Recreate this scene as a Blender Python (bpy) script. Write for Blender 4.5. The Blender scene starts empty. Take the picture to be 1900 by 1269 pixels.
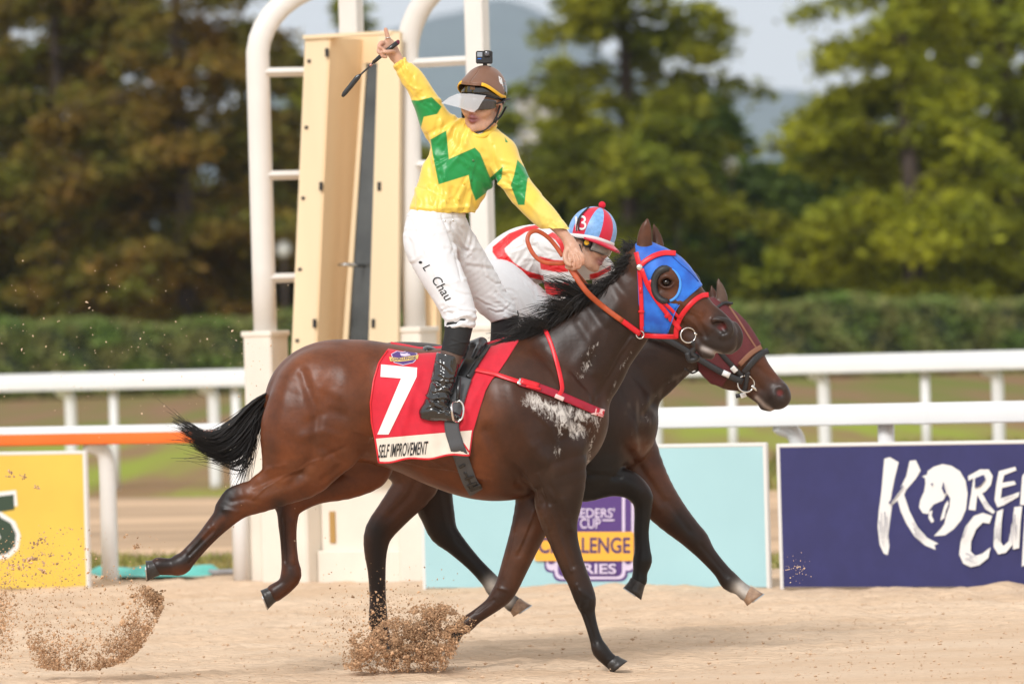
import bpy, bmesh, math, random
import numpy as np
from mathutils import Vector, Matrix
from mathutils.bvhtree import BVHTree
random.seed(7); RNG = np.random.default_rng(7)
SC = bpy.context.scene; COL = SC.collection
R_ = math.radians
# ------------------------------------------------------------------ camera, sky, sun, exposure
FPX = 10560.0                                   # focal length in pixels of the 1900 px wide photograph
CAMP = np.array([0.0, -26.4, 1.6])
_pitch = math.atan(34.5 / FPX)
CAMR = Matrix.Rotation(R_(90) - _pitch, 3, 'X') @ Matrix.Rotation(R_(-1.6), 3, 'Z')
cam_data = bpy.data.cameras.new('camera'); cam = bpy.data.objects.new('camera', cam_data); COL.objects.link(cam)
cam.matrix_world = Matrix.Translation(Vector(CAMP)) @ CAMR.to_4x4()
cam_data.sensor_width = 36; cam_data.lens = 36 * FPX / 1900; cam_data.clip_start = 0.5; cam_data.clip_end = 14000
cam_data.dof.use_dof = True; cam_data.dof.focus_distance = 26.3; cam_data.dof.aperture_fstop = 3.3
SC.camera = cam
SUN_EL, SUN_AZ = 40, 202                        # degrees; azimuth clockwise from +Y (away from the camera)
world = bpy.data.worlds.new('World'); SC.world = world; world.use_nodes = True
_n = world.node_tree; _bg = _n.nodes["Background"]; HAZE = True
_sky = _n.nodes.new('ShaderNodeTexSky'); _sky.sky_type = 'NISHITA'; _sky.sun_disc = False
_sky.sun_elevation = R_(SUN_EL); _sky.sun_rotation = R_(SUN_AZ); _sky.air_density = 1.0; _sky.dust_density = 1.0; _sky.ozone_density = 1.0
_hs = _n.nodes.new('ShaderNodeHueSaturation'); _hs.inputs['Saturation'].default_value = 0.10
_oc = _n.nodes.new('ShaderNodeMixRGB'); _oc.inputs['Fac'].default_value = 0.85; _oc.inputs[2].default_value = (5.5, 5.5, 5.5, 1)   # cloud deck over the sky
_n.links.new(_sky.outputs[0], _hs.inputs['Color']); _n.links.new(_hs.outputs[0], _oc.inputs[1]); _n.links.new(_oc.outputs[0], _bg.inputs['Color'])
_bg.inputs['Strength'].default_value = 0.15
sun_d = bpy.data.lights.new('sun', 'SUN'); sun = bpy.data.objects.new('sun', sun_d); COL.objects.link(sun)
sun_d.energy = 2.0; sun_d.angle = R_(18); sun_d.color = (1, 0.985, 0.965)
_sd = Vector((math.sin(R_(SUN_AZ)) * math.cos(R_(SUN_EL)), math.cos(R_(SUN_AZ)) * math.cos(R_(SUN_EL)), math.sin(R_(SUN_EL))))
sun.rotation_euler = _sd.to_track_quat('Z', 'Y').to_euler(); sun.location = (0, -10, 30)
SC.view_settings.view_transform = 'Standard'; SC.view_settings.look = 'None'; SC.view_settings.gamma = 1
SC.view_settings.exposure = 0.27; SC.view_settings.use_curve_mapping = False
SC.render.engine = 'CYCLES'
SC.cycles.use_denoising = True; SC.cycles.max_bounces = 8; SC.cycles.transparent_max_bounces = 16
SC.cycles.sample_clamp_indirect = 6
# ------------------------------------------------------------------ the photograph's pixel grid as a measuring aid
_CR = np.array(CAMR)
def ray(u, v):
    l = np.stack([np.asarray(u, float) - 950, 634.5 - np.asarray(v, float), np.full(np.shape(u), -FPX)], -1)
    return l @ _CR.T
def P(u, v, Y):
    d = ray(u, v); t = (np.asarray(Y, float) - CAMP[1]) / d[..., 1]
    return CAMP + d * t[..., None]
def G(u, v, z=0.0):
    d = ray(u, v); t = (z - CAMP[2]) / d[..., 2]
    return CAMP + d * np.asarray(t)[..., None]
class Space:                                    # (u, v) pixels and a depth w in pixels round a working distance -> metres
    def __init__(s, Y0): s.Y0 = Y0; s.k = (Y0 - CAMP[1]) / FPX
    def w(s, p):
        p = np.asarray(p, float); return P(p[..., 0], p[..., 1], s.Y0 + p[..., 2] * s.k)
S1 = Space(0.0); S2 = Space(1.1)
# ------------------------------------------------------------------ object helpers
def tag(o, label=None, cat=None, group=None, kind=None):
    if label: o['label'] = label
    if cat: o['category'] = cat
    if group: o['group'] = group
    if kind: o['kind'] = kind
    return o
def empty(name, loc, label=None, cat=None, group=None):
    o = bpy.data.objects.new(name, None); COL.objects.link(o); o.location = Vector(loc); o.empty_display_size = 0.1
    return tag(o, label, cat, group)
def link(name, me, mat=None, parent=None, smooth=True):
    if mat is not None:
        for m in (mat if isinstance(mat, (list, tuple)) else [mat]): me.materials.append(m)
    me.polygons.foreach_set('use_smooth', np.full(len(me.polygons), bool(smooth)))
    o = bpy.data.objects.new(name, me); COL.objects.link(o)
    if parent is not None:
        o.parent = parent; o.matrix_parent_inverse = Matrix.Translation(-parent.location)
    return o
def raw_mesh(name, V, F, col=None, mi=None):
    V = np.asarray(V, np.float32); me = bpy.data.meshes.new(name); me.vertices.add(len(V)); me.vertices.foreach_set('co', V.ravel())
    if isinstance(F, np.ndarray):
        n, k = F.shape; me.loops.add(n * k); me.loops.foreach_set('vertex_index', F.astype(np.int32).ravel())
        me.polygons.add(n); me.polygons.foreach_set('loop_start', np.arange(0, n * k, k, dtype=np.int32)); me.polygons.foreach_set('loop_total', np.full(n, k, np.int32))
    else:
        tot = np.array([len(f) for f in F], np.int32); flat = np.array([i for f in F for i in f], np.int32)
        me.loops.add(len(flat)); me.loops.foreach_set('vertex_index', flat); me.polygons.add(len(F))
        me.polygons.foreach_set('loop_start', np.concatenate([[0], np.cumsum(tot)[:-1]]).astype(np.int32)); me.polygons.foreach_set('loop_total', tot)
    if mi is not None: me.polygons.foreach_set('material_index', np.asarray(mi, np.int32))
    me.update(calc_edges=True); me.validate()
    if col is not None:
        a = me.color_attributes.new('Col', 'FLOAT_COLOR', 'POINT')
        c = np.ones((len(V), 4), np.float32); c[:, :col.shape[1]] = col; a.data.foreach_set('color', c.ravel())
    return me
class MB:                                       # collects simple solids into one mesh
    def __init__(s): s.V = []; s.F = []; s.M = []; s.n = 0
    def add(s, V, F, m=0):
        V = np.asarray(V, float); s.V.append(V); s.F += [tuple(int(i) + s.n for i in f) for f in F]; s.M += [m] * len(F); s.n += len(V); return s
    def box(s, lo, hi, m=0, Rm=None, o=(0, 0, 0), bev=0.0):
        lo, hi = np.array(lo, float), np.array(hi, float)
        if bev > 0:
            b = min(bev, 0.45 * float((hi - lo).min())); V = []; idx = {}
            for i in (0, 1):
                for j in (0, 1):
                    for k in (0, 1):
                        c = np.array([hi[0] if i else lo[0], hi[1] if j else lo[1], hi[2] if k else lo[2]]); sg = np.array([-1 if i else 1, -1 if j else 1, -1 if k else 1])
                        for a in range(3):
                            p = c + sg * b; p[a] = c[a]; idx[(i, j, k, a)] = len(V); V.append(p)
            Fs = []
            def q(a, s_):
                o1, o2 = [x for x in range(3) if x != a]; L = []
                for (x, y) in ((0, 0), (1, 0), (1, 1), (0, 1)):
                    t = [0, 0, 0]; t[a] = s_; t[o1] = x; t[o2] = y; L.append(idx[(*t, a)])
                Fs.append(L)
            for a in range(3): q(a, 0); q(a, 1)
            for a in range(3):
                o1, o2 = [x for x in range(3) if x != a]
                for x in (0, 1):
                    for y in (0, 1):
                        t0 = [0, 0, 0]; t0[o1] = x; t0[o2] = y; t1 = list(t0); t1[a] = 1
                        Fs.append([idx[(*t0, o1)], idx[(*t0, o2)], idx[(*t1, o2)], idx[(*t1, o1)]])
            for i in (0, 1):
                for j in (0, 1):
                    for k in (0, 1): Fs.append([idx[(i, j, k, a)] for a in range(3)])
            V = np.array(V); ctr = (lo + hi) / 2
            Fs2 = []
            for f in Fs:
                p = V[f]; nrm = np.cross(p[1] - p[0], p[2] - p[0])
                Fs2.append(f if nrm @ (p.mean(0) - ctr) > 0 else f[::-1])
            Fs = Fs2
        else:
            V = np.array([[x, y, z] for x in (lo[0], hi[0]) for y in (lo[1], hi[1]) for z in (lo[2], hi[2])])
            Fs = [(0, 1, 3, 2), (4, 6, 7, 5), (0, 4, 5, 1), (2, 3, 7, 6), (0, 2, 6, 4), (1, 5, 7, 3)]
        if Rm is not None: V = V @ np.array(Rm).T
        return s.add(V + np.array(o), Fs, m)
    def tube(s, pts, r, n=10, m=0, cap=True, flat=1.0, up=None):
        pts = np.asarray(pts, float); k = len(pts); r = np.broadcast_to(np.asarray(r, float), (k,))
        T = np.gradient(pts, axis=0); T /= np.linalg.norm(T, axis=1)[:, None] + 1e-12
        up = np.array([0, 1., 0]) if up is None else np.array(up, float)
        V = []
        for i in range(k):
            a = np.cross(T[i], up); la = np.linalg.norm(a)
            a = a / la if la > 1e-6 else np.array([1., 0, 0]); b = np.cross(a, T[i])
            th = np.arange(n) * 2 * math.pi / n
            V.append(pts[i] + r[i] * (np.cos(th)[:, None] * a + flat * np.sin(th)[:, None] * b))
        F = [(i * n + j, i * n + (j + 1) % n, (i + 1) * n + (j + 1) % n, (i + 1) * n + j) for i in range(k - 1) for j in range(n)]
        if cap: F += [tuple(range(n))[::-1], tuple((k - 1) * n + j for j in range(n))]
        return s.add(np.concatenate(V), F, m)
    def loft(s, rings, m=0, cap=True):
        n = len(rings[0]); k = len(rings)
        F = [(i * n + j, i * n + (j + 1) % n, (i + 1) * n + (j + 1) % n, (i + 1) * n + j) for i in range(k - 1) for j in range(n)]
        if cap: F += [tuple(range(n))[::-1], tuple((k - 1) * n + j for j in range(n))]
        return s.add(np.concatenate([np.asarray(r_, float) for r_ in rings]), F, m)
    def grid(s, A, m=0, close=False):
        A = np.asarray(A, float); a, b = A.shape[:2]
        F = [(i * b + j, (i + 1) * b + j, (i + 1) * b + j + 1, i * b + j + 1) for i in range(a - 1) for j in range(b - 1)]
        if close: F += [(i * b + b - 1, (i + 1) * b + b - 1, (i + 1) * b, i * b) for i in range(a - 1)]
        return s.add(A.reshape(-1, 3), F, m)
    def build(s, name, mat, parent=None, smooth=True, space=None, fix=True):
        V = np.concatenate(s.V)
        if space is not None: V = space.w(V)
        me = raw_mesh(name, V, s.F, mi=s.M)
        if fix:
            bm = bmesh.new(); bm.from_mesh(me); bmesh.ops.recalc_face_normals(bm, faces=bm.faces); bm.to_mesh(me); bm.free()
        return link(name, me, mat, parent, smooth)
def autosmooth(o, ang=35):
    me = o.data; me.set_sharp_from_angle(angle=R_(ang)); return o
def cr(pts, n=4):                               # Catmull-Rom resampling
    p = np.asarray(pts, float)
    if len(p) < 3:
        t = np.linspace(0, 1, n * (len(p) - 1) + 1)[:, None]; return p[0] + (p[-1] - p[0]) * t
    q = np.concatenate([[2 * p[0] - p[1]], p, [2 * p[-1] - p[-2]]]); out = []
    for i in range(len(p) - 1):
        a, b, c, d = q[i:i + 4]
        for t in np.arange(n) / n:
            out.append(0.5 * (2 * b + (c - a) * t + (2 * a - 5 * b + 4 * c - d) * t * t + (3 * b - a - 3 * c + d) * t ** 3))
    out.append(p[-1]); return np.array(out)
# ------------------------------------------------------------------ implicit modelling: tapered chains blended on a grid, meshed by surface nets
class Frame:                                    # a local frame (cm) inside the pixel space
    def __init__(s, o, ex, ey, sc):
        s.o = np.array(o, float); ex = np.array(ex, float); ex /= np.linalg.norm(ex); ey = np.array(ey, float); ey -= ex * (ey @ ex); ey /= np.linalg.norm(ey)
        s.R = np.stack([ex, ey, np.cross(ex, ey)], 1); s.sc = sc
    def to(s, p): return s.o + (np.asarray(p, float) @ s.R.T) * s.sc
def _seg(X, Y, Z, a, b, ax):
    ab = b[:3] - a[:3]; L2 = float(ab @ ab) + 1e-9
    t = np.clip(((X - a[0]) * ab[0] + (Y - a[1]) * ab[1] + (Z - a[2]) * ab[2]) / L2, 0, 1)
    q = a[4] + t * (b[4] - a[4]); D = [X - (a[0] + t * ab[0]), Y - (a[1] + t * ab[1]), Z - (a[2] + t * ab[2])]
    D[ax] = D[ax] / q
    return np.sqrt(D[0] ** 2 + D[1] ** 2 + D[2] ** 2) - (a[3] + t * (b[3] - a[3]))
class Field:
    def __init__(s, lo, hi, h):
        s.lo = np.array(lo, np.float32); s.h = h; s.n = np.ceil((np.array(hi) - s.lo) / h).astype(int) + 1
        s.ax = [(s.lo[i] + h * np.arange(s.n[i])).astype(np.float32) for i in range(3)]
        s.f = np.full(tuple(s.n), 60.0, np.float32); s.rec = []
    def sub(s, lo, hi):
        i0 = np.clip(np.floor((np.array(lo) - s.lo) / s.h).astype(int), 0, s.n); i1 = np.clip(np.ceil((np.array(hi) - s.lo) / s.h).astype(int) + 1, 0, s.n)
        return tuple(slice(a, b) for a, b in zip(i0, i1))
    def pts(s, sl): return s.ax[0][sl[0]][:, None, None], s.ax[1][sl[1]][None, :, None], s.ax[2][sl[2]][None, None, :]
    def chain(s, st, k=8, n=3, op='u', T=None, ax=2, col=None, q=1.0):
        st = [tuple(p) + (q,) * (5 - len(p)) for p in st]
        st = np.array(st, float)
        if len(st) == 1: st = np.repeat(st, 2, 0)
        elif len(st) > 2: st = cr(st, n)
        C = st[:, :3] if T is None else T.to(st[:, :3]); rr = st[:, 3] * (1 if T is None else T.sc) * np.maximum(1, st[:, 4])
        m = k + 26
        sl = s.sub((C - rr[:, None]).min(0) - m, (C + rr[:, None]).max(0) + m)
        if any(x.stop <= x.start for x in sl): return s
        d = np.full(s.f[sl].shape, 60.0, np.float32)
        for i in range(len(st) - 1):
            R2 = max(rr[i], rr[i + 1]) + m
            s2 = s.sub(np.minimum(C[i], C[i + 1]) - R2, np.maximum(C[i], C[i + 1]) + R2)
            s2 = tuple(slice(max(a.start, b.start), min(a.stop, b.stop)) for a, b in zip(s2, sl))
            if any(x.stop <= x.start for x in s2): continue
            X, Y, Z = s.pts(s2); sc = 1.0
            if T is not None:
                X, Y, Z = np.broadcast_arrays(X - T.o[0], Y - T.o[1], Z - T.o[2]); sc = T.sc
                X, Y, Z = [(X * T.R[0, c] + Y * T.R[1, c] + Z * T.R[2, c]) / sc for c in range(3)]
            dd = _seg(X, Y, Z, st[i], st[i + 1], ax) * sc
            l2 = tuple(slice(b.start - a.start, b.stop - a.start) for a, b in zip(sl, s2))
            d[l2] = np.minimum(d[l2], dd)
        f = s.f[sl]
        if op == 'u':
            h = np.clip(0.5 + 0.5 * (d - f) / k, 0, 1); s.f[sl] = d * (1 - h) + f * h - k * h * (1 - h)
        else:
            d = -d; h = np.clip(0.5 - 0.5 * (d - f) / k, 0, 1); s.f[sl] = d * (1 - h) + f * h + k * h * (1 - h)
        if col is not None: s.rec.append((st, T, ax, np.array(col, float)))
        return s
    def copy(s, off=0.0):
        c = Field.__new__(Field); c.lo, c.h, c.n, c.ax, c.rec = s.lo, s.h, s.n, s.ax, list(s.rec); c.f = s.f - off; return c
    def cut2d(s, d2):                            # keep where the 2D field over (u, v) is negative
        s.f = np.maximum(s.f, d2[:, :, None]); return s
    def uv(s): return np.meshgrid(s.ax[0], s.ax[1], indexing='ij')
    def colour(s, V, soft=6.0):
        acc = np.zeros((len(V), 3)); ws = np.zeros(len(V)) + 1e-9; D = []
        for st, T, ax, col in s.rec:
            L = V if T is None else ((V - T.o) @ T.R) / T.sc
            d = np.full(len(V), 1e3)
            for i in range(len(st) - 1): d = np.minimum(d, _seg(L[:, 0], L[:, 1], L[:, 2], st[i], st[i + 1], ax) * (1 if T is None else T.sc))
            D.append(d)
        mn = np.min(D, 0)
        for d, (st, T, ax, col) in zip(D, s.rec):
            w = np.exp(-(d - mn) / soft); acc += w[:, None] * col; ws += w
        return acc / ws[:, None]
    def mesh(s, smooth=1):
        f = s.f; S = f < 0
        c = [S[i:S.shape[0] - 1 + i, j:S.shape[1] - 1 + j, k:S.shape[2] - 1 + k] for i in (0, 1) for j in (0, 1) for k in (0, 1)]
        allv = c[0].copy(); anyv = c[0].copy()
        for x in c[1:]: allv &= x; anyv |= x
        act = anyv & ~allv; I = np.argwhere(act); cid = np.full(act.shape, -1, np.int32); cid[act] = np.arange(len(I))
        offs = np.array([(i, j, k) for i in (0, 1) for j in (0, 1) for k in (0, 1)])
        val = np.stack([f[I[:, 0] + o[0], I[:, 1] + o[1], I[:, 2] + o[2]] for o in offs], 1)
        acc = np.zeros((len(I), 3)); cnt = np.zeros(len(I))
        for a in range(8):
            for b in range(a + 1, 8):
                if np.abs(offs[a] - offs[b]).sum() != 1: continue
                va, vb = val[:, a], val[:, b]; m = (va < 0) != (vb < 0); t = np.where(m, va / np.where(m, va - vb, 1), 0)
                acc += m[:, None] * (offs[a] + t[:, None] * (offs[b] - offs[a])); cnt += m
        V = (I + acc / cnt[:, None]) * s.h + s.lo
        Fs = []
        def quads(ax):
            o1, o2 = (ax + 1) % 3, (ax + 2) % 3
            sa = [slice(None)] * 3; sb = [slice(None)] * 3; sa[ax] = slice(0, -1); sb[ax] = slice(1, None)
            A, B = S[tuple(sa)], S[tuple(sb)]; E = np.argwhere(A != B)
            ok = np.all((E[:, [o1, o2]] > 0) & (E[:, [o1, o2]] < np.array([S.shape[o1] - 1, S.shape[o2] - 1])), 1); E = E[ok]
            fl = A[E[:, 0], E[:, 1], E[:, 2]]
            def cell(d1, d2):
                q = E.copy(); q[:, o1] -= d1; q[:, o2] -= d2; return cid[q[:, 0], q[:, 1], q[:, 2]]
            Q = np.stack([cell(1, 1), cell(0, 1), cell(0, 0), cell(1, 0)], 1); Q[~fl] = Q[~fl][:, ::-1]; Fs.append(Q)
        for a in range(3): quads(a)
        Q = np.concatenate(Fs); Q = Q[(Q >= 0).all(1)]
        for _ in range(smooth): V = lap(V, Q, 0.5)
        return V, Q
def lap(V, Q, lam):
    a = Q.ravel(); b = np.roll(Q, -1, 1).ravel(); n = len(V); cnt = np.bincount(a, minlength=n) + np.bincount(b, minlength=n)
    S = np.stack([np.bincount(a, V[b, i], n) + np.bincount(b, V[a, i], n) for i in range(3)], 1)
    return V + lam * (S / np.maximum(cnt, 1)[:, None] - V)
def normals(V, Q):
    e1 = V[Q[:, 2]] - V[Q[:, 0]]; e2 = V[Q[:, 3]] - V[Q[:, 1]]; nf = np.cross(e1, e2); N = np.zeros_like(V)
    for c in range(4):
        for i in range(3): N[:, i] += np.bincount(Q[:, c], nf[:, i], len(V))
    return N / (np.linalg.norm(N, axis=1)[:, None] + 1e-12)
def pdist(u, v, line):                          # distance in the picture plane to a polyline
    line = np.asarray(line, float); d = np.full(np.shape(u), 1e9)
    for a, b in zip(line[:-1], line[1:]):
        ab = b - a; t = np.clip(((u - a[0]) * ab[0] + (v - a[1]) * ab[1]) / (ab @ ab + 1e-9), 0, 1)
        d = np.minimum(d, np.hypot(u - a[0] - t * ab[0], v - a[1] - t * ab[1]))
    return d
def inpoly(u, v, poly):
    poly = np.asarray(poly, float); c = np.zeros(np.shape(u), bool); q = np.roll(poly, 1, 0)
    for (x1, y1), (x2, y2) in zip(poly, q):
        if y1 == y2: continue
        c ^= ((y1 > v) != (y2 > v)) & (u < (x2 - x1) * (v - y1) / (y2 - y1) + x1)
    return c
def sdpoly(u, v, poly):
    d = pdist(u, v, list(poly) + [poly[0]]); return np.where(inpoly(u, v, poly), -d, d)
def sculpt(V, Q, lines, near=None):             # grooves (negative) and ridges (positive): (polyline, width, amount[, side])
    N = normals(V, Q)
    D = np.zeros(len(V))
    for L in lines:
        d = pdist(V[:, 0], V[:, 1], L[0]); w = np.exp(-(d / L[1]) ** 2) * L[2]
        if len(L) > 3: w = w * (V[:, 2] * L[3] > 0)
        D += w
    return V + N * D[:, None]
def sm(e0, e1, x): t = np.clip((x - e0) / (e1 - e0), 0, 1); return t * t * (3 - 2 * t)
def vnoise(P_, s, seed=0):                      # cheap smooth value noise in 3D
    p = np.asarray(P_, float) * s + 1000.0; i = np.floor(p).astype(np.int64); f = p - i; f = f * f * (3 - 2 * f); out = 0
    for a in (0, 1):
        for b in (0, 1):
            for c in (0, 1):
                x = (i[:, 0] + a) * 374761393 + (i[:, 1] + b) * 668265263 + (i[:, 2] + c) * 2147483647 + seed * 1013904223
                x = (x ^ (x >> 13)) * 1274126177 & 0xffffffff; x = (x ^ (x >> 16)) & 0xffff
                out = out + (x / 65535.0) * np.where(a, f[:, 0], 1 - f[:, 0]) * np.where(b, f[:, 1], 1 - f[:, 1]) * np.where(c, f[:, 2], 1 - f[:, 2])
    return out * 2 - 1
def bvh(V, Q): return BVHTree.FromPolygons([Vector(p) for p in V.tolist()], Q.tolist(), all_triangles=False)
def hit(b, u, v, side=-1):
    r = b.ray_cast(Vector((u, v, 500.0 * side)), Vector((0, 0, -side)))
    return None if r[0] is None else r[0].z
def strap(bs, line, width, thick, n=6, side=-1, lift=0.5, both=False, space=None, mb=None, m=0, default=0.0, smoothw=2):
    """a flat strap lying on the surface met behind a line drawn in the picture plane"""
    mb = mb or MB(); bs = bs if isinstance(bs, (list, tuple)) else [bs]
    for sd in ((-1, 1) if both else (side,)):
        c = cr(np.array(line, float), n); T = np.gradient(c, axis=0); T /= np.linalg.norm(T, axis=1)[:, None] + 1e-9; Nn = np.stack([-T[:, 1], T[:, 0]], 1)
        ws = np.full((len(c), 3), np.nan)
        for i in range(len(c)):
            for j, k in enumerate((-1, 0, 1)):
                p = c[i] + Nn[i] * k * width / 2; zz = [hit(b, p[0], p[1], sd) for b in bs]; zz = [z for z in zz if z is not None]
                if zz: ws[i, j] = (min(zz) if sd < 0 else max(zz))
        for i in range(len(c)):
            row = ws[i]; ok = ~np.isnan(row)
            if ok.any(): row[~ok] = row[ok].mean()
        idx = np.where(~np.isnan(ws[:, 0]))[0]
        if len(idx) == 0: ws[:] = default
        else:
            for j in range(3): ws[:, j] = np.interp(np.arange(len(c)), idx, ws[idx, j])
        mid = ws.mean(1); 
        for _ in range(smoothw): mid = np.convolve(np.pad(mid, 1, 'edge'), [.25, .5, .25], 'valid')
        ws = mid[:, None] + np.clip(ws - ws.mean(1)[:, None], -width, width)
        for _ in range(smoothw): 
            for j in range(3): ws[:, j] = np.convolve(np.pad(ws[:, j], 1, 'edge'), [.25, .5, .25], 'valid')
        A = []
        for i in range(len(c)):
            l = c[i] - Nn[i] * width / 2; r = c[i] + Nn[i] * width / 2; z0, z1 = ws[i, 0] + sd * lift, ws[i, 2] + sd * lift
            A.append([(l[0], l[1], z0), (l[0], l[1], z0 + sd * thick * .7), tuple(l * .85 + r * .15) + (z0 * .85 + z1 * .15 + sd * thick,),
                      tuple(l * .15 + r * .85) + (z0 * .15 + z1 * .85 + sd * thick,), (r[0], r[1], z1 + sd * thick * .7), (r[0], r[1], z1)])
        mb.loft(A, m)
    return mb
def sides(bs, line, width, thick, name, m, parent, space, **k):   # the same strap on the near and the far side of the animal
    for sd in (-1, 1): strap(bs, line, width, thick, side=sd, **k).build(name, m, parent, space=space)
def tri2d(polys):
    """fill closed outlines (px): list of polygons -> verts, tris"""
    from mathutils.geometry import tessellate_polygon
    V = []; F = []
    for p in polys:
        t = tessellate_polygon([[Vector((x, y, 0)) for x, y in p]]); o = len(V); V += [tuple(x) for x in p]; F += [tuple(i + o for i in f) for f in t]
    return np.array(V, float), F
def text2d(s, size=1.0, bold=0.0, xs=1.0, shear=0.0, space=1.0):
    """built-in font as flat triangles: x right, y down, baseline at 0, cap height about 0.7 size"""
    c = bpy.data.curves.new('lettering', 'FONT'); c.body = s; c.size = size; c.offset = bold; c.shear = shear; c.space_character = space; c.resolution_u = 4
    o = bpy.data.objects.new('lettering', c); COL.objects.link(o); dg = bpy.context.evaluated_depsgraph_get(); dg.update()
    me = bpy.data.meshes.new_from_object(o.evaluated_get(dg)); COL.objects.unlink(o); bpy.data.objects.remove(o)
    V = np.array([v.co[:2] for v in me.vertices]).reshape(-1, 2); F = [tuple(p.vertices) for p in me.polygons]; bpy.data.meshes.remove(me)
    V = V * np.array([xs, -1]); return V, F
def decal(V2, F, bs, name, mat, parent, space, step=5.0, lift=0.6, side=-1):
    """flat print draped on the surface behind it"""
    bm = bmesh.new(); vs = [bm.verts.new((x, y, 0)) for x, y in V2]
    for f in F:
        try: bm.faces.new([vs[i] for i in f])
        except ValueError: pass
    lo, hi = V2.min(0), V2.max(0)
    for ax in (0, 1):
        k = math.ceil(lo[ax] / step) * step
        while k < hi[ax]:
            g = bm.verts[:] + bm.edges[:] + bm.faces[:]; co = [0, 0, 0]; co[ax] = k; no = [0, 0, 0]; no[ax] = 1
            bmesh.ops.bisect_plane(bm, geom=g, plane_co=co, plane_no=no, dist=1e-4); k += step
    bs = bs if isinstance(bs, (list, tuple)) else [bs]; last = None; C = []
    for v in bm.verts:
        zz = [hit(b, v.co.x, v.co.y, side) for b in bs]; zz = [z for z in zz if z is not None]
        z = (min(zz) if side < 0 else max(zz)) if zz else last
        C.append((v.co.x, v.co.y, z)); last = z if z is not None else last
    C = [(a, b, (last if c is None else c) + side * lift) for a, b, c in C]
    W = space.w(np.array(C))
    for v, w_ in zip(bm.verts, W): v.co = w_
    me = bpy.data.meshes.new(name); bm.to_mesh(me); bm.free(); return link(name, me, mat, parent)
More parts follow.
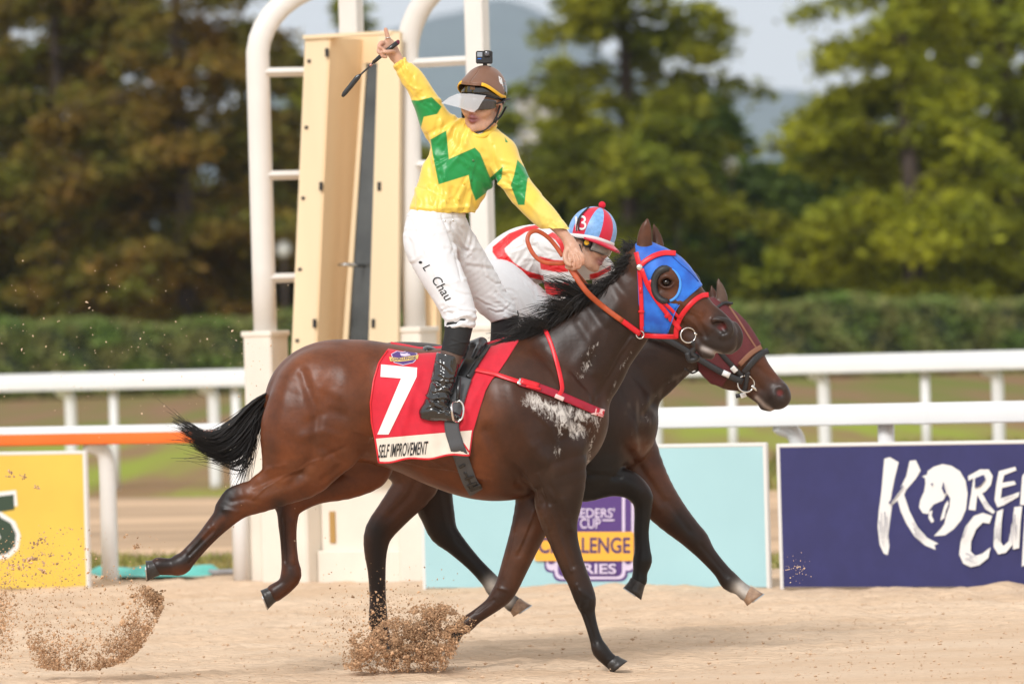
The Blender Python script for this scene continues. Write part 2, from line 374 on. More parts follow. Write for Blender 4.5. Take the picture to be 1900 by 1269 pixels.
# ------------------------------------------------------------------ materials
def mat(name, col=(.5, .5, .5), rough=.5, attr=False, var=0.0, vscale=20.0, bump=0.0, bscale=60.0, spec=.5, metal=0.0, coat=0.0, sheen=0.0, trans=0.0, alpha=1.0, col2=None, stretch=None, croughness=.1, island=0.0, bdist=0.01, detail=4, sss=0.0, speck=0.0, sscale=60.0, rvar=0.0):
    m = bpy.data.materials.new(name); m.use_nodes = True; nt = m.node_tree; N = nt.nodes; L = nt.links; b = N['Principled BSDF']
    b.inputs['Roughness'].default_value = rough; b.inputs['Specular IOR Level'].default_value = spec; b.inputs['Metallic'].default_value = metal
    b.inputs['Coat Weight'].default_value = coat; b.inputs['Coat Roughness'].default_value = croughness; b.inputs['Sheen Weight'].default_value = sheen
    b.inputs['Transmission Weight'].default_value = trans; b.inputs['Alpha'].default_value = alpha
    if sss > 0:
        b.inputs['Subsurface Weight'].default_value = sss; b.inputs['Subsurface Radius'].default_value = (1, .4, .2); b.inputs['Subsurface Scale'].default_value = .008
    tc = N.new('ShaderNodeTexCoord'); vec = tc.outputs['Object']
    if stretch:
        mp = N.new('ShaderNodeMapping'); mp.inputs['Scale'].default_value = stretch; L.new(vec, mp.inputs['Vector']); vec = mp.outputs[0]
    if attr:
        a = N.new('ShaderNodeVertexColor'); a.layer_name = 'Col'; src = a.outputs['Color']
    else:
        rgb = N.new('ShaderNodeRGB'); rgb.outputs[0].default_value = (*col, 1); src = rgb.outputs[0]
    if var > 0:
        nz = N.new('ShaderNodeTexNoise'); nz.inputs['Scale'].default_value = vscale; nz.inputs['Detail'].default_value = detail; L.new(vec, nz.inputs['Vector'])
        if col2 is not None:
            rp = N.new('ShaderNodeValToRGB'); rp.color_ramp.elements[0].position = .5 - .5 * (1 - var) - .001; rp.color_ramp.elements[1].position = .5 + .5 * (1 - var)
            rp.color_ramp.elements[0].position = max(0, .5 - .22 * (1.2 - var)); rp.color_ramp.elements[1].position = min(1, .5 + .22 * (1.2 - var))
            L.new(nz.outputs['Fac'], rp.inputs['Fac']); mx = N.new('ShaderNodeMixRGB'); L.new(rp.outputs['Color'], mx.inputs['Fac']); L.new(src, mx.inputs[1]); mx.inputs[2].default_value = (*col2, 1); src = mx.outputs[0]
        else:
            mr = N.new('ShaderNodeMapRange'); mr.inputs['From Min'].default_value = .25; mr.inputs['From Max'].default_value = .75; mr.inputs['To Min'].default_value = 1 - var; mr.inputs['To Max'].default_value = 1 + var
            L.new(nz.outputs['Fac'], mr.inputs['Value']); mx = N.new('ShaderNodeMixRGB'); mx.blend_type = 'MULTIPLY'; mx.inputs['Fac'].default_value = 1; L.new(src, mx.inputs[1]); L.new(mr.outputs[0], mx.inputs[2]); src = mx.outputs[0]
    if speck > 0:
        nz = N.new('ShaderNodeTexNoise'); nz.inputs['Scale'].default_value = sscale; nz.inputs['Detail'].default_value = 6; nz.inputs['Roughness'].default_value = .7; L.new(vec, nz.inputs['Vector'])
        mr = N.new('ShaderNodeMapRange'); mr.inputs['From Min'].default_value = .3; mr.inputs['From Max'].default_value = .7; mr.inputs['To Min'].default_value = 1 - speck; mr.inputs['To Max'].default_value = 1 + speck * .7; L.new(nz.outputs['Fac'], mr.inputs['Value'])
        mx = N.new('ShaderNodeMixRGB'); mx.blend_type = 'MULTIPLY'; mx.inputs['Fac'].default_value = 1; L.new(src, mx.inputs[1]); L.new(mr.outputs[0], mx.inputs[2]); src = mx.outputs[0]
    if rvar > 0:
        nz = N.new('ShaderNodeTexNoise'); nz.inputs['Scale'].default_value = 14; nz.inputs['Detail'].default_value = 6; L.new(vec, nz.inputs['Vector'])
        mr = N.new('ShaderNodeMapRange'); mr.inputs['From Min'].default_value = .3; mr.inputs['From Max'].default_value = .7; mr.inputs['To Min'].default_value = rough - rvar; mr.inputs['To Max'].default_value = rough + rvar; L.new(nz.outputs['Fac'], mr.inputs['Value']); L.new(mr.outputs[0], b.inputs['Roughness'])
    if island > 0:
        g = N.new('ShaderNodeNewGeometry'); mr = N.new('ShaderNodeMapRange'); mr.inputs['To Min'].default_value = 1 - island; mr.inputs['To Max'].default_value = 1 + island; L.new(g.outputs['Random Per Island'], mr.inputs['Value'])
        mx = N.new('ShaderNodeMixRGB'); mx.blend_type = 'MULTIPLY'; mx.inputs['Fac'].default_value = 1; L.new(src, mx.inputs[1]); L.new(mr.outputs[0], mx.inputs[2]); src = mx.outputs[0]
    L.new(src, b.inputs['Base Color'])
    if bump > 0:
        nz = N.new('ShaderNodeTexNoise'); nz.inputs['Scale'].default_value = bscale; nz.inputs['Detail'].default_value = 5; L.new(vec, nz.inputs['Vector'])
        bp = N.new('ShaderNodeBump'); bp.inputs['Strength'].default_value = bump; bp.inputs['Distance'].default_value = bdist; L.new(nz.outputs['Fac'], bp.inputs['Height']); L.new(bp.outputs[0], b.inputs['Normal'])
    return m
def srgb(r, g, b):
    f = lambda c: (c / 255 / 12.92) if c / 255 <= .04045 else ((c / 255 + .055) / 1.055) ** 2.4
    return (f(r), f(g), f(b))
# ================================================================== SETTING
def proj(p):
    q = (np.asarray(p, float) - CAMP) @ _CR; return 950 - q[..., 0] / q[..., 2] * FPX, 634.5 + q[..., 1] / q[..., 2] * FPX
_a, _b = G(0, 1091), G(1900, 1088)
EX = (_b - _a) / np.linalg.norm(_b - _a); NX = np.array([-EX[1], EX[0], 0.0]); O0 = (_a + _b) / 2
RF = np.stack([EX, NX, [0, 0, 1]], 1)                                  # rail frame: along, away, up
def ln(s, n, z=0.0): return O0 + EX * s + NX * n + np.array([0, 0, z])
def at(px, n, z=0.0):                                                  # distance along the line n at which the column px is met
    lo, hi = -60.0, 60.0
    for _ in range(50):
        m = (lo + hi) / 2
        if proj(ln(m, n, z))[0] < px: lo = m
        else: hi = m
    return (lo + hi) / 2
def ndist(px, py): return float((G(px, py) - O0) @ NX)
def zat(px, py, n):                                                    # height above the line n of the pixel (px, py)
    lo, hi = -3.0, 30.0
    for _ in range(40):
        m = (lo + hi) / 2
        if proj(ln(at(px, n, m), n, m))[1] > py: lo = m
        else: hi = m
    return (lo + hi) / 2
def rbox(mb, s0, s1, n0, n1, z0, z1, m=0, bev=0.0): return mb.box((s0, n0, z0), (s1, n1, z1), m, Rm=RF, o=O0, bev=bev)
# ---- ground
M_SAND = mat('track_sand', srgb(219, 193, 166), .95, var=.5, vscale=1.6, col2=srgb(209, 179, 149), bump=.7, bscale=45, spec=.12, stretch=(.35, 1, 1), bdist=.03, detail=8, speck=.16, sscale=38)
M_DIRT = mat('inner_dirt', srgb(190, 160, 130), .95, var=.4, vscale=.6, bump=.5, bscale=20, spec=.15, stretch=(.4, 1, 1), bdist=.03)
M_GRASS = mat('grass_ground', srgb(140, 150, 56), .95, var=.75, vscale=.8, col2=srgb(140, 112, 80), bump=.6, bscale=14, spec=.1, bdist=.05, detail=6, stretch=(1, .055, 1))
M_MULCH = mat('earth_bank', srgb(136, 106, 80), .95, var=.75, vscale=.7, col2=srgb(112, 116, 56), bump=.6, bscale=10, spec=.1, bdist=.05, detail=6, stretch=(1, .035, 1))
M_GRASS2 = mat('lawn_ground', srgb(140, 138, 70), .95, var=.4, vscale=1.2, col2=srgb(160, 140, 95), bump=.6, bscale=25, spec=.1, bdist=.03, detail=6)
def strip(name, n0, n1, m, z, ds=60, ds0=None):
    return tag(MB().add([ln(-(ds0 or ds), n0, z), ln(ds, n0, z), ln(ds, n1, z), ln(-(ds0 or ds), n1, z)], [(0, 1, 2, 3)]).build(name, m), kind='structure')
gx = np.linspace(-5.5, 5.5, 330); gy = np.concatenate([np.linspace(-34, -12, 30)[:-1], np.linspace(-12, 2.2, 280)])
AA, NN = np.meshgrid(gx, gy, indexing='ij'); W0 = O0 + AA[..., None] * EX + NN[..., None] * NX
pt = np.stack([W0[..., 0], W0[..., 1], 0 * AA], -1).reshape(-1, 3)
hz = .015 * vnoise(pt * [1, 2.6, 1], 4.0, 1) + .011 * vnoise(pt * [1, 1.6, 1], 11.0, 2) + .006 * vnoise(pt * [.25, 1, 1], 16.0, 7) + .012 * vnoise(pt, 1.1, 3)
for cx, cy in zip(RNG.uniform(-4.5, 4.5, 110), RNG.uniform(-10, 1.4, 110)):                # hoof prints
    d_ = np.hypot((AA.ravel() - cx) / 1.2, NN.ravel() - cy); hz += -.026 * np.exp(-(d_ / .075) ** 2) + .013 * np.exp(-((d_ - .14) / .05) ** 2)
fall = (sm(0, .6, 5.5 - np.abs(AA)) * sm(-12, -11, NN) * sm(2.2, 1.9, NN)).reshape(-1)
lip = (.020 * np.exp(-((NN + .12) / .12) ** 2)).reshape(-1) * (.6 + .8 * vnoise(pt, 5.0, 8))
W0 = W0.reshape(-1, 3); W0[:, 2] = (hz - .012 + np.maximum(lip, 0)) * fall
sand = MB().grid(W0.reshape(330, len(gy), 3))
for s0, s1 in ((-60, -5.5), (5.5, 60)): sand.add([ln(s0, -34), ln(s1, -34), ln(s1, 2.2), ln(s0, 2.2)], [(0, 1, 2, 3)])
tag(sand.build('sand_track', M_SAND), kind='structure')
N_G1, N_D0, N_D1 = 2.2, ndist(330, 1032), ndist(330, 922)
strip('grass_verge', N_G1, N_D0, M_GRASS2, 0)
strip('inner_track', N_D0, N_D1, M_DIRT, 0)
strip('infield', N_D1, 52, M_GRASS, 0, 160)
strip('earth_bank', 52, 260, M_MULCH, 0, 160)
tag(MB().add([(-4000, -60, -.06), (4000, -60, -.06), (4000, 9200, -.06), (-4000, 9200, -.06)], [(0, 1, 2, 3)]).build('ground', M_GRASS), kind='structure')
# ---- grass blades on the verge and the near infield
def blades(n, n0, n1, hmin, hmax, s0, s1, clump):
    V = []; F = []
    s = RNG.uniform(s0, s1, n); nn = n0 + (n1 - n0) * RNG.random(n); q = np.stack([s, nn, 0 * s], 1); k = vnoise(q, clump, 11) > RNG.uniform(-.6, .5, n); s, nn = s[k], nn[k]; m = len(s)
    h = RNG.uniform(hmin, hmax, m); a = RNG.uniform(0, 6.28, m); wd = h * .12; b = O0 + s[:, None] * EX + nn[:, None] * NX; b[:, 2] = -.01
    d = np.stack([np.cos(a), np.sin(a), 0 * a], 1); t = b + np.stack([RNG.normal(0, .4, m) * h, RNG.normal(0, .4, m) * h, h], 1)
    V = np.stack([b - d * wd[:, None], b + d * wd[:, None], t], 1).reshape(-1, 3); F = np.arange(3 * m).reshape(-1, 3); return raw_mesh('grass', V, F)
M_BLADE2 = mat('dry_grass_blade', srgb(140, 130, 66), .7, island=.5, var=.6, vscale=.3, col2=srgb(150, 112, 80))
M_BLADE = mat('grass_blade', srgb(122, 134, 50), .7, island=.45, var=.4, vscale=.8, col2=srgb(150, 130, 80))
tag(link('grass', blades(26000, N_G1 - .1, N_D0, .03, .09, -7, 7, 1.5), M_BLADE), kind='stuff', label='short green grass on the verge behind the boards', cat='grass')
tag(link('grass', blades(30000, 50, 110, .1, .4, -18, 18, .3), M_BLADE2), kind='stuff', label='longer brownish grass on the bank below the hedge', cat='grass')
tag(link('grass', blades(60000, N_D1 + .1, N_D1 + 14, .06, .26, -10, 10, .5), M_BLADE), kind='stuff', label='rough grass along the far white rail', cat='grass')
# ---- sponsor boards
M_WFRAME = mat('white_frame', (.74, .72, .69), .4); M_YEL = mat('yellow_board', srgb(220, 186, 78), .45, var=.06, vscale=3); M_CYAN = mat('pale_blue_board', srgb(164, 203, 209), .42, var=.04, vscale=2)
M_NAVY = mat('navy_board', srgb(46, 47, 98), .45, var=.1, vscale=5, speck=.12, sscale=7); M_WHITE = mat('white_print', (.78, .77, .75), .5); M_DGREEN = mat('dark_green_print', srgb(48, 68, 52), .5)
M_PURP = mat('purple_print', srgb(84, 56, 122), .5); M_ORANGE = mat('orange_print', srgb(240, 176, 62), .5); M_LILAC = mat('lilac_print', srgb(214, 200, 224), .5); M_DPURP = mat('dark_purple_print', srgb(70, 50, 100), .5)
class Board:
    def __init__(s, name, label, x0, x1, ytop, m):
        s.n = 0.0; s.s0, s.s1 = at(x0, 0), at(x1, 0); s.z1 = zat((x0 + x1) / 2, ytop, 0.0); s.root = empty(name, ln((s.s0 + s.s1) / 2, 0), label, 'advertising board')
        t = .022; rbox(MB(), s.s0 + t, s.s1 - t, .004, .03, .0, s.z1 - t).build('panel', m, s.root, smooth=False)
        f = MB(); rbox(f, s.s0, s.s0 + t, 0, .036, -.02, s.z1, bev=.004); rbox(f, s.s1 - t, s.s1, 0, .036, -.02, s.z1, bev=.004); rbox(f, s.s0 + t, s.s1 - t, 0, .036, s.z1 - t, s.z1, bev=.004); f.build('frame', M_WFRAME, s.root, smooth=False)
        for k in (.18, .82):
            b = MB(); c = s.s0 + (s.s1 - s.s0) * k; b.tube([ln(c, .04, s.z1 * .7), ln(c, .42, 0)], .012, 6); b.build('strut', M_WFRAME, s.root)
        s.lay = 0
    def pr(s, V2, F, m, name='print', px=True):                       # flat print given in the photograph's pixels
        V2 = np.asarray(V2, float); d = ray(V2[:, 0], V2[:, 1]); o = O0 + NX * .004; t = ((o - CAMP) @ NX) / (d @ NX); W_ = CAMP + d * t[:, None] - NX * (.0015 + .0012 * s.lay)
        me = raw_mesh(name, W_, [tuple(f) for f in F]); s.lay += 1; return link(name, me, m, s.root, smooth=False)
    def poly(s, polys, m, name='print'): V, F = tri2d(polys); return s.pr(V, F, m, name)
    def text(s, t, x, y, wid, hgt, m, bold=0.0, name='lettering', slope=0.0, shear=0.0):
        V, F = text2d(t, 1.0, bold, 1.0, shear); lo, hi = V.min(0), V.max(0); V = (V - lo) / (hi - lo) * [wid, hgt] + [x, y]; V[:, 1] += (V[:, 0] - x) * slope; return s.pr(V, F, m, name)
by = Board('advertising_board', 'yellow advertising board with a dark green letter outlined in white', -480, 165, 841, M_YEL)
bc = Board('advertising_board', 'pale blue advertising board with a purple crest behind the galloping legs', 784, 1428, 826, M_CYAN)
bn = Board('advertising_board', 'navy blue advertising board with white brush lettering and a horse head', 1447, 2260, 817, M_NAVY)
# S of the yellow board
S_ = [(-40, 925), (26, 917), (27, 945), (10, 948), (-6, 950), (2, 960), (20, 970), (30, 990), (28, 1012), (14, 1026), (-10, 1032), (-40, 1034), (-40, 1006), (-8, 1004), (2, 998), (-2, 990), (-20, 980), (-34, 966), (-40, 950)]
def grow(p, k): p = np.array(p, float); c = p.mean(0); d = p - c; return [tuple(x) for x in p + d / np.linalg.norm(d, axis=1)[:, None] * k]
by.poly([grow(S_, 9)], M_WHITE, 'letter_outline'); by.poly([S_], M_DGREEN, 'letter')
# crest of the pale blue board
def rr(x0, y0, x1, y1, r, n=5):
    P_ = []
    for cx, cy, a in ((x1 - r, y0 + r, -90), (x1 - r, y1 - r, 0), (x0 + r, y1 - r, 90), (x0 + r, y0 + r, 180)):
        P_ += [(cx + r * math.cos(R_(a + 90 * i / n)), cy + r * math.sin(R_(a + 90 * i / n))) for i in range(n + 1)]
    return P_
bc.poly([rr(1010, 895, 1181, 1062, 12)], M_PURP, 'crest_edge'); bc.poly([rr(1026, 905, 1165, 1078, 14)], M_PURP, 'crest_edge'); bc.poly([rr(1014, 895, 1177, 1058, 10)], M_LILAC, 'crest_line'); bc.poly([rr(1030, 905, 1161, 1074, 12)], M_LILAC, 'crest_line')
bc.poly([rr(1036, 880, 1155, 1069, 10)], M_PURP, 'crest_field'); bc.poly([rr(1018, 905, 1030, 1046, 5)], M_PURP, 'crest_bar'); bc.poly([rr(1161, 905, 1172, 1046, 5)], M_PURP, 'crest_bar')
bc.poly([[(1068, 892), (1085, 886), (1105, 890), (1122, 884), (1136, 892), (1140, 905), (1128, 914), (1110, 912), (1100, 922), (1085, 920), (1078, 910), (1066, 908)]], M_LILAC, 'crest_figure')
bc.text("BREEDERS'", 1042, 942, 100, 18, M_LILAC, .012); bc.text('CUP', 1078, 961, 38, 19, M_LILAC, .012); bc.poly([[(1042, 963), (1074, 963), (1074, 966), (1042, 966)]], M_LILAC, 'crest_line'); bc.poly([[(1120, 963), (1142, 963), (1142, 966), (1120, 966)]], M_LILAC, 'crest_line')
bc.poly([rr(994, 986, 1178, 1040, 4)], M_ORANGE, 'crest_band'); bc.text('CHALLENGE', 1002, 996, 170, 30, M_DPURP, .022); bc.text('SERIES', 1050, 1045, 96, 19, M_LILAC, .02)
# brush lettering of the navy board
def z2(pts): return [(1180 + x * .4098, 600 + y * .4098) for x, y in pts]
BR = [[(1125, 612), (1150, 605), (1190, 628), (1172, 700), (1160, 760), (1152, 812), (1160, 822), (1150, 900), (1142, 960), (1148, 1010), (1140, 1048), (1122, 1040), (1104, 1000), (1095, 920), (1100, 850), (1112, 760), (1118, 690)],
      [(1240, 622), (1268, 618), (1290, 665), (1270, 700), (1225, 752), (1215, 775), (1240, 850), (1275, 920), (1320, 970), (1370, 996), (1352, 1002), (1358, 1024), (1310, 1004), (1262, 962), (1225, 905), (1200, 850), (1186, 800), (1160, 822), (1152, 800), (1190, 760), (1225, 690)],
      [(1310, 700), (1296, 692), (1318, 684), (1322, 668), (1350, 648), (1390, 636), (1430, 644), (1468, 668), (1494, 712), (1503, 770), (1496, 840), (1474, 890), (1440, 930), (1400, 958), (1350, 962), (1380, 930), (1398, 905), (1405, 870), (1420, 830), (1424, 790), (1410, 770), (1392, 800), (1350, 818), (1332, 840), (1325, 862), (1300, 858), (1283, 832), (1288, 800), (1306, 760), (1312, 724)],
      [(1330, 850), (1345, 845), (1340, 868), (1352, 895), (1340, 902), (1326, 880)], [(1385, 870), (1400, 820), (1414, 800), (1418, 815), (1404, 850), (1398, 880), (1380, 893)],
      [(1506, 690), (1560, 660), (1600, 660), (1618, 690), (1610, 730), (1585, 760), (1570, 768), (1600, 820), (1628, 850), (1620, 862), (1585, 840), (1556, 790), (1548, 776), (1540, 846), (1508, 842), (1520, 770), (1530, 700), (1508, 712)],
      [(1646, 668), (1720, 648), (1726, 664), (1670, 686), (1662, 720), (1716, 712), (1724, 728), (1660, 744), (1655, 790), (1740, 762), (1734, 784), (1668, 822), (1640, 832), (1626, 800), (1634, 730)],
      [(1752, 690), (1790, 640), (1830, 640), (1850, 820), (1815, 822), (1810, 770), (1790, 770), (1775, 822), (1742, 820)], [(1880, 640), (1925, 640), (1925, 820), (1880, 820)], [(1945, 640), (1990, 640), (2010, 760), (2010, 640), (2045, 640), (2045, 820), (2000, 820), (1975, 720), (1975, 820), (1945, 820)],
      [(1618, 870), (1605, 905), (1575, 900), (1545, 930), (1522, 985), (1520, 1030), (1540, 1050), (1570, 1042), (1610, 1012), (1600, 1060), (1560, 1092), (1520, 1102), (1486, 1085), (1468, 1045), (1474, 990), (1496, 920), (1535, 870), (1575, 856)],
      [(1640, 850), (1668, 838), (1660, 900), (1656, 985), (1668, 1006), (1692, 985), (1708, 900), (1718, 830), (1754, 826), (1746, 900), (1740, 1015), (1712, 1022), (1710, 1000), (1680, 1036), (1645, 1044), (1624, 1010), (1626, 930)],
      [(1768, 850), (1840, 835), (1880, 850), (1885, 900), (1860, 940), (1800, 955), (1790, 1080), (1752, 1100), (1760, 950)]]
for p in BR: bn.poly([z2(p)], M_WHITE, 'brush_letter')
HOLES = [[(1540, 700), (1580, 684), (1588, 705), (1565, 735), (1540, 745)], [(1340, 725), (1352, 720), (1346, 735)], [(1150, 810), (1215, 730), (1218, 736), (1156, 818)], [(1795, 700), (1808, 700), (1808, 745), (1795, 745)], [(1805, 880), (1845, 870), (1850, 895), (1805, 920)], [(1400, 712), (1392, 745), (1404, 772), (1412, 765), (1404, 742)]]
for p in HOLES: bn.poly([z2(p)], M_NAVY, 'brush_gap')
def streaks(a, b, n, w):
    a, b = np.array(a, float), np.array(b, float); d = (b - a) / np.linalg.norm(b - a); q = np.array([-d[1], d[0]]); L = []
    for i in range(n):
        o = (i / max(1, n - 1) - .5) * w; s0, s1 = RNG.uniform(0, .4), RNG.uniform(.6, 1); p0 = a + (b - a) * s0 + q * o; p1 = a + (b - a) * s1 + q * (o + RNG.normal(0, 1)); h = RNG.uniform(1.0, 2.2); L.append([tuple(p0 - q * h), tuple(p1 - q * .4), tuple(p1 + q * .4), tuple(p0 + q * h)])
    return L
for a, b, n, w in (((1128, 850), (1132, 1030), 5, 30), ((1255, 900), (1340, 1005), 4, 30), ((1660, 790), (1730, 768), 3, 22), ((1645, 1000), (1650, 880), 3, 22), ((1725, 860), (1722, 1010), 4, 24), ((1500, 1050), (1570, 1075), 4, 26), ((1590, 800), (1612, 845), 3, 18), ((1480, 990), (1520, 890), 3, 20)):
    for q in streaks(a, b, n, w): bn.poly([z2(q)], M_NAVY, 'brush_gap')
# ---- rails
M_RAIL = mat('white_rail', (.78, .77, .76), .32, var=.05, vscale=2); M_ORAIL = mat('orange_rail', srgb(236, 112, 36), .35, var=.08, vscale=3)
def rail(name, label, n, s0, s1, z0, z1, dep, m, posts, group=None, mfront=None, curved=True, pr=.05):
    root = empty(name, ln((s0 + s1) / 2, n), label, 'rail', group); h = z1 - z0
    prof = [(dep * .5 * x, z0 + h * y) for x, y in ((-1, .06), (-1, .62), (-.85, .84), (-.5, .97), (0, 1), (.5, .97), (.85, .84), (1, .62), (1, .06), (.9, 0), (-.9, 0))]
    segs = np.linspace(s0, s1, max(2, int(round((s1 - s0) / 3.0)) + 1))
    for a, b in zip(segs[:-1], segs[1:]):
        mb = MB(); mb.loft([[ln(x, n + p[0], p[1]) for p in prof] for x in (a + .003, b - .003)])
        o = mb.build('rail_bar', [m, mfront or m], root); autosmooth(o, 40)
        if mfront is not None:
            for p in o.data.polygons:
                c = p.center; nn = (np.array(c) - O0) @ NX - n
                if nn < -dep * .42 and c.z < z0 + h * .66: p.material_index = 1
    for b in segs[1:-1]:
        mb = MB(); mb.loft([[ln(x, n + p[0] * 1.04, z0 + (p[1] - z0) * 1.03 - .002) for p in prof] for x in (b - .05, b + .05)]); autosmooth(mb.build('joint_sleeve', m, root), 40)
    for px, kind in posts:
        s = at(px, n, z0 * .6); mb = MB()
        if kind == 'c':                                          # gooseneck post reaching forward and over
            pts = [ln(s - .09, n, z0 + .01), ln(s - .075, n + .02, z0 - .01), ln(s - .035, n + .05, z0 - .03), ln(s - .004, n + .07, z0 - .08), ln(s, n + .08, z0 - .2), ln(s, n + .08, z0 * .4), ln(s, n + .08, -.03)]
            mb.tube(cr(np.array(pts), 4), pr, 12)
        else: mb.tube([ln(s, n + .05, z0 + .01), ln(s, n + .05, -.03)], pr * (.75 if kind == 't' else 1), 10)
        mb.build('post', m, root)
    return root
NR = .75; zr1 = zat(1500, 751, NR); zr0 = zat(1500, 790, NR)
rail('rail', 'white rounded rail running behind the blue boards, nearer of the two white rails', NR, at(905, NR, 1), at(2600, NR, 1), zr0, zr1, .13, M_RAIL, [(1014, 's'), (1194, 'c'), (1472, 'c'), (1640, 's'), (1960, 'c'), (2200, 's')])
rail('rail', 'white topped orange rail on gooseneck posts behind the yellow board', NR, at(-900, NR, 1), at(462, NR, 1), zat(200, 824, NR), zat(200, 789, NR), .15, M_RAIL, [(188, 'c'), (437, 's'), (-120, 'c'), (-420, 'c')], mfront=M_ORAIL, pr=.055)
NF = ndist(435, 905); zf1, zf0 = zat(230, 690, NF), zat(230, 722, NF)
rail('rail', 'white rail along the grass infield in front of the hedge, farther of the white rails', NF, at(-700, NF, 1), at(2500, NF, 1), zf0, zf1, .2, M_RAIL, [(x, 'c') for x in (-420, -145, 124, 390, 660, 930, 1210, 1523, 1846, 2190)] + [(x, 't') for x in (-20, 207, 434, 640, 880, 1110, 1355, 1714, 2000)], pr=.06)
# ---- finishing post: two arched ladders and a leaning mirror cabinet on a pale plinth
NP = .95; M_POST = mat('painted_post', srgb(224, 220, 214), .4, var=.06, vscale=2.5); M_CREAM = mat('cream_ply', srgb(228, 207, 172), .5, var=.08, vscale=3, stretch=(1, 1, .15)); M_PEACH = mat('peach_ply', srgb(236, 206, 164), .55, var=.1, vscale=3, stretch=(1, 1, .15)); M_PLINTH = mat('plinth_paint', srgb(228, 219, 206), .6, var=.12, vscale=2.2, bump=.15, bscale=18)
M_MIRROR = mat('cabinet_mirror', (.055, .06, .06), .10, spec=.8, var=.7, vscale=2.5); M_BLACK = mat('black_fitting', (.02, .02, .02), .5); M_STEEL = mat('steel', (.55, .55, .54), .25, metal=1.0); M_RUST = mat('ochre_slot', srgb(176, 138, 78), .7)
def zpx(py, px=700): return zat(px, py, NP)
FIN = empty('finishing_post', ln(at(620, NP), NP), 'pale arched finishing post with ladder rungs standing behind the horses', 'finishing post')
def arch(x0, x1, yb, rad, wd):                                 # a gooseneck post bent over onto a straight upright
    s0, s1 = at(x0, NP, 2.5), at(x1, NP, 2.5); zt = zat(x0, 108, NP); r = (s1 - s0)
    ub = .36 if x0 < 600 else 0.0; pts = [ln(s0, NP, zat(x0, yb, NP))] + [ln(s0, NP, zat(x0, yb, NP) * (1 - t) + zt * t) for t in (.25, .5, .75, .95)] + [ln(s1 - r * math.cos(a), NP + ub * (1 - math.cos(a)), zt + r * math.sin(a)) for a in np.linspace(.08, math.pi / 2, 10)]
    mb = MB(); mb.tube(pts, wd, 4 * 4, flat=.8); o = mb.build('arched_post', M_POST, FIN)
    mb = MB(); ub = .36 if x0 < 600 else 0.0; rbox(mb, s1 - wd * .9, s1 + wd * .9, NP - .05 + ub, NP + .05 + ub, .02, zt + r + .05, bev=.008); mb.build('upright', M_POST, FIN, smooth=False)
    return s0, s1
L0 = arch(485, 606, 630, 0, .075); R0 = arch(762, 893, 620, 0, .072)
UPB = 0
for px, ys in ((545, (132, 324, 515)), (825, (115, 305, 498))):
    s0, s1 = (L0 if px < 700 else R0)
    for y in ys:
        z = zat(px, y, NP); ub = .36 if px < 700 else 0.0; mb = MB(); mb.tube([ln(s0 + .05, NP, z), ln(s1 - .05, NP + ub, z)], .03, 4, up=(0, 0, 1)); mb.build('rung', M_POST, FIN, smooth=False)
for s, w_ in ((L0[0], .105), (R0[0], .1), (R0[1], .1)):
    mb = MB(); rbox(mb, s - w_, s + w_, NP - .11, NP + .11, -.02, zat(485, 616, NP), bev=.012); rbox(mb, s - w_ - .008, s + w_ + .008, NP - .12, NP + .12, zat(485, 616, NP) - .03, zat(485, 616, NP) + .006, bev=.006); mb.build('pillar_base', M_PLINTH, FIN, smooth=False)
mb = MB(); rbox(mb, at(515, NP), at(602, NP), NP - .2, NP + .25, -.02, zat(560, 872, NP), bev=.015); mb.build('plinth', M_PLINTH, FIN, smooth=False)
mb = MB(); rbox(mb, at(602, NP) + .004, at(786, NP), NP - .04, NP + .25, -.02, zat(690, 880, NP), bev=.015); rbox(mb, at(602, NP) + .004, at(786, NP), NP - .09, NP - .043, -.02, zat(690, 1020, NP), bev=.008); mb.build('plinth', M_PLINTH, FIN, smooth=False)
mb = MB(); rbox(mb, at(622, NP), at(632, NP), NP - .052, NP - .043, zat(627, 1006, NP), zat(627, 948, NP)); mb.build('slot', M_RUST, FIN, smooth=False)
CAB = empty('mirror_cabinet', ln(at(640, NP), NP, zat(640, 880, NP)), 'tall leaning cream plywood cabinet with a dark mirror inside, beside the finishing post', 'cabinet')
def slab(name, poly, n0, n1, m, parent, smooth=False):                # an upright panel with its outline at distance n0, and thickness
    p = np.array(poly, float); d = ray(p[:, 0], p[:, 1]); o = O0 + NX * n0; t = ((o - CAMP) @ NX) / (d @ NX); A = CAMP + d * t[:, None]; B = A + NX * (n1 - n0); k = len(p)
    return MB().add(np.concatenate([A, B]), [tuple(range(k)), tuple(range(2 * k - 1, k - 1, -1))] + [(i, k + i, k + (i + 1) % k, (i + 1) % k) for i in range(k)]).build(name, m, parent, smooth=smooth)
NC = NP - .14
slab('side_panel', [(566, 74), (609, 70), (574, 885), (531, 885)], NC, NC + .03, M_CREAM, CAB)
slab('side_panel', [(609.5, 70), (613, 70), (578, 885), (574.5, 885)], NC + .002, NC + .40, M_PEACH, CAB)
slab('back_panel', [(600, 70), (728, 64), (716, 885), (566, 885)], NC + .40, NC + .42, M_PEACH, CAB)
slab('top_panel', [(562, 66), (727, 57), (727, 63), (562, 73)], NC - .02, NC + .085, M_CREAM, CAB)
slab('door_panel', [(702, 63), (742, 61), (736, 885), (676, 885)], NC - .012, NC + .02, M_CREAM, CAB)
slab('mirror_frame', [(673, 118), (680, 117), (628, 885), (618, 885)], NC + .2, NC + .24, M_CREAM, CAB)
slab('mirror', [(680.5, 119), (704, 117), (676, 885), (628.5, 885)], NC + .21, NC + .225, M_MIRROR, CAB)
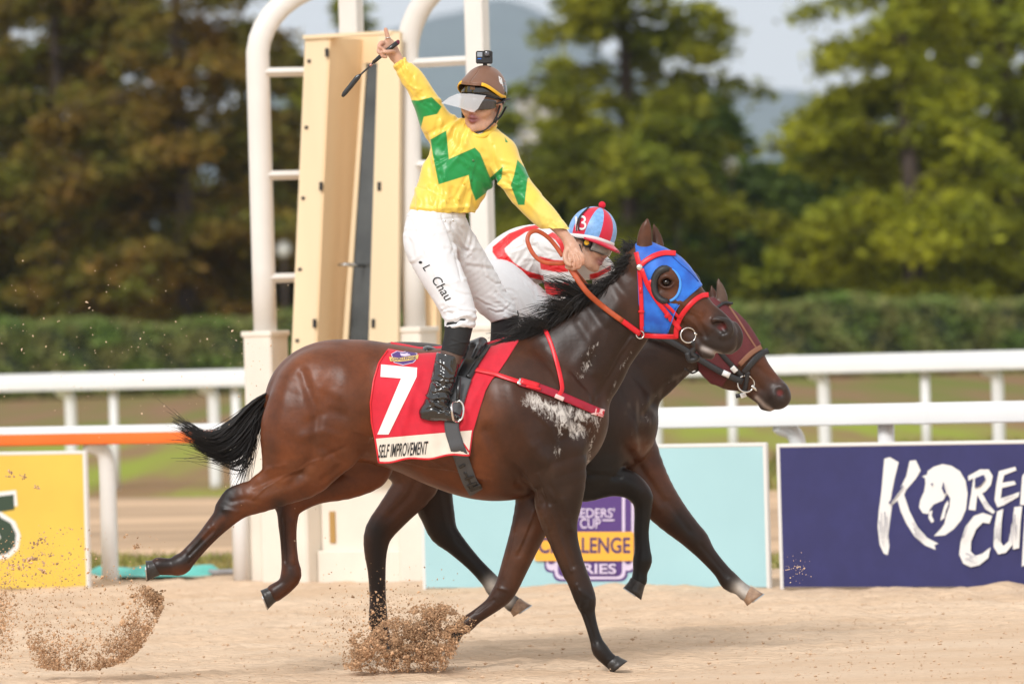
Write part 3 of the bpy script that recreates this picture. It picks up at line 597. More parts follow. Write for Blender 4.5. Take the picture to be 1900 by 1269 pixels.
for x, y in ((573, 114), (568, 237), (562, 368), (556, 500), (551, 632), (545, 760)): slab('bolt', [(x - 3, y - 3), (x + 3, y - 3), (x + 3, y + 3), (x - 3, y + 3)], NC - .006, NC, M_BLACK, CAB)
for x, y in ((703, 346), (692, 600), (606, 98), (595, 346), (583, 600)): slab('hinge', [(x - 3, y - 8), (x + 3, y - 8), (x + 3, y + 8), (x - 3, y + 8)], NC - .02, NC - .0125, M_BLACK, CAB)
mb = MB(); _s = at(636, NC, 2); _z = zat(636, 491, NC); mb.tube([ln(_s - .04, NC + .02, _z), ln(_s + .035, NC - .02, _z)], .009, 8); mb.tube([ln(_s + .03, NC - .018, _z), ln(_s + .03, NC + .2, _z - .01)], .012, 8); mb.build('handle', M_STEEL, CAB)
slab('stay_post', [(786, 530), (810, 530), (806, 885), (782, 885)], NC + .25, NC + .31, M_PEACH, CAB)
# ---- teal mat and hose lying on the verge
M_TEAL = mat('teal_fabric', srgb(96, 190, 178), .6, var=.2, vscale=6, bump=.4, bscale=30); M_GREYH = mat('grey_hose', srgb(150, 148, 150), .6)
s0, s1 = at(165, 1.15), at(385, 1.15); A = []
for i in range(46):
    s = s0 + (s1 - s0) * i / 45; A.append([ln(s, 1.05 + .5 * j / 9 + .02 * math.sin(i * .4), .02 + max(0, .045 * math.sin(math.pi * j / 9) + .03 * float(vnoise(np.array([[s * 4, j * .4, 1]]), 1.3)[0])) * min(1, (45 - i) / 5)) for j in range(10)])
tag(MB().grid(A).build('tarpaulin', M_TEAL), 'crumpled teal tarpaulin lying flat on the ground beside the yellow board', 'tarpaulin')
hp = cr(np.array([ln(at(x, 1.2), 1.2 + dn, .035) for x, dn in ((372, .1), (395, .02), (415, .1), (440, .05), (458, .16))]), 6)
tag(MB().tube(hp, .02, 8).build('hose', M_GREYH), 'short grey hose on the ground between the teal tarpaulin and pale pillar', 'hose')
# ---- hedge, trees, shrubs
def leafcards(C, size, flat=.6, droop=0.0):
    n = len(C); a = RNG.normal(size=(n, 3)); a[:, 2] *= flat; a /= np.linalg.norm(a, axis=1)[:, None]; b = np.cross(a, RNG.normal(size=(n, 3))); b /= np.linalg.norm(b, axis=1)[:, None]
    s = size * RNG.uniform(.6, 1.35, n)[:, None]; V = np.stack([C - a * s, C + b * s * .45, C + a * s, C - b * s * .45], 1).reshape(-1, 3); return V, np.arange(4 * n).reshape(-1, 4)
def leafmat(name, c1, c2, scale=.5, island=.45):
    m = mat(name, c1, .65, var=.6, vscale=scale, col2=c2, island=island, spec=.25); nt = m.node_tree; b = nt.nodes['Principled BSDF']; t = nt.nodes.new('ShaderNodeBsdfTranslucent'); mx = nt.nodes.new('ShaderNodeMixShader'); mx.inputs[0].default_value = .3
    src = b.inputs['Base Color'].links[0].from_socket; nt.links.new(src, t.inputs[0]); nt.links.new(b.outputs[0], mx.inputs[1]); nt.links.new(t.outputs[0], mx.inputs[2]); nt.links.new(mx.outputs[0], nt.nodes['Material Output'].inputs[0]); return m
M_BARK = mat('bark', (.075, .052, .04), .9, var=.4, vscale=6, bump=.6, bscale=20, stretch=(1, 1, .2), bdist=.05)
LEAF = {'brown': leafmat('russet_leaves', (.23, .125, .020), (.13, .135, .018)), 'mix': leafmat('turning_leaves', (.155, .165, .018), (.215, .125, .022)), 'olive': leafmat('olive_leaves', (.285, .275, .017), (.155, .185, .016)), 'yell': leafmat('yellow_green_leaves', (.35, .345, .017), (.205, .235, .016)), 'dark': leafmat('dark_leaves', (.075, .12, .02), (.105, .15, .022)), 'hedge': leafmat('hedge_leaves', (.15, .235, .050), (.27, .26, .09), 1.2)}
def redwood(seed, Hh, Rr, nleaf):
    rg = np.random.default_rng(seed); t = MB(); z = np.linspace(0, Hh, 12); wob = np.cumsum(rg.normal(0, .05, (12, 2)), 0); tr = np.column_stack([wob, z]); t.tube(tr, np.linspace(.30, .03, 12) * Hh / 20, 8, up=(1, 0, 0)); C = []
    nl = int(Hh * 5.2)
    for i in range(nl):
        f_ = rg.beta(1.0, 1.25); zz = Hh * (.035 + .965 * f_); L = Rr * (1 - f_ ** 1.5) * rg.uniform(.6, 1.15) * (1.05 - .35 * (f_ < .08)) + .25; az = rg.uniform(0, 6.283); b0 = np.array([np.interp(zz, z, tr[:, 0]), np.interp(zz, z, tr[:, 1]), zz])
        k = np.linspace(0, 1, 6); rise = rg.uniform(.0, .35); pth = b0 + np.stack([np.cos(az) * L * k, np.sin(az) * L * k, L * (rise * k - .30 * k * k)], 1); t.tube(pth, np.linspace(.05, .012, 6) * (.5 + L / Rr), 4, up=(0, 0, 1), cap=False)
        m = max(6, int(nleaf / nl * (.25 + L / Rr))); u = rg.beta(1.7, 1.1, m); c = np.stack([np.interp(u, k, pth[:, j]) for j in range(3)], 1); sp = (.12 + .30 * (1 - np.abs(u - .55))) * (.45 + .5 * L / Rr)
        c += rg.normal(size=(m, 3)) * sp[:, None] * [1.0, 1.0, .5]; c[:, 2] -= np.abs(rg.normal(0, .16, m)); C.append(c)
    return t, np.concatenate(C)
def mesh_from(t):
    me = raw_mesh('trunk', np.concatenate(t.V), t.F); return me
VAR = []
for sd, Hh, Rr, nl in ((11, 22, 4.3, 30000), (23, 21, 4.5, 30000), (37, 10.5, 3.1, 18000), (41, 22, 4.0, 28000)):
    t, C = redwood(sd, Hh, Rr, nl); RNG2 = RNG; V, F_ = leafcards(C, .17); VAR.append((mesh_from(t), raw_mesh('foliage', V, F_), Hh))
M_COPY = {}
def tree(px, d, var, kind, label, sc=1.0, rot=0.0, cat='tree', group='trees behind the hedge', name='redwood_tree'):
    p = CAMP + np.array([(px - 950) / FPX * d, d, 0]); p[2] = -.03
    root = empty(name, p, label, cat, group); root.rotation_euler = (0, 0, rot); root.scale = (sc,) * 3
    for nm, me, m in (('trunk', VAR[var][0], M_BARK), ('crown', VAR[var][1], LEAF[kind])):
        key = (me.name, kind if nm == 'crown' else '')
        if key not in M_COPY: q = me.copy(); q.materials.append(m); M_COPY[key] = q
        o = bpy.data.objects.new(nm, M_COPY[key]); COL.objects.link(o); o.parent = root
    return root
TREES = [(-330, 166, 0, 'olive', 'olive tree far out beside the left edge, beyond the russet trees', 1), (-70, 172, 3, 'mix', 'turning olive and brown tree cut by the left edge of the view', 1.0), (128, 166, 1, 'mix', 'turning brown and green tree left of the tall russet tree', .98), (345, 161, 0, 'brown', 'tall russet brown tree beside the pale finishing post', 1.0), (235, 182, 3, 'brown', 'russet tree standing back between the two front brown trees', .95), (30, 184, 0, 'olive', 'dull green tree showing behind the turning trees at far left', 1.0), (455, 178, 2, 'brown', 'smaller russet tree seen just left of the arched post', 1.3),
         (560, 196, 2, 'olive', 'low olive tree seen through the ladder rungs of the left arch', .9), (655, 190, 2, 'olive', 'green tree rising above the leaning mirror cabinet', 1.25), (745, 200, 2, 'olive', 'olive tree hidden mostly behind the right arch', .95), (868, 188, 2, 'olive', 'low olive tree behind the first jockey, under the blue hill', .68), (955, 180, 2, 'olive', 'olive tree between the blue hill and the tall right centre tree', .82),
         (1165, 166, 1, 'olive', 'tall olive green tree with dark trunk above the second jockey', 1.0), (1060, 184, 2, 'yell', 'yellow green tree standing close left of the tall olive tree', 1.0), (1285, 182, 2, 'olive', 'olive tree close right of the tall olive tree', .92), (1372, 188, 2, 'olive', 'narrow olive tree spire beside the bright gap of sky', .66), (1468, 196, 2, 'olive', 'low olive tree under the bright gap of sky', .50),
         (1700, 163, 0, 'yell', 'tall yellow green tree with open branches right of the sky gap', 1.0), (1590, 176, 2, 'yell', 'yellow green tree tucked left under the tall tree right of the sky gap', .85), (1770, 178, 3, 'yell', 'yellow green tree standing back between the two tall right trees', .96), (1880, 168, 1, 'yell', 'yellow green tree at the right edge of the view', 1.0), (2130, 170, 0, 'yell', 'yellow green tree out beyond the right edge', 1.0), (2330, 174, 3, 'olive', 'olive tree farthest out to the right', 1.0)]
for i, (px, d, v, k, lb, sc) in enumerate(TREES): tree(px, d, v, k, lb, sc, rot=i * 1.7)
def bush_pts(n, rx, ry, h, rg):
    a = rg.uniform(0, 6.283, n); z = rg.beta(1.2, 1.2, n); r = np.sqrt(rg.uniform(.25, 1, n)) * (1 - .75 * z ** 2.2) * (1 + .25 * np.sin(3 * a + 5 * z)); return np.stack([np.cos(a) * r * rx, np.sin(a) * r * ry, z * h], 1)
BUSH = []
for sd in (3, 5, 8):
    rg = np.random.default_rng(sd); C = bush_pts(5200, 2.2, 1.8, 5.2, rg); V, F_ = leafcards(C, .19); t = MB(); t.tube([(0, 0, 0), (.05, .02, 2), (0, .05, 4.6)], [.12, .08, .03], 6, up=(1, 0, 0)); VAR.append((mesh_from(t), raw_mesh('foliage', V, F_), 5.2))
ORD = ['first', 'second', 'third', 'fourth', 'fifth', 'sixth', 'seventh', 'eighth', 'ninth']
CNT = {}
def shrub_label(i, px, side):
    k = CNT.get(side, 0); CNT[side] = k + 1; return 'dark green evergreen shrub %s, %s from the left there' % (side, ORD[k])
for i, px in enumerate(list(range(-340, 2300, 118))):
    side = 'under the russet trees' if px < 470 else ('behind the finishing post' if px < 940 else ('under the olive trees' if px < 1420 else 'under the yellow green trees'))
    dark = 'dark'
    tree(px + 17 * math.sin(i * 2.1), 186 + 6 * math.sin(i * 1.3), 4 + i % 3, dark, shrub_label(i, px, side), 1.1 + .22 * math.sin(i * 3.7) + (.38 if 1040 < px < 1560 else .1), rot=i * 2.2, cat='shrub', group='dark shrubs ' + side, name='evergreen_shrub')
dH = 147.0; HL = 17.0
def hz_(s): return 1.86 + .10 * np.sin(s * .9) + .06 * np.sin(s * 2.3 + 1)
C = []
n = 30000; s = RNG.uniform(-HL, HL, n); top = RNG.random(n) < .3; zz = np.where(top, hz_(s) + RNG.normal(0, .06, n), RNG.uniform(0.02, 1, n) * hz_(s)); yy = np.where(top, RNG.uniform(-.6, .6, n), -.6 + RNG.normal(0, .09, n) + .16 * np.sin(s * 3.1 + zz * 4)); yy = np.where(RNG.random(n) < .12, -yy, yy)
HC = np.array([0, dH + CAMP[1], 0]); HE = EX * 0 + np.array([1, 0, 0.]); hc = HC + np.stack([s, yy, zz], 1); HED = empty('hedge', HC, 'long clipped green hedge running below the trees', 'hedge')
V, F_ = leafcards(hc, .11, 1); link('foliage', raw_mesh('foliage', V, F_), LEAF['hedge'], HED, smooth=False)
mb = MB(); mb.loft([[HC + np.array([x, y, z]) for y, z in ((-.5, 0), (-.52, hz_(x) * .5), (-.48, hz_(x) - .08), (.48, hz_(x) - .08), (.52, hz_(x) * .5), (.5, 0))] for x in np.linspace(-HL, HL, 60)]); mb.build('branches', mat('hedge_twigs', (.022, .030, .012), .9), HED)
# ---- pale things glimpsed between the trees, the hills and the air
M_PALE = mat('pale_glass_lamp', (.8, .78, .72), .3)
for px, py, d, r, lb in ((526, 463, 158, .20, 'white globe lamp glimpsed between the left arch and the cabinet'), (1356, 310, 172, .25, 'pale globe lamp high among the olive leaves beside the dark gap'), (1255, 361, 174, .17, 'small pale pinkish globe lamp among the olive leaves above the second jockey')):
    b = CAMP + np.array([(px - 950) / FPX * d, d, 0]); zc = float(P(px, py, d + CAMP[1])[2]); b[0] = float(P(px, py, d + CAMP[1])[0]); root = empty('garden_lamp', (b[0], b[1], 0), lb, 'lamp', 'pale lamps in the park')
    mb = MB(); th = np.arange(12) * math.pi / 6; mb.loft([[(b[0] + r * math.sin(a) * math.cos(t), b[1] + r * math.sin(a) * math.sin(t), zc - r * 1.2 * math.cos(a)) for t in th] for a in np.linspace(.1, math.pi - .1, 8)]); mb.build('globe', M_PALE, root); MB().tube([(b[0], b[1], zc - r), (b[0], b[1], 0)], .05, 8).build('lamp_post', M_BARK, root)
M_HILL = mat('hill_forest', (.07, .09, .07), 1.0, var=.4, vscale=.012)
def hill(name, Y, prof, depth):
    A = []
    for x, h in prof: A.append([(x, Y + dy, max(-1, h * k) + 3 * float(vnoise(np.array([[x, dy, h]]), .02)[0])) for dy, k in ((-depth, 0), (-depth * .6, .45), (-depth * .25, .85), (0, 1), (depth * .6, .6), (depth, 0))])
    return tag(MB().grid(A).build(name, M_HILL), kind='structure')
def hx(px, d): return (px - 950) / FPX * d
D1 = 8200; hp_ = [(-600, 30), (200, 40), (400, 80), (560, 100), (680, 112), (780, 117), (860, 121), (930, 126), (1000, 123), (1080, 113), (1180, 98), (1300, 90), (1420, 88), (1500, 87), (1650, 80), (2000, 70), (2800, 40)]
hill('hills', D1 + CAMP[1], [(hx(px, D1), h) for px, h in [tuple(x) for x in cr(np.array(hp_, float) * [1, 3.73], 5)]], 700)
BLD = empty('distant_building', (hx(1010, 700), 700, 0), 'pale blurred building on the slope behind the olive trees', 'building')
bx, bz = hx(1012, 726.4), 0; mb = MB(); mb.box((bx - 2.8, 698, 0), (bx + 2.6, 704, 30)); mb.build('wall', mat('pale_wall', (.55, .5, .48), .8), BLD, smooth=False)
mb = MB(); mb.box((bx - 3.2, 697.6, 30.01), (bx + 3, 704.4, 31)); mb.build('roof', mat('grey_roof', (.3, .28, .27), .8), BLD, smooth=False)
mb = MB()
for k in range(6):
    mb = MB(); mb.box((bx - 2.2 + (k % 3) * 1.7, 697.9, 22.5 + 3.4 * (k // 3)), (bx - 1.2 + (k % 3) * 1.7, 697.99, 24.5 + 3.4 * (k // 3))); mb.build('window', mat('far_window', (.08, .09, .1), .2), BLD, smooth=False)
m = bpy.data.materials.new('air'); m.use_nodes = True; nt = m.node_tree; nt.nodes.remove(nt.nodes['Principled BSDF']); pv = nt.nodes.new('ShaderNodeVolumePrincipled'); pv.inputs['Color'].default_value = (.70, .84, 1.0, 1); pv.inputs['Density'].default_value = .000095; pv.inputs['Anisotropy'].default_value = 0.0; nt.links.new(pv.outputs[0], nt.nodes['Material Output'].inputs['Volume'])
if HAZE: tag(MB().box((-4500, -70, -1.1), (4500, 9300, 520)).build('haze', m, smooth=False), kind='stuff')
# ================================================================== HORSES
BAY = (.130, .037, .0118); DARK = (.0245, .0108, .0062); BLK = (.0075, .0065, .0063); MUZ = (.028, .021, .019); BRN = (.070, .026, .0125)
M_COAT = mat('horse_coat', attr=True, rough=.40, var=.28, vscale=9, bump=.28, bscale=42, spec=.30, bdist=.004, coat=.04, croughness=.3, rvar=.10, speck=.16, sscale=46)
M_HOOF = mat('hoof_horn', (.030, .026, .024), .35, var=.4, vscale=40, bump=.2, bscale=80)
M_HOOFP = mat('pale_hoof_horn', (.52, .34, .22), .4, var=.25, vscale=45, bump=.2, bscale=80, col2=(.25, .15, .10))
M_SHOE = mat('shoe_metal', (.5, .5, .5), .35, metal=1.0)
M_HAIR = mat('black_hair', (.010, .0075, .0065), .42, island=.5, spec=.5)
M_EYE = mat('horse_eye', (.010, .005, .003), .12, spec=.5)
M_WHITEHAIR = mat('white_hair', (.6, .57, .53), .6)

def foam_coat(m):
    nt = m.node_tree; N = nt.nodes; L = nt.links; b = N['Principled BSDF']; a = [n for n in N if n.type == 'VERTEX_COLOR'][0]; src = b.inputs['Base Color'].links[0].from_socket
    tc = N.new('ShaderNodeTexCoord'); mp = N.new('ShaderNodeMapping'); mp.inputs['Rotation'].default_value = (0, R_(-20), 0); mp.inputs['Scale'].default_value = (1.7, 1, .8); L.new(tc.outputs['Object'], mp.inputs['Vector'])
    n1 = N.new('ShaderNodeTexNoise'); n1.inputs['Scale'].default_value = 30; n1.inputs['Detail'].default_value = 7; n1.inputs['Roughness'].default_value = .72; n1.inputs['Distortion'].default_value = 1.2; L.new(mp.outputs[0], n1.inputs['Vector'])
    ad = N.new('ShaderNodeMath'); ad.operation = 'MULTIPLY_ADD'; L.new(n1.outputs['Fac'], ad.inputs[0]); ad.inputs[1].default_value = 2.4; L.new(a.outputs['Alpha'], ad.inputs[2])
    mr = N.new('ShaderNodeMapRange'); mr.inputs['From Min'].default_value = 1.68; mr.inputs['From Max'].default_value = 2.2; mr.inputs['To Max'].default_value = .85; L.new(ad.outputs[0], mr.inputs['Value'])
    mx = N.new('ShaderNodeMixRGB'); L.new(mr.outputs[0], mx.inputs['Fac']); L.new(src, mx.inputs[1]); mx.inputs[2].default_value = (.66, .62, .58, 1); L.new(mx.outputs[0], b.inputs['Base Color'])
    rr_ = N.new('ShaderNodeMapRange'); rr_.inputs['To Min'].default_value = b.inputs['Roughness'].default_value; rr_.inputs['To Max'].default_value = .8; L.new(mr.outputs[0], rr_.inputs['Value']); L.new(rr_.outputs[0], b.inputs['Roughness'])
foam_coat(M_COAT)
def horse_mesh(name, fld, lines, space, parent, foam=None, extra=None, soft=7):
    V, Q = fld.mesh(smooth=1); C = fld.colour(V, soft); V = sculpt(V, Q, [(l[0], l[1], l[2] * 1.55) + tuple(l[3:]) for l in lines]); V = lap(V, Q, .3)
    N = normals(V, Q)
    if extra: C = extra(V, N, C)
    me = raw_mesh(name, space.w(V), Q, C); o = link(name, me, M_COAT, parent); return o, V, Q
def hoof(space, parent, A, axis, front, rA, rB, length, name='hoof', m=None, w=0.0, shoe=True, ratio=.85, sole_tilt=0.0):
    """A coronet centre, axis coronet->sole, front = direction of the toe (both in the picture plane)"""
    A = np.array([A[0], A[1], w], float); ax = np.array([axis[0], axis[1], 0.]); ax /= np.linalg.norm(ax); fr = np.array([front[0], front[1], 0.]); fr -= ax * (fr @ ax); fr /= np.linalg.norm(fr); dw = np.array([0, 0, 1.])
    th = np.arange(20) * math.pi / 10; mb = MB(); rings = []
    for t in (0, .12, .4, .75, 1.0):
        r = rA + (rB - rA) * t + (1.2 if t == .12 else 0); c = A + ax * length * t + fr * (rB - rA) * .7 * t
        rings.append([c + fr * r * math.cos(a) * (1 if math.cos(a) > 0 else .8) + dw * r * ratio * math.sin(a) + ax * (sole_tilt * r * math.cos(a) * t) for a in th])
    mb.loft(rings); h = mb.build(name, m or M_HOOF, parent, space=space)
    if shoe:
        o, i = np.array(rings[-1]), None; c = o.mean(0); s = MB(); L = []
        for k in range(20):
            d = o[k] - c; L.append([c + d * 1.05, c + d * 1.05 + ax * 2.2, c + d * .72 + ax * 2.2, c + d * .72])
        L = [L[k % 20] for k in range(14, 14 + 13)]
        s.loft(L); s.build('horseshoe', M_SHOE, h, space=space, smooth=False)
    return h
def strands(paths, space, name, m, parent, r0=.9, sides=3):
    """paths: list of (k,3) arrays in pixel space; thin tapering hairs"""
    V = []; F = []; o = 0
    for p in paths:
        k = len(p); T = np.gradient(p, axis=0); T /= np.linalg.norm(T, axis=1)[:, None] + 1e-9
        a = np.stack([-T[:, 1], T[:, 0], np.zeros(k)], 1); b = np.array([0, 0, 1.]) + 0 * a; rr = r0 * np.linspace(1, .25, k)[:, None] * RNG.uniform(.7, 1.3)
        for j in range(sides): V.append(p + rr * (math.cos(j * 2 * math.pi / sides) * a + math.sin(j * 2 * math.pi / sides) * b))
        for i in range(k - 1):
            for j in range(sides): F.append((o + j * k + i, o + j * k + i + 1, o + ((j + 1) % sides) * k + i + 1, o + ((j + 1) % sides) * k + i))
        o += k * sides
    me = raw_mesh(name, space.w(np.concatenate(V)), np.array(F)); return link(name, me, m, parent)

# ---------------------------------------------------------------- horse number seven
HORSE = empty('horse', P(900, 1230, 0), 'galloping dark bay horse in blue hood and red number seven saddle cloth, nearest the camera', 'horse', 'racehorses')
f = Field((240, 395, -135), (1400, 1262, 135), 2.1)
# barrel
f.chain([(548, 752, 0, 60, .85), (600, 738, 0, 101, .92), (660, 742, 0, 112, .93), (720, 751, 0, 113, .93), (780, 765, 0, 118, .92), (850, 778, 0, 134, .84), (910, 786, 0, 143, .77), (965, 776, 0, 145, .7), (1012, 772, 0, 118, .7)], 10, n=9, col=BAY)
f.chain([(985, 800, 0, 100, .78), (1042, 802, 0, 60, 1.15), (1058, 770, 0, 46, 1.2)], 22, col=DARK)
# neck
f.chain([(975, 735, 0, 108, .55), (1056, 686, 0, 95, .47), (1104, 638, 0, 77, .47), (1146, 590, 0, 69, .46), (1182, 543, 0, 59, .48)], 16, n=10, col=DARK)
# hind quarters
f.chain([(600, 738, -48, 90, .62), (577, 795, -55, 93, .58), (560, 848, -55, 74, .56), (528, 890, -52, 46, .66), (482, 918, -50, 33, .75), (442, 936, -50, 27, .62), (404, 973, -50, 19.5, .72), (373, 1008, -50, 15.5, .8), (347, 1036, -50, 17, .85), (334, 1047, -50, 20, .85), (318, 1051, -50, 16, .9), (294, 1050, -50, 16.5, .95)], 14, col=BAY)
f.chain([(452, 910, -50, 14, .7), (428, 918, -50, 13, .65), (412, 940, -50, 12, .7)], 10, col=BRN)
f.chain([(640, 795, -62, 66, .55), (632, 826, -62, 42, .55)], 26, col=BAY)
f.chain([(610, 745, 48, 90, .62), (655, 825, 52, 74, .55), (682, 868, 50, 43, .62), (640, 892, 50, 35, .7), (585, 909, 50, 27, .75), (541, 934, 50, 24, .65), (534, 962, 50, 19, .75), (535, 1000, 50, 15.5, .8), (538, 1040, 50, 16, .85), (540, 1066, 50, 19.5, .85), (530, 1085, 50, 16, .9), (510, 1099, 50, 17, .95)], 10, col=BAY)
f.chain([(530, 918, 50, 13, .7), (519, 938, 50, 10, .65)], 8, col=BRN)
# forequarters
f.chain([(1000, 800, -52, 88, .55), (1030, 880, -50, 58, .62), (1035, 925, -46, 46, .7), (1037, 965, -43, 35, .72), (1047, 1005, -42, 26.5, .75), (1063, 1050, -41, 22, .8), (1078, 1088, -41, 21, .85), (1086, 1112, -41, 20, .85), (1091, 1135, -41, 13.5, .85), (1099, 1165, -41, 11, .9), (1107, 1190, -41, 12, .9), (1114, 1206, -41, 15.5, .9), (1126, 1220, -41, 14, .95), (1138, 1230, -41, 14, 1)], 12, col=DARK)
f.chain([(1005, 830, 45, 70, .55), (1008, 890, 45, 55, .65), (1000, 930, 42, 44, .7), (980, 985, 41, 33, .75), (957, 1045, 41, 26, .8), (941, 1086, 41, 22, .85), (930, 1104, 41, 20, .85), (912, 1123, 41, 15, .9), (884, 1143, 41, 13, .9), (866, 1157, 41, 15, .9), (850, 1168, 41, 13, 1)], 10, col=BRN)
# head, turned a little to the camera
HW = lambda u: -(u - 1200) * .17
H = lambda u, v, r, q, w=0: (u, v, HW(u) + w, r, q)
f.chain([H(1196, 494, 44, .72), H(1232, 518, 49, .72), H(1263, 556, 46, .66), H(1295, 585, 36, .64), H(1326, 606, 31, .62), H(1343, 620, 26, .78), H(1348, 633, 20, .9)], 8, n=4, col=BRN)
f.chain([H(1208, 545, 48, .6), H(1224, 567, 50, .55), H(1236, 585, 36, .6), H(1268, 617, 20, .7), H(1298, 640, 14, .9), H(1313, 650, 13, 1.1)], 9, n=4, col=BRN)
f.chain([H(1318, 628, 20, .9), H(1342, 640, 17, 1.0), H(1352, 640, 13, 1.1)], 6, col=MUZ)
f.chain([H(1325, 596, 6, .8, -24), H(1340, 593, 7, .8, -22), H(1352, 603, 8, .8, -17), H(1353, 617, 7, .8, -17), H(1342, 624, 6, .8, -20)], 5, col=MUZ)
f.chain([H(1360, 608, 12, .8, 12), H(1366, 622, 13, .8, 15), H(1364, 638, 12, .8, 14), H(1354, 648, 10, .9, 10)], 5, col=MUZ)
f.chain([H(1308, 655, 11, 1.1), H(1318, 659, 8, 1.2)], 6, col=MUZ)
FH = f.copy(0)
f.chain([H(1216, 513, 9, .8, -31), H(1238, 505, 10, .7, -33), H(1256, 522, 8, .8, -29)], 8, col=BRN)      # brow
f.chain([H(1225, 548, 8, .6, -33), H(1262, 562, 8, .6, -27), H(1300, 578, 6, .6, -20)], 8, col=BRN)        # facial crest
f.chain([H(1236, 524, 12, .9, -40)], 5, op='s')
f.chain([H(1326, 602, 4.5, 1, -25), H(1337, 605, 9.5, 1.1, -26), H(1344, 612, 7, 1, -25)], 3, op='s')
f.chain([H(1374, 620, 5, 1, 2), H(1377, 630, 5, 1, 4)], 3, op='s')
f.chain([H(1223, 524, 2.6, .9, -37), H(1229, 516, 3.2, .9, -38), H(1238, 513, 3.4, .9, -38), H(1248, 519, 2.8, .9, -36)], 3)
f.chain([H(1224, 527, 2.2, .9, -37), H(1232, 533, 2.6, .9, -37), H(1243, 533, 2.4, .9, -36), H(1250, 526, 2, .9, -35)], 3)
f.chain([(1296, 634, -34, 2.6), (1312, 644, -34, 2.6), (1328, 651, -34, 2.2), (1338, 654, -32, 1.8)], 3, op='s')
# ears
f.chain([(1196, 470, -10, 14, .8), (1196, 446, -13, 14, .55), (1198, 426, -15, 11, .5), (1201, 408, -15, 3, .8)], 7, n=4, col=BRN)
f.chain([(1206, 456, -24, 4, .8), (1203, 440, -24, 6, .6), (1202, 422, -22, 3.5, .6)], 4, op='s')
f.chain([(1222, 468, 14, 12, .8), (1220, 446, 16, 10, .55), (1216, 428, 16, 6, .55), (1213, 417, 16, 2, .8)], 6, n=4, col=BRN)
VEINS7 = [([(700, 862), (740, 852), (790, 868), (840, 872), (900, 892)], 2.6, 1.0), ([(660, 800), (690, 815), (700, 840)], 2.6, .9), ([(560, 870), (530, 882), (490, 905), (470, 925)], 2.6, 1.1), ([(600, 850), (570, 862), (550, 880)], 2.4, .8), ([(1020, 940), (1032, 975), (1046, 1020), (1060, 1060)], 2.4, 1.2), ([(1040, 925), (1050, 955), (1048, 990)], 2.4, 1.0), ([(990, 950), (975, 990), (962, 1020)], 2.4, 1.1), ([(955, 990), (948, 1030), (936, 1070)], 2.4, .9), ([(960, 850), (975, 870), (970, 895), (990, 905)], 2.6, .9), ([(1000, 820), (1015, 850), (1010, 880)], 2.6, .8), ([(1262, 560), (1282, 580), (1300, 588)], 2.2, 1.0), ([(1268, 585), (1290, 602), (1302, 620)], 2.2, 1.0), ([(1282, 580), (1292, 602)], 2.0, .8), ([(1128, 700), (1150, 660), (1172, 628)], 3.2, 1.3), ([(395, 975), (372, 1000), (350, 1026)], 2.2, 1.0), ([(412, 985), (380, 1015), (352, 1044)], 2.6, -1.4), ([(545, 965), (546, 1000), (546, 1045)], 2.2, 1.0), ([(526, 960), (528, 1000), (530, 1045)], 2.6, -1.4), ([(1084, 1135), (1094, 1165), (1102, 1195)], 2.2, -1.5), ([(916, 1112), (885, 1135)], 2.4, -1.2), ([(925, 1090), (940, 1095)], 3, 1.4), ([(1070, 1085), (1080, 1105), (1078, 1125)], 3, 1.4), ([(640, 830), (600, 850)], 4, -1.2), ([(470, 890), (500, 870), (530, 862)], 5, 1.4)]
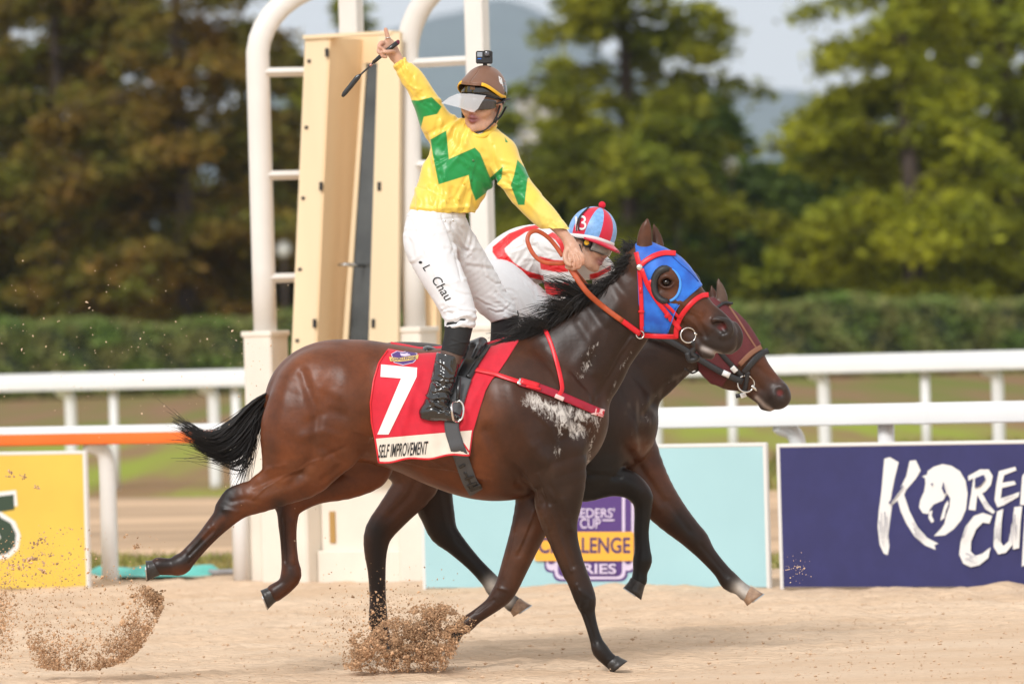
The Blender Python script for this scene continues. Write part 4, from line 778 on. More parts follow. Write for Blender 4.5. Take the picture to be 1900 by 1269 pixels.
GROOVES7 = VEINS7 + [([(1010, 650), (1050, 730), (1075, 800)], 16, -3.5), ([(905, 800), (935, 860), (975, 905), (1010, 930)], 13, -4.5), ([(948, 720), (965, 790), (1000, 850)], 20, 3.5), ([(990, 830), (1025, 870), (1030, 915)], 14, 3.0),
    ([(1172, 620), (1135, 690), (1100, 760)], 9, -3.2), ([(1150, 560), (1100, 640), (1040, 720)], 16, 2.5), ([(1085, 560), (1120, 610), (1090, 680)], 10, -2.0),
    ([(560, 690), (588, 770), (580, 850), (540, 900)], 10, -3.0), ([(530, 700), (520, 780), (515, 850)], 14, 2.0), ([(690, 690), (700, 760), (680, 830)], 26, -4.5), ([(640, 690), (650, 760), (655, 820)], 20, 2), ([(600, 830), (640, 860), (600, 890)], 8, -2.0),
    ([(620, 660), (600, 700), (610, 760)], 15, -1.0), ([(760, 840), (820, 880), (890, 900)], 16, -2.5), ([(1030, 935), (1045, 990), (1062, 1050)], 5, -1.8), ([(1045, 930), (1058, 980)], 7, 1.8), ([(1012, 960), (1030, 1020), (1050, 1070)], 5, 1.5),
    ([(985, 975), (962, 1030)], 5, -1.4), ([(470, 905), (515, 885), (560, 880)], 7, -2.2), ([(480, 930), (520, 915), (570, 895)], 8, 1.6), ([(395, 985), (350, 1030)], 3, -1.6), ([(385, 978), (345, 1020)], 3, 1.2), ([(528, 970), (528, 1040)], 3, -1.4), ([(540, 965), (543, 1040)], 3, 1.2),
    ([(1088, 1140), (1106, 1190)], 2.5, -1.2), ([(1275, 575), (1300, 600), (1310, 625)], 5, -1.8), ([(1250, 590), (1285, 615)], 6, -1.8), ([(1300, 560), (1345, 590)], 4, -1.2), ([(1290, 590), (1320, 610)], 5, 1.2), ([(1322, 592), (1345, 594), (1352, 612)], 3.5, 1.6), ([(1205, 600), (1222, 560), (1215, 530)], 6, -1.2),
    ([(735, 760), (742, 800), (735, 850)], 6, -1.0), ([(765, 760), (775, 820), (770, 860)], 6, -1.0), ([(720, 700), (760, 690)], 9, -1.5),
    ([(990, 760), (1020, 790), (1035, 830)], 5, 1.3), ([(960, 860), (985, 890), (1000, 930)], 4, 1.4), ([(1000, 880), (1015, 930), (1020, 980)], 3, 1.3), ([(600, 720), (640, 740), (660, 790)], 10, .8), ([(592, 668), (560, 700), (542, 738)], 13, -.6), ([(628, 690), (604, 740), (572, 790)], 13, -.8), ([(572, 784), (610, 764), (640, 770)], 9, -.9), ([(560, 810), (600, 800), (640, 812)], 9, 1.4), ([(1075, 600), (1100, 640), (1105, 690)], 10, 1.6), ([(1140, 520), (1165, 560), (1170, 600)], 9, -1.6), ([(1020, 690), (1045, 740), (1050, 790)], 8, 1.4), ([(900, 700), (915, 760), (930, 800)], 22, -2.0), ([(1060, 690), (1090, 720), (1105, 750)], 5, -1.4), ([(960, 900), (985, 915), (1005, 905)], 5, -1.6), ([(1020, 900), (1040, 930), (1050, 960)], 5, -1.6), ([(830, 860), (870, 880), (910, 890)], 4, 1.0), ([(790, 850), (830, 870)], 3, .8), ([(430, 930), (455, 925), (480, 930)], 5, -1.2), ([(415, 945), (440, 950)], 4, 1.4), ([(1078, 1095), (1095, 1110), (1090, 1128)], 4, 1.3), ([(1066, 1092), (1072, 1120)], 4, -1.0)]
def col7(V, N, C):
    u, v, w = V.T
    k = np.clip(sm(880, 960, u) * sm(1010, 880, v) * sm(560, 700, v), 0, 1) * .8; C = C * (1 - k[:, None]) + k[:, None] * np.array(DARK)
    for line, rad, a in (([(424, 912), (404, 970), (346, 1036), (290, 1050)], 24, .95), ([(519, 935), (525, 1000), (540, 1066), (505, 1100)], 17, .8), ([(1087, 1113), (1100, 1170), (1140, 1232)], 24, .85), ([(930, 1104), (850, 1168)], 20, .55), ([(1340, 600), (1352, 630), (1310, 652)], 24, .8), ([(505, 760), (500, 860)], 14, .3)):
        m = np.exp(-(pdist(u, v, line) / rad) ** 2) * a; C = C * (1 - m[:, None]) + m[:, None] * np.array(BLK if line[0][0] < 1300 else MUZ)
    for line, rad in (([(413, 962), (380, 995)], 7), ([(545, 955), (546, 1040)], 7), ([(1262, 550), (1305, 580)], 20), ([(1225, 505), (1248, 535)], 20)):
        m = np.exp(-(pdist(u, v, line) / rad) ** 2) * .55; C = C * (1 - m[:, None]) + m[:, None] * np.array(BAY)
    p = np.exp(-((np.hypot((u - 1339) / 1.25, v - 606)) / 6.5) ** 4) * (w < -12); C = C * (1 - p[:, None]) + p[:, None] * np.array((.16, .030, .030))
    for line, rad, a, c in (([(690, 740), (700, 800), (660, 850)], 30, .35, (.17, .060, .022)), ([(470, 915), (540, 890), (600, 870)], 22, .4, (.17, .058, .02)), ([(520, 690), (560, 655), (640, 640)], 20, .35, (.15, .055, .024)), ([(580, 780), (600, 840), (560, 880)], 36, .45, (.055, .021, .010)), ([(640, 700), (650, 770)], 26, .35, (.07, .025, .011)), ([(760, 860), (860, 890), (960, 910)], 22, .35, (.10, .036, .014)), ([(1010, 960), (1040, 1020), (1060, 1070)], 16, .4, (.09, .034, .015)), ([(985, 960), (955, 1040)], 20, .5, (.10, .034, .013)), ([(900, 720), (920, 800), (940, 860)], 26, .4, (.075, .028, .012)), ([(1150, 560), (1190, 600)], 26, .35, (.085, .032, .014)), ([(1020, 880), (1045, 910)], 18, .3, (.085, .05, .034))):  # reddish coat zones, plus rump highlights and dark shading painted into the colour
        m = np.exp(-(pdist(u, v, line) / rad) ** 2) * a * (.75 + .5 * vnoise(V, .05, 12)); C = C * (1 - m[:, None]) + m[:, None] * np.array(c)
    ey = np.exp(-(np.hypot((u - 1237) / 1.5, v - 524) / 13) ** 2) * .85; C = C * (1 - ey[:, None]) + ey[:, None] * np.array((.012, .008, .007))
    # dried lather on the breast and neck
    nz = vnoise(np.stack([u * .8 + v * .3, v * .28, w * 0], 1), .16, 3) + .6 * vnoise(np.stack([u * 1.2, v * .5, w * 0], 1), .35, 5)
    fo = .80 * np.maximum.reduce([np.exp(-(pdist(u, v, [(985, 742), (1035, 765), (1095, 775)]) / 19) ** 2) * 1.25, np.exp(-(pdist(u, v, [(1030, 770), (1060, 790), (1075, 800)]) / 20) ** 2) * 1.2, np.exp(-(pdist(u, v, [(1040, 790), (1035, 845)]) / 7) ** 2) * .8, np.exp(-(pdist(u, v, [(1072, 700), (1100, 655)]) / 13) ** 2) * .65, np.exp(-(pdist(u, v, [(1085, 660), (1110, 640)]) / 7) ** 2) * .7, np.exp(-(pdist(u, v, [(1118, 770), (1098, 820), (1092, 860)]) / 6) ** 2) * .75, np.exp(-(pdist(u, v, [(1180, 632), (1150, 690), (1125, 750)]) / 5) ** 2) * .55, np.exp(-(pdist(u, v, [(692, 740), (690, 815)]) / 8) ** 2) * .5, np.exp(-(np.hypot(u - 492, v - 728) / 14) ** 2) * .5])
    FOAM = np.clip(fo * .85 + .10 * nz, 0, 1.1)
    fl = np.exp(-(pdist(u, v, [(1304, 646), (1318, 652), (1336, 658)]) / 4.5) ** 2) * (w < 0); C = C * (1 - .8 * fl[:, None]) + .8 * fl[:, None] * np.array((.42, .36, .33))
    g = vnoise(V, .03, 9); C = C * (1 + .18 * g[:, None]); return np.column_stack([C, FOAM])
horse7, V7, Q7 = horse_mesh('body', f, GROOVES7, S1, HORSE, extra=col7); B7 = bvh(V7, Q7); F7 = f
def eyeball(space, parent, p, r):
    mb = MB(); n = 14; th = np.arange(n) * 2 * math.pi / n
    mb.loft([[(p[0] + r * math.sin(a) * math.cos(t), p[1] + r * math.sin(a) * math.sin(t) * .85, p[2] - r * math.cos(a)) for t in th] for a in np.linspace(.05, math.pi - .05, 9)])
    return mb.build('eye', M_EYE, parent, space=space)
eyeball(S1, HORSE, (1237, 524, HW(1237) - 25), 10.5); eyeball(S1, HORSE, (1243, 524, HW(1237) + 31), 10)
hoof(S1, HORSE, (297, 1050), (-1, .10), (-.1, 1), 15, 21, 26, w=-50)
hoof(S1, HORSE, (511, 1097), (-.93, .38), (.3, .9), 15, 21, 25, w=50)
hoof(S1, HORSE, (1132, 1225), (.62, .78), (1, -.12), 15, 21, 21, w=-41, shoe=False)
hoof(S1, HORSE, (852, 1167), (-.5, .85), (-1, .2), 14, 19, 24, w=41, shoe=False)
# tail
TU = cr(np.array([(497, 728), (468, 746), (430, 783), (388, 806), (350, 792), (316, 773)], float), 5); TL = cr(np.array([(497, 752), (482, 800), (458, 850), (432, 868), (398, 858), (366, 846)], float), 5)
paths = []; TCL = RNG.beta(1.0, 1.25, 26)
for i in range(760):
    t = np.clip(TCL[RNG.integers(len(TCL))] + RNG.normal(0, .022), -.05, 1.1); L = RNG.uniform(.55, 1.0) * (1 if RNG.random() < .9 else 1.1); k = 14; s = np.linspace(0, min(L, 1), k) * (len(TU) - 1)
    ix = np.arange(len(TU)); U = np.stack([np.interp(s, ix, TU[:, j]) for j in (0, 1)], 1); Lo = np.stack([np.interp(s, ix, TL[:, j]) for j in (0, 1)], 1)
    q = U * (1 - t) + Lo * t; ph = RNG.uniform(0, 6.28); am = RNG.normal(0, 4.5); g = np.linspace(0, 1, k)
    q = q + np.stack([am * np.sin(g * 4 + ph) * g, am * np.cos(g * 3 + ph) * g + RNG.normal(0, 5) * g ** 2], 1)
    paths.append(np.column_stack([q, RNG.normal(0, 7) * (1 - g) + RNG.normal(0, 16) * g]))
for i in range(140):                                               # hairs that hang straight down and stray
    g = np.linspace(0, 1, 12); a = RNG.uniform(0, 1); x0 = 490 - 12 * a; L = RNG.uniform(70, 150)
    paths.append(np.column_stack([x0 - (20 + 40 * RNG.random()) * g ** 1.3 + 3 * np.sin(g * 5 + i), 745 + 20 * a + L * g, RNG.normal(0, 6) + RNG.normal(0, 9) * g]))
for i in range(26):
    t = RNG.uniform(-.2, 1.25); s = np.linspace(.35, 1.0, 12) * (len(TU) - 1); ix = np.arange(len(TU)); U = np.stack([np.interp(s, ix, TU[:, j]) for j in (0, 1)], 1); Lo = np.stack([np.interp(s, ix, TL[:, j]) for j in (0, 1)], 1); g = np.linspace(0, 1, 12)
    q = U * (1 - t) + Lo * t + np.stack([-RNG.uniform(0, 35) * g ** 2, RNG.normal(0, 22) * g ** 2], 1); paths.append(np.column_stack([q, RNG.normal(0, 12) * g]))
strands(paths, S1, 'tail', M_HAIR, HORSE, r0=1.15)
# mane, blown back off the crest
CREST = cr(np.array([(1184, 466), (1164, 480), (1140, 506), (1110, 526), (1080, 545), (1052, 568), (1024, 594), (990, 612), (962, 627)], float), 8)
paths = []; CLM = [(RNG.uniform(0, len(CREST) - 1), RNG.normal(0, 13), RNG.uniform(.7, 1.35), RNG.normal(0, 7)) for _ in range(64)]
for i in range(1700):
    cl_ = CLM[RNG.integers(len(CLM))]; a = float(np.clip(cl_[0] + RNG.normal(0, 1.1), 0, len(CREST) - 1.02)); j = int(a); c = CREST[j] + (CREST[j + 1] - CREST[j]) * (a - j); fr = a / len(CREST)
    base = np.array([c[0] + RNG.uniform(-1, 14), c[1] + RNG.uniform(3, 18), RNG.uniform(-15, 5)]); g = np.linspace(0, 1, 9)
    if fr < .25: ang = RNG.normal(172, 18); L = RNG.uniform(16, 38)
    elif fr < .42: ang = RNG.normal(158, 16); L = RNG.uniform(20, 48)
    elif fr < .76: ang = RNG.normal(150, 13) + 10 * math.sin(a * 1.9); L = RNG.uniform(35, 80) * (1 + .35 * math.sin(a * 1.3))
    else: ang = RNG.normal(170, 12); L = RNG.uniform(30, 75)
    ang = ang * .35 + .65 * ((172, 158, 150, 170)[0 if fr < .25 else 1 if fr < .42 else 2 if fr < .76 else 3] + cl_[1]); L *= cl_[2]
    d = np.array([math.cos(R_(ang)), math.sin(R_(ang))]); lift = RNG.uniform(0, 10) if fr < .42 else RNG.uniform(2, 20); bend = RNG.normal(6, 10)
    q = base[:2] + np.outer(g, d * L) + np.outer(np.sin(g * math.pi) * -lift * .6, [.5, .8]) + np.outer(g ** 2 * bend, [0, 1])
    paths.append(np.column_stack([q, base[2] * (1 - .6 * g) - 8 * np.sin(g * 3) + (cl_[3] + RNG.normal(-6, 4)) * g]))
for k in range(17):                                                # wild tufts blown off the neck
    a0 = RNG.uniform(.40, .82) * (len(CREST) - 1); A0 = RNG.normal(176, 16); L0 = RNG.uniform(45, 105); b0 = RNG.normal(0, 16); z0 = RNG.normal(-8, 10); dz = RNG.normal(-6, 14)
    for i in range(34):
        a = float(np.clip(a0 + RNG.normal(0, .9), 0, len(CREST) - 1.02)); j = int(a); c = CREST[j] + (CREST[j + 1] - CREST[j]) * (a - j) + [RNG.uniform(-3, 8), RNG.uniform(0, 12)]; g = np.linspace(0, 1, 11); ang = A0 + RNG.normal(0, 4.5); L = L0 * RNG.uniform(.55, 1.05)
        q = c + np.outer(g, [math.cos(R_(ang)) * L, math.sin(R_(ang)) * L]) + np.outer(np.sin(g * 2.6) * 9, [0, -1]) + np.outer(g ** 2 * (b0 + RNG.normal(0, 4)), [.25, 1]); paths.append(np.column_stack([q, z0 + dz * g + RNG.normal(0, 2.5) * g]))
for i in range(170):                                               # forelock and bridle path tuft
    g = np.linspace(0, 1, 8); b = np.array([RNG.uniform(1164, 1190), RNG.uniform(460, 482)]); ang = RNG.normal(180, 30); L = RNG.uniform(10, 26)
    q = b + np.outer(g, [math.cos(R_(ang)) * L, math.sin(R_(ang)) * L - 6]) + np.outer(np.sin(g * 3.1) * 6, [0, -1]); paths.append(np.column_stack([q, RNG.uniform(-14, 10) + 0 * g]))
strands(paths, S1, 'mane', M_HAIR, HORSE, r0=1.15)
# ---------------------------------------------------------------- horse number thirteen
HORSE2 = empty('horse', P(930, 1215, 1.1), 'dark brown horse in burgundy hood, running half hidden behind the leading bay', 'horse', 'racehorses')
f = Field((560, 505, -150), (1490, 1225, 150), 2.8)
f.chain([(668, 745, 0, 62, .85), (715, 738, 0, 98, .92), (775, 745, 0, 110, .93), (850, 765, 0, 118, .93), (930, 778, 0, 128, .85), (1010, 775, 0, 135, .77), (1080, 770, 0, 132, .7), (1115, 770, 0, 105, .7)], 10, n=9, col=DARK)
f.chain([(1100, 790, 0, 85, .8), (1150, 800, 0, 62, 1.1), (1160, 770, 0, 48, 1.1)], 22, col=DARK)
f.chain([(1085, 735, 0, 100, .55), (1145, 705, 0, 85, .48), (1205, 670, 0, 70, .45), (1262, 640, 0, 58, .45), (1308, 622, 0, 52, .5)], 16, n=10, col=DARK)
f.chain([(720, 740, -48, 88, .62), (735, 800, -52, 78, .58), (765, 850, -50, 58, .6), (772, 895, -48, 42, .7), (735, 945, -46, 32, .75), (704, 985, -46, 27, .7), (697, 1020, -46, 22, .72), (699, 1060, -46, 17, .8), (701, 1110, -46, 15.5, .85), (702, 1150, -46, 18, .85), (706, 1172, -46, 16, .9), (712, 1190, -46, 16, .95)], 12, col=BRN)
f.chain([(720, 740, 48, 88, .62), (770, 810, 50, 76, .58), (790, 870, 48, 52, .6), (800, 915, 46, 40, .7), (812, 955, 46, 32, .72), (822, 985, 46, 27, .72), (845, 1010, 46, 20, .8), (880, 1046, 46, 15, .85), (908, 1076, 46, 16, .85), (920, 1092, 46, 18, .85), (938, 1108, 46, 15, .9), (952, 1120, 46, 16, .95)], 12, col=DARK)
f.chain([(1090, 800, -48, 72, .58), (1100, 860, -48, 54, .6), (1085, 895, -46, 36, .7), (1130, 892, -45, 29, .75), (1165, 898, -45, 26, .8), (1188, 914, -45, 24, .85), (1193, 940, -45, 17, .85), (1190, 985, -45, 14, .9), (1192, 1020, -45, 15, .9), (1192, 1040, -45, 18, .88), (1188, 1060, -45, 14, .95), (1186, 1076, -45, 15, 1)], 10, col=BLK)
f.chain([(1140, 800, 40, 70, .58), (1180, 870, 42, 52, .65), (1212, 915, 42, 40, .7), (1245, 955, 42, 32, .75), (1278, 988, 42, 25, .8), (1293, 1003, 42, 23, .85), (1312, 1028, 42, 17, .85), (1338, 1058, 42, 15, .9), (1354, 1078, 42, 18, .9), (1372, 1090, 42, 14, .95), (1384, 1100, 42, 15, 1)], 10, col=BRN)
H2 = lambda u, v, r, q, w=0: (u, v, w - (u - 1320) * .06, r, q)
f.chain([H2(1318, 592, 38, .75), H2(1345, 625, 46, .7), H2(1372, 658, 42, .66), H2(1398, 690, 33, .64), (1423, 714, -5, 27, .65), H2(1441, 728, 24, .8), H2(1447, 736, 21, .9)], 8, n=4, col=BRN)
f.chain([H2(1316, 630, 46, .6), H2(1330, 660, 46, .55), H2(1352, 690, 33, .6), H2(1378, 708, 20, .7), H2(1405, 733, 13, .9), H2(1420, 745, 12, 1.1)], 9, n=4, col=BRN)
f.chain([H2(1418, 733, 16, .9), H2(1440, 745, 15, 1.1), H2(1450, 742, 13, 1.2)], 6, col=MUZ)
f.chain([H2(1450, 722, 12, .8, -12), H2(1440, 734, 12, .7, -14)], 7, col=MUZ)
f.chain([H2(1418, 752, 10, 1.1), H2(1428, 757, 7, 1.2)], 5, col=MUZ)
FH2 = f.copy(0)
f.chain([H2(1444, 725, 4.5, 1, -22), H2(1449, 732, 7, 1, -23)], 3, op='s')
f.chain([(1402, 733, -22, 2.4), (1416, 744, -26, 2.4), (1436, 758, -26, 2)], 3, op='s')
f.chain([(1338, 572, -4, 13, .8), (1339, 550, -6, 11, .55), (1336, 532, -7, 7, .5), (1332, 517, -7, 2, .8)], 6, n=4, col=(.10, .062, .045))
f.chain([(1328, 570, 24, 11, .8), (1324, 550, 26, 9, .55), (1320, 530, 26, 2, .8)], 6, n=4, col=BRN)
GROOVES13 = [([(1150, 690), (1180, 760), (1195, 830)], 12, -3), ([(1290, 690), (1235, 720), (1200, 770)], 9, -3), ([(1160, 830), (1190, 870), (1230, 930)], 8, -2.5), ([(1175, 780), (1180, 830)], 8, 2), ([(1240, 930), (1280, 985)], 5, -1.5), ([(780, 880), (760, 920), (720, 960)], 6, -1.8), ([(1300, 1010), (1350, 1070)], 3, -1.2), ([(1380, 690), (1410, 720)], 6, -1.5), ([(1405, 680), (1435, 705)], 4, -1.2), ([(1186, 940), (1184, 1020)], 3, -1), ([(845, 1000), (905, 1065)], 3, -1.2), ([(1085, 880), (1150, 885)], 5, -1.4)]
def col13(V, N, C):
    u, v, w = V.T
    for line, rad, a, c in (([(700, 985), (700, 1060), (704, 1190)], 26, .9, BLK), ([(822, 975), (880, 1046), (920, 1092)], 24, .9, BLK), ([(1260, 965), (1340, 1060), (1360, 1085)], 28, .85, BLK), ([(1445, 725), (1450, 745), (1420, 752)], 22, .8, MUZ), ([(1190, 830), (1215, 880)], 26, .5, BAY), ([(1440, 690), (1400, 660)], 16, .6, BAY),
                            ([(912, 1085), (940, 1112)], 14, .98, (.62, .58, .53)), ([(1374, 1092), (1392, 1106)], 14, .98, (.62, .58, .53))):
        m = np.exp(-(pdist(u, v, line) / rad) ** 2) * a; C = C * (1 - m[:, None]) + m[:, None] * np.array(c)
    p = np.exp(-((np.hypot(u - 1447, v - 729)) / 6) ** 4) * (w < -8); C = C * (1 - p[:, None]) + p[:, None] * np.array((.14, .03, .03))
    nz = vnoise(V * np.array([1, .5, 1]), .12, 4); fo = np.maximum(np.exp(-(pdist(u, v, [(1280, 690), (1215, 735), (1200, 790)]) / 20) ** 2) * .6, np.exp(-(pdist(u, v, [(1180, 760), (1200, 840)]) / 30) ** 2) * .55)
    k = sm(.45, 1.2, fo + .5 * nz) * .35; C = C * (1 - k[:, None]) + k[:, None] * np.array((.20, .16, .13)); FOAM = fo * .35
    fl = np.exp(-(pdist(u, v, [(1404, 738), (1418, 752), (1436, 764)]) / 4) ** 2) * (w < 0); C = C * (1 - .7 * fl[:, None]) + .7 * fl[:, None] * np.array((.42, .33, .28))
    return np.column_stack([C * (1 + .2 * vnoise(V, .035, 2)[:, None]), FOAM])
horse13, V13, Q13 = horse_mesh('body', f, GROOVES13, S2, HORSE2, extra=col13); B13 = bvh(V13, Q13); F13 = f
hoof(S2, HORSE2, (712, 1188), (.35, .93), (1, -.2), 15, 20, 24, w=-46)
hoof(S2, HORSE2, (950, 1117), (.55, .83), (1, -.2), 15, 22, 24, w=46, m=M_HOOFP)
hoof(S2, HORSE2, (1187, 1074), (-.25, .97), (-.95, -.3), 15, 21, 30, w=-45, sole_tilt=-.35)
hoof(S2, HORSE2, (1382, 1097), (.6, .8), (1, -.3), 15, 21, 24, w=42, m=M_HOOFP)
eyeball(S2, HORSE2, (1352, 618, -34), 9.5); eyeball(S2, HORSE2, (1362, 612, 28), 9.5)
paths = []
for i in range(420):
    g = np.linspace(0, 1, 12); a = RNG.uniform(0, 1); paths.append(np.column_stack([640 + 12 * a - (30 + 80 * RNG.random()) * g + 4 * np.sin(g * 4 + i), 735 + 15 * a + RNG.uniform(60, 130) * g ** 1.5, RNG.normal(0, 6) + RNG.normal(0, 12) * g]))
strands(paths, S2, 'tail', M_HAIR, HORSE2, r0=1.1)
CR2 = cr(np.array([(1300, 575), (1250, 590), (1190, 625), (1130, 640), (1080, 645)], float), 8); paths = []
for i in range(500):
    a = RNG.uniform(0, len(CR2) - 1.01); j = int(a); c = CR2[j] + (CR2[j + 1] - CR2[j]) * (a - j); g = np.linspace(0, 1, 8); ang = RNG.normal(165, 18); L = RNG.uniform(25, 60)
    paths.append(np.column_stack([c + [RNG.uniform(-2, 8), RNG.uniform(2, 14)] + np.outer(g, [math.cos(R_(ang)) * L, math.sin(R_(ang)) * L]) + np.outer(np.sin(g * 3) * 8, [0, -1]), RNG.uniform(-12, 6) + RNG.normal(-4, 8) * g]))
strands(paths, S2, 'mane', M_HAIR, HORSE2, r0=1.1)
# ================================================================== TACK OF HORSE SEVEN
M_RED = mat('red_cloth', srgb(206, 22, 48), .75, var=.08, vscale=30, bump=.15, bscale=500, bdist=.002, sheen=.2)
M_CREAMC = mat('cream_band', srgb(226, 216, 202), .75, var=.06, vscale=20, bump=.1, bscale=500, bdist=.002)
M_REDL = mat('red_leather', srgb(214, 24, 38), .38, var=.1, vscale=40, bump=.1, bscale=120, bdist=.003); M_CRIM = mat('crimson_leather', srgb(158, 14, 44), .35, var=.12, vscale=40)
M_TAN = mat('tan_leather', srgb(176, 78, 40), .45, var=.18, vscale=30, bump=.1, bscale=100, bdist=.003); M_BLKL = mat('black_leather', (.012, .012, .013), .28, var=.2, vscale=30, coat=.3); M_BLKM = mat('black_rubber_strap', (.022, .022, .024), .5, bump=.3, bscale=200, bdist=.003)
M_BLUE = mat('blue_lycra', srgb(28, 112, 214), .55, var=.5, vscale=14, col2=srgb(16, 78, 178), sheen=.2); M_BLUE2 = mat('blue_binding', srgb(70, 150, 235), .55); M_CHROME = mat('chrome', (.75, .74, .72), .15, metal=1.0)
M_BURG = mat('burgundy_mesh', srgb(92, 34, 38), .7, var=.15, vscale=25, bump=.2, bscale=300, bdist=.002); M_BROWNT = mat('brown_tape', srgb(134, 92, 70), .7); M_GREYW = mat('grey_webbing', (.075, .078, .085), .6, bump=.4, bscale=260, bdist=.003, stretch=(4, 1, 1))
# ---- saddle cloth draped over the back
CT = np.array([(725, 640), (712, 658), (702, 672), (692, 705), (686, 748), (688, 785), (694, 812), (702, 860)], float); CR_ = np.array([(962, 632), (945, 660), (928, 686), (912, 705), (901, 725), (890, 760), (878, 800), (872, 846)], float)
def Lx(v): return np.interp(v, CT[:, 1], CT[:, 0])
def Rx(v): return np.interp(v, CR_[:, 1], CR_[:, 0])
def Bv(s): return 859 - 15 * s + 2.2 * np.sin(s * 14)
NI, NJ = 110, 90; rowsV = []; gridn = np.zeros((NI, NJ, 3)); gridf = np.zeros((NI, NJ, 3))
for i in range(NI):
    s = i / (NI - 1); ut = Lx(640) + (Rx(632) - Lx(640)) * s
    r = B7.ray_cast(Vector((ut, 300, 0)), Vector((0, 1, 0))); vt = r[0].y - 3.5
    wn = 0.0; wf = 0.0
    for j in range(NJ):
        t = j / (NJ - 1); v = vt + (Bv(s) - vt) * (t ** 1.55); u = Lx(max(v, 640)) + (Rx(max(v, 632)) - Lx(max(v, 640))) * s
        a = hit(B7, u, max(v, vt + 4.2), -1); b = hit(B7, u, max(v, vt + 4.2), 1)
        if a is not None: wn = min(wn, a)
        if b is not None: wf = max(wf, b)
        dr = sm(.45, 1, t)
        fold = 2.6 * math.exp(-(((u - 768) - (v - 720) * -.28) / 7) ** 2) * sm(660, 700, v) * sm(850, 780, v) + 2.2 * math.exp(-(((u - 742) - (v - 800) * .25) / 6) ** 2) * sm(740, 800, v) + 2.0 * dr * math.sin(u * .085 + v * .02) + 1.4 * math.sin(u * .21 - v * .05) * t + 2.5 * math.exp(-(((u - 905) - (v - 690) * -.5) / 6) ** 2)
        k = min(1, t * 6); gridn[i, j] = (u, v, (wn - 3.4 - fold * .9) * k + 0 * (1 - k)); gridf[i, j] = (u, v, (wf + 3.4 + fold * .5) * k)
for g_ in (gridn, gridf):
    for _ in range(3):
        g_[1:-1, 1:-1, 2] = .25 * (g_[:-2, 1:-1, 2] + g_[2:, 1:-1, 2] + g_[1:-1, :-2, 2] + g_[1:-1, 2:, 2])
Gc = np.concatenate([gridf[:, ::-1], gridn[:, 1:]], 1)
CLOTH = empty('saddle_cloth', P(800, 660, 0), 'red saddle cloth with a white number and cream name band on the nearest horse', 'saddle cloth')
me_c = MB().grid(Gc); Vc = np.concatenate(me_c.V); Qc = np.array(me_c.F); BC = bvh(Vc, Qc)
o = me_c.build('cloth', M_RED, CLOTH, space=S1); sol = o.modifiers.new('thickness', 'SOLIDIFY'); sol.thickness = .005; sol.offset = -1
BS = [B7, BC]
def band(v0, v1, s0, s1, name, m, lift):
    V = []; na, nb = 60, 12
    for i in range(na):
        for j in range(nb):
            s = s0 + (s1 - s0) * i / (na - 1); lo = v0(s); hi = v1(s); v = lo + (hi - lo) * j / (nb - 1); u = Lx(v) + (Rx(v) - Lx(v)) * s; z = hit(BC, u, v, -1)
            if z is None: z = V[-1][2] + lift if V else -100
            V.append((u, v, z - lift))
    return MB().grid(np.array(V).reshape(na, nb, 3)).build(name, m, CLOTH, space=S1)
band(lambda s: 814 - 16 * s, lambda s: Bv(s) - 3.5, .012, .985, 'name_band', M_CREAMC, .9)
def trim(pts, wd=3.2):
    strap(BC, pts, wd, 1.6, n=3, lift=.4, mb=TR, default=-100)
TR = MB(); trim([(Lx(v) + 1.5, v) for v in np.linspace(650, 856, 26)]); trim([(Lx(Bv(s)) + (Rx(Bv(s)) - Lx(Bv(s))) * s, Bv(s) - 1.5) for s in np.linspace(.01, .99, 20)]); trim([(843, 792), (846, 802), (853, 814), (862, 826), (870, 838)]); TR.build('trim', M_REDL, CLOTH, space=S1)
SEVEN = [(707, 676), (774, 682), (773, 699), (721, 806), (700, 806), (744, 702), (706, 699)]
V, F = tri2d([SEVEN]); decal(V, F, BC, 'numeral', M_WHITE, CLOTH, S1, 6, 1.2)
V, F = text2d('SELF IMPROVEMENT', 1, .012, 1); lo, hi = V.min(0), V.max(0); V = (V - lo) / (hi - lo) * [90, 25]; V = V + [704, 825]; V[:, 1] -= (V[:, 0] - 700) * .075; V[:, 0] += (850 - V[:, 1]) * .12 - 3
decal(V, F, BC, 'name_lettering', mat('black_print', (.015, .015, .016), .6), CLOTH, S1, 8, 2.0)
CRE = [(727, 657), (737, 652), (748, 654), (760, 651), (773, 656), (770, 668), (766, 672), (748, 676), (732, 672)]
V, F = tri2d([grow(CRE, 1.6)]); decal(V, F, BC, 'emblem_edge', M_LILAC, CLOTH, S1, 6, 1.0); V, F = tri2d([CRE]); decal(V, F, BC, 'emblem', M_PURP, CLOTH, S1, 6, 1.5)
V, F = tri2d([[(722, 662), (740, 664), (758, 661), (777, 658), (775, 666), (758, 669), (740, 671), (724, 670)]]); decal(V, F, BC, 'emblem_band', mat('gold_print', srgb(214, 184, 110), .5), CLOTH, S1, 6, 2.0)
V, F = text2d('CHALLENGE', 1, .02); lo, hi = V.min(0), V.max(0); V = (V - lo) / (hi - lo) * [46, 5] + [726, 664.5]; V[:, 1] -= (V[:, 0] - 726) * .08; decal(V, F, BC, 'emblem_lettering', M_DPURP, CLOTH, S1, 8, 2.5)
V, F = tri2d([[(742, 655), (750, 656), (757, 654), (762, 659), (752, 661), (744, 660)]]); decal(V, F, BC, 'emblem_figure', M_LILAC, CLOTH, S1, 6, 2.0)
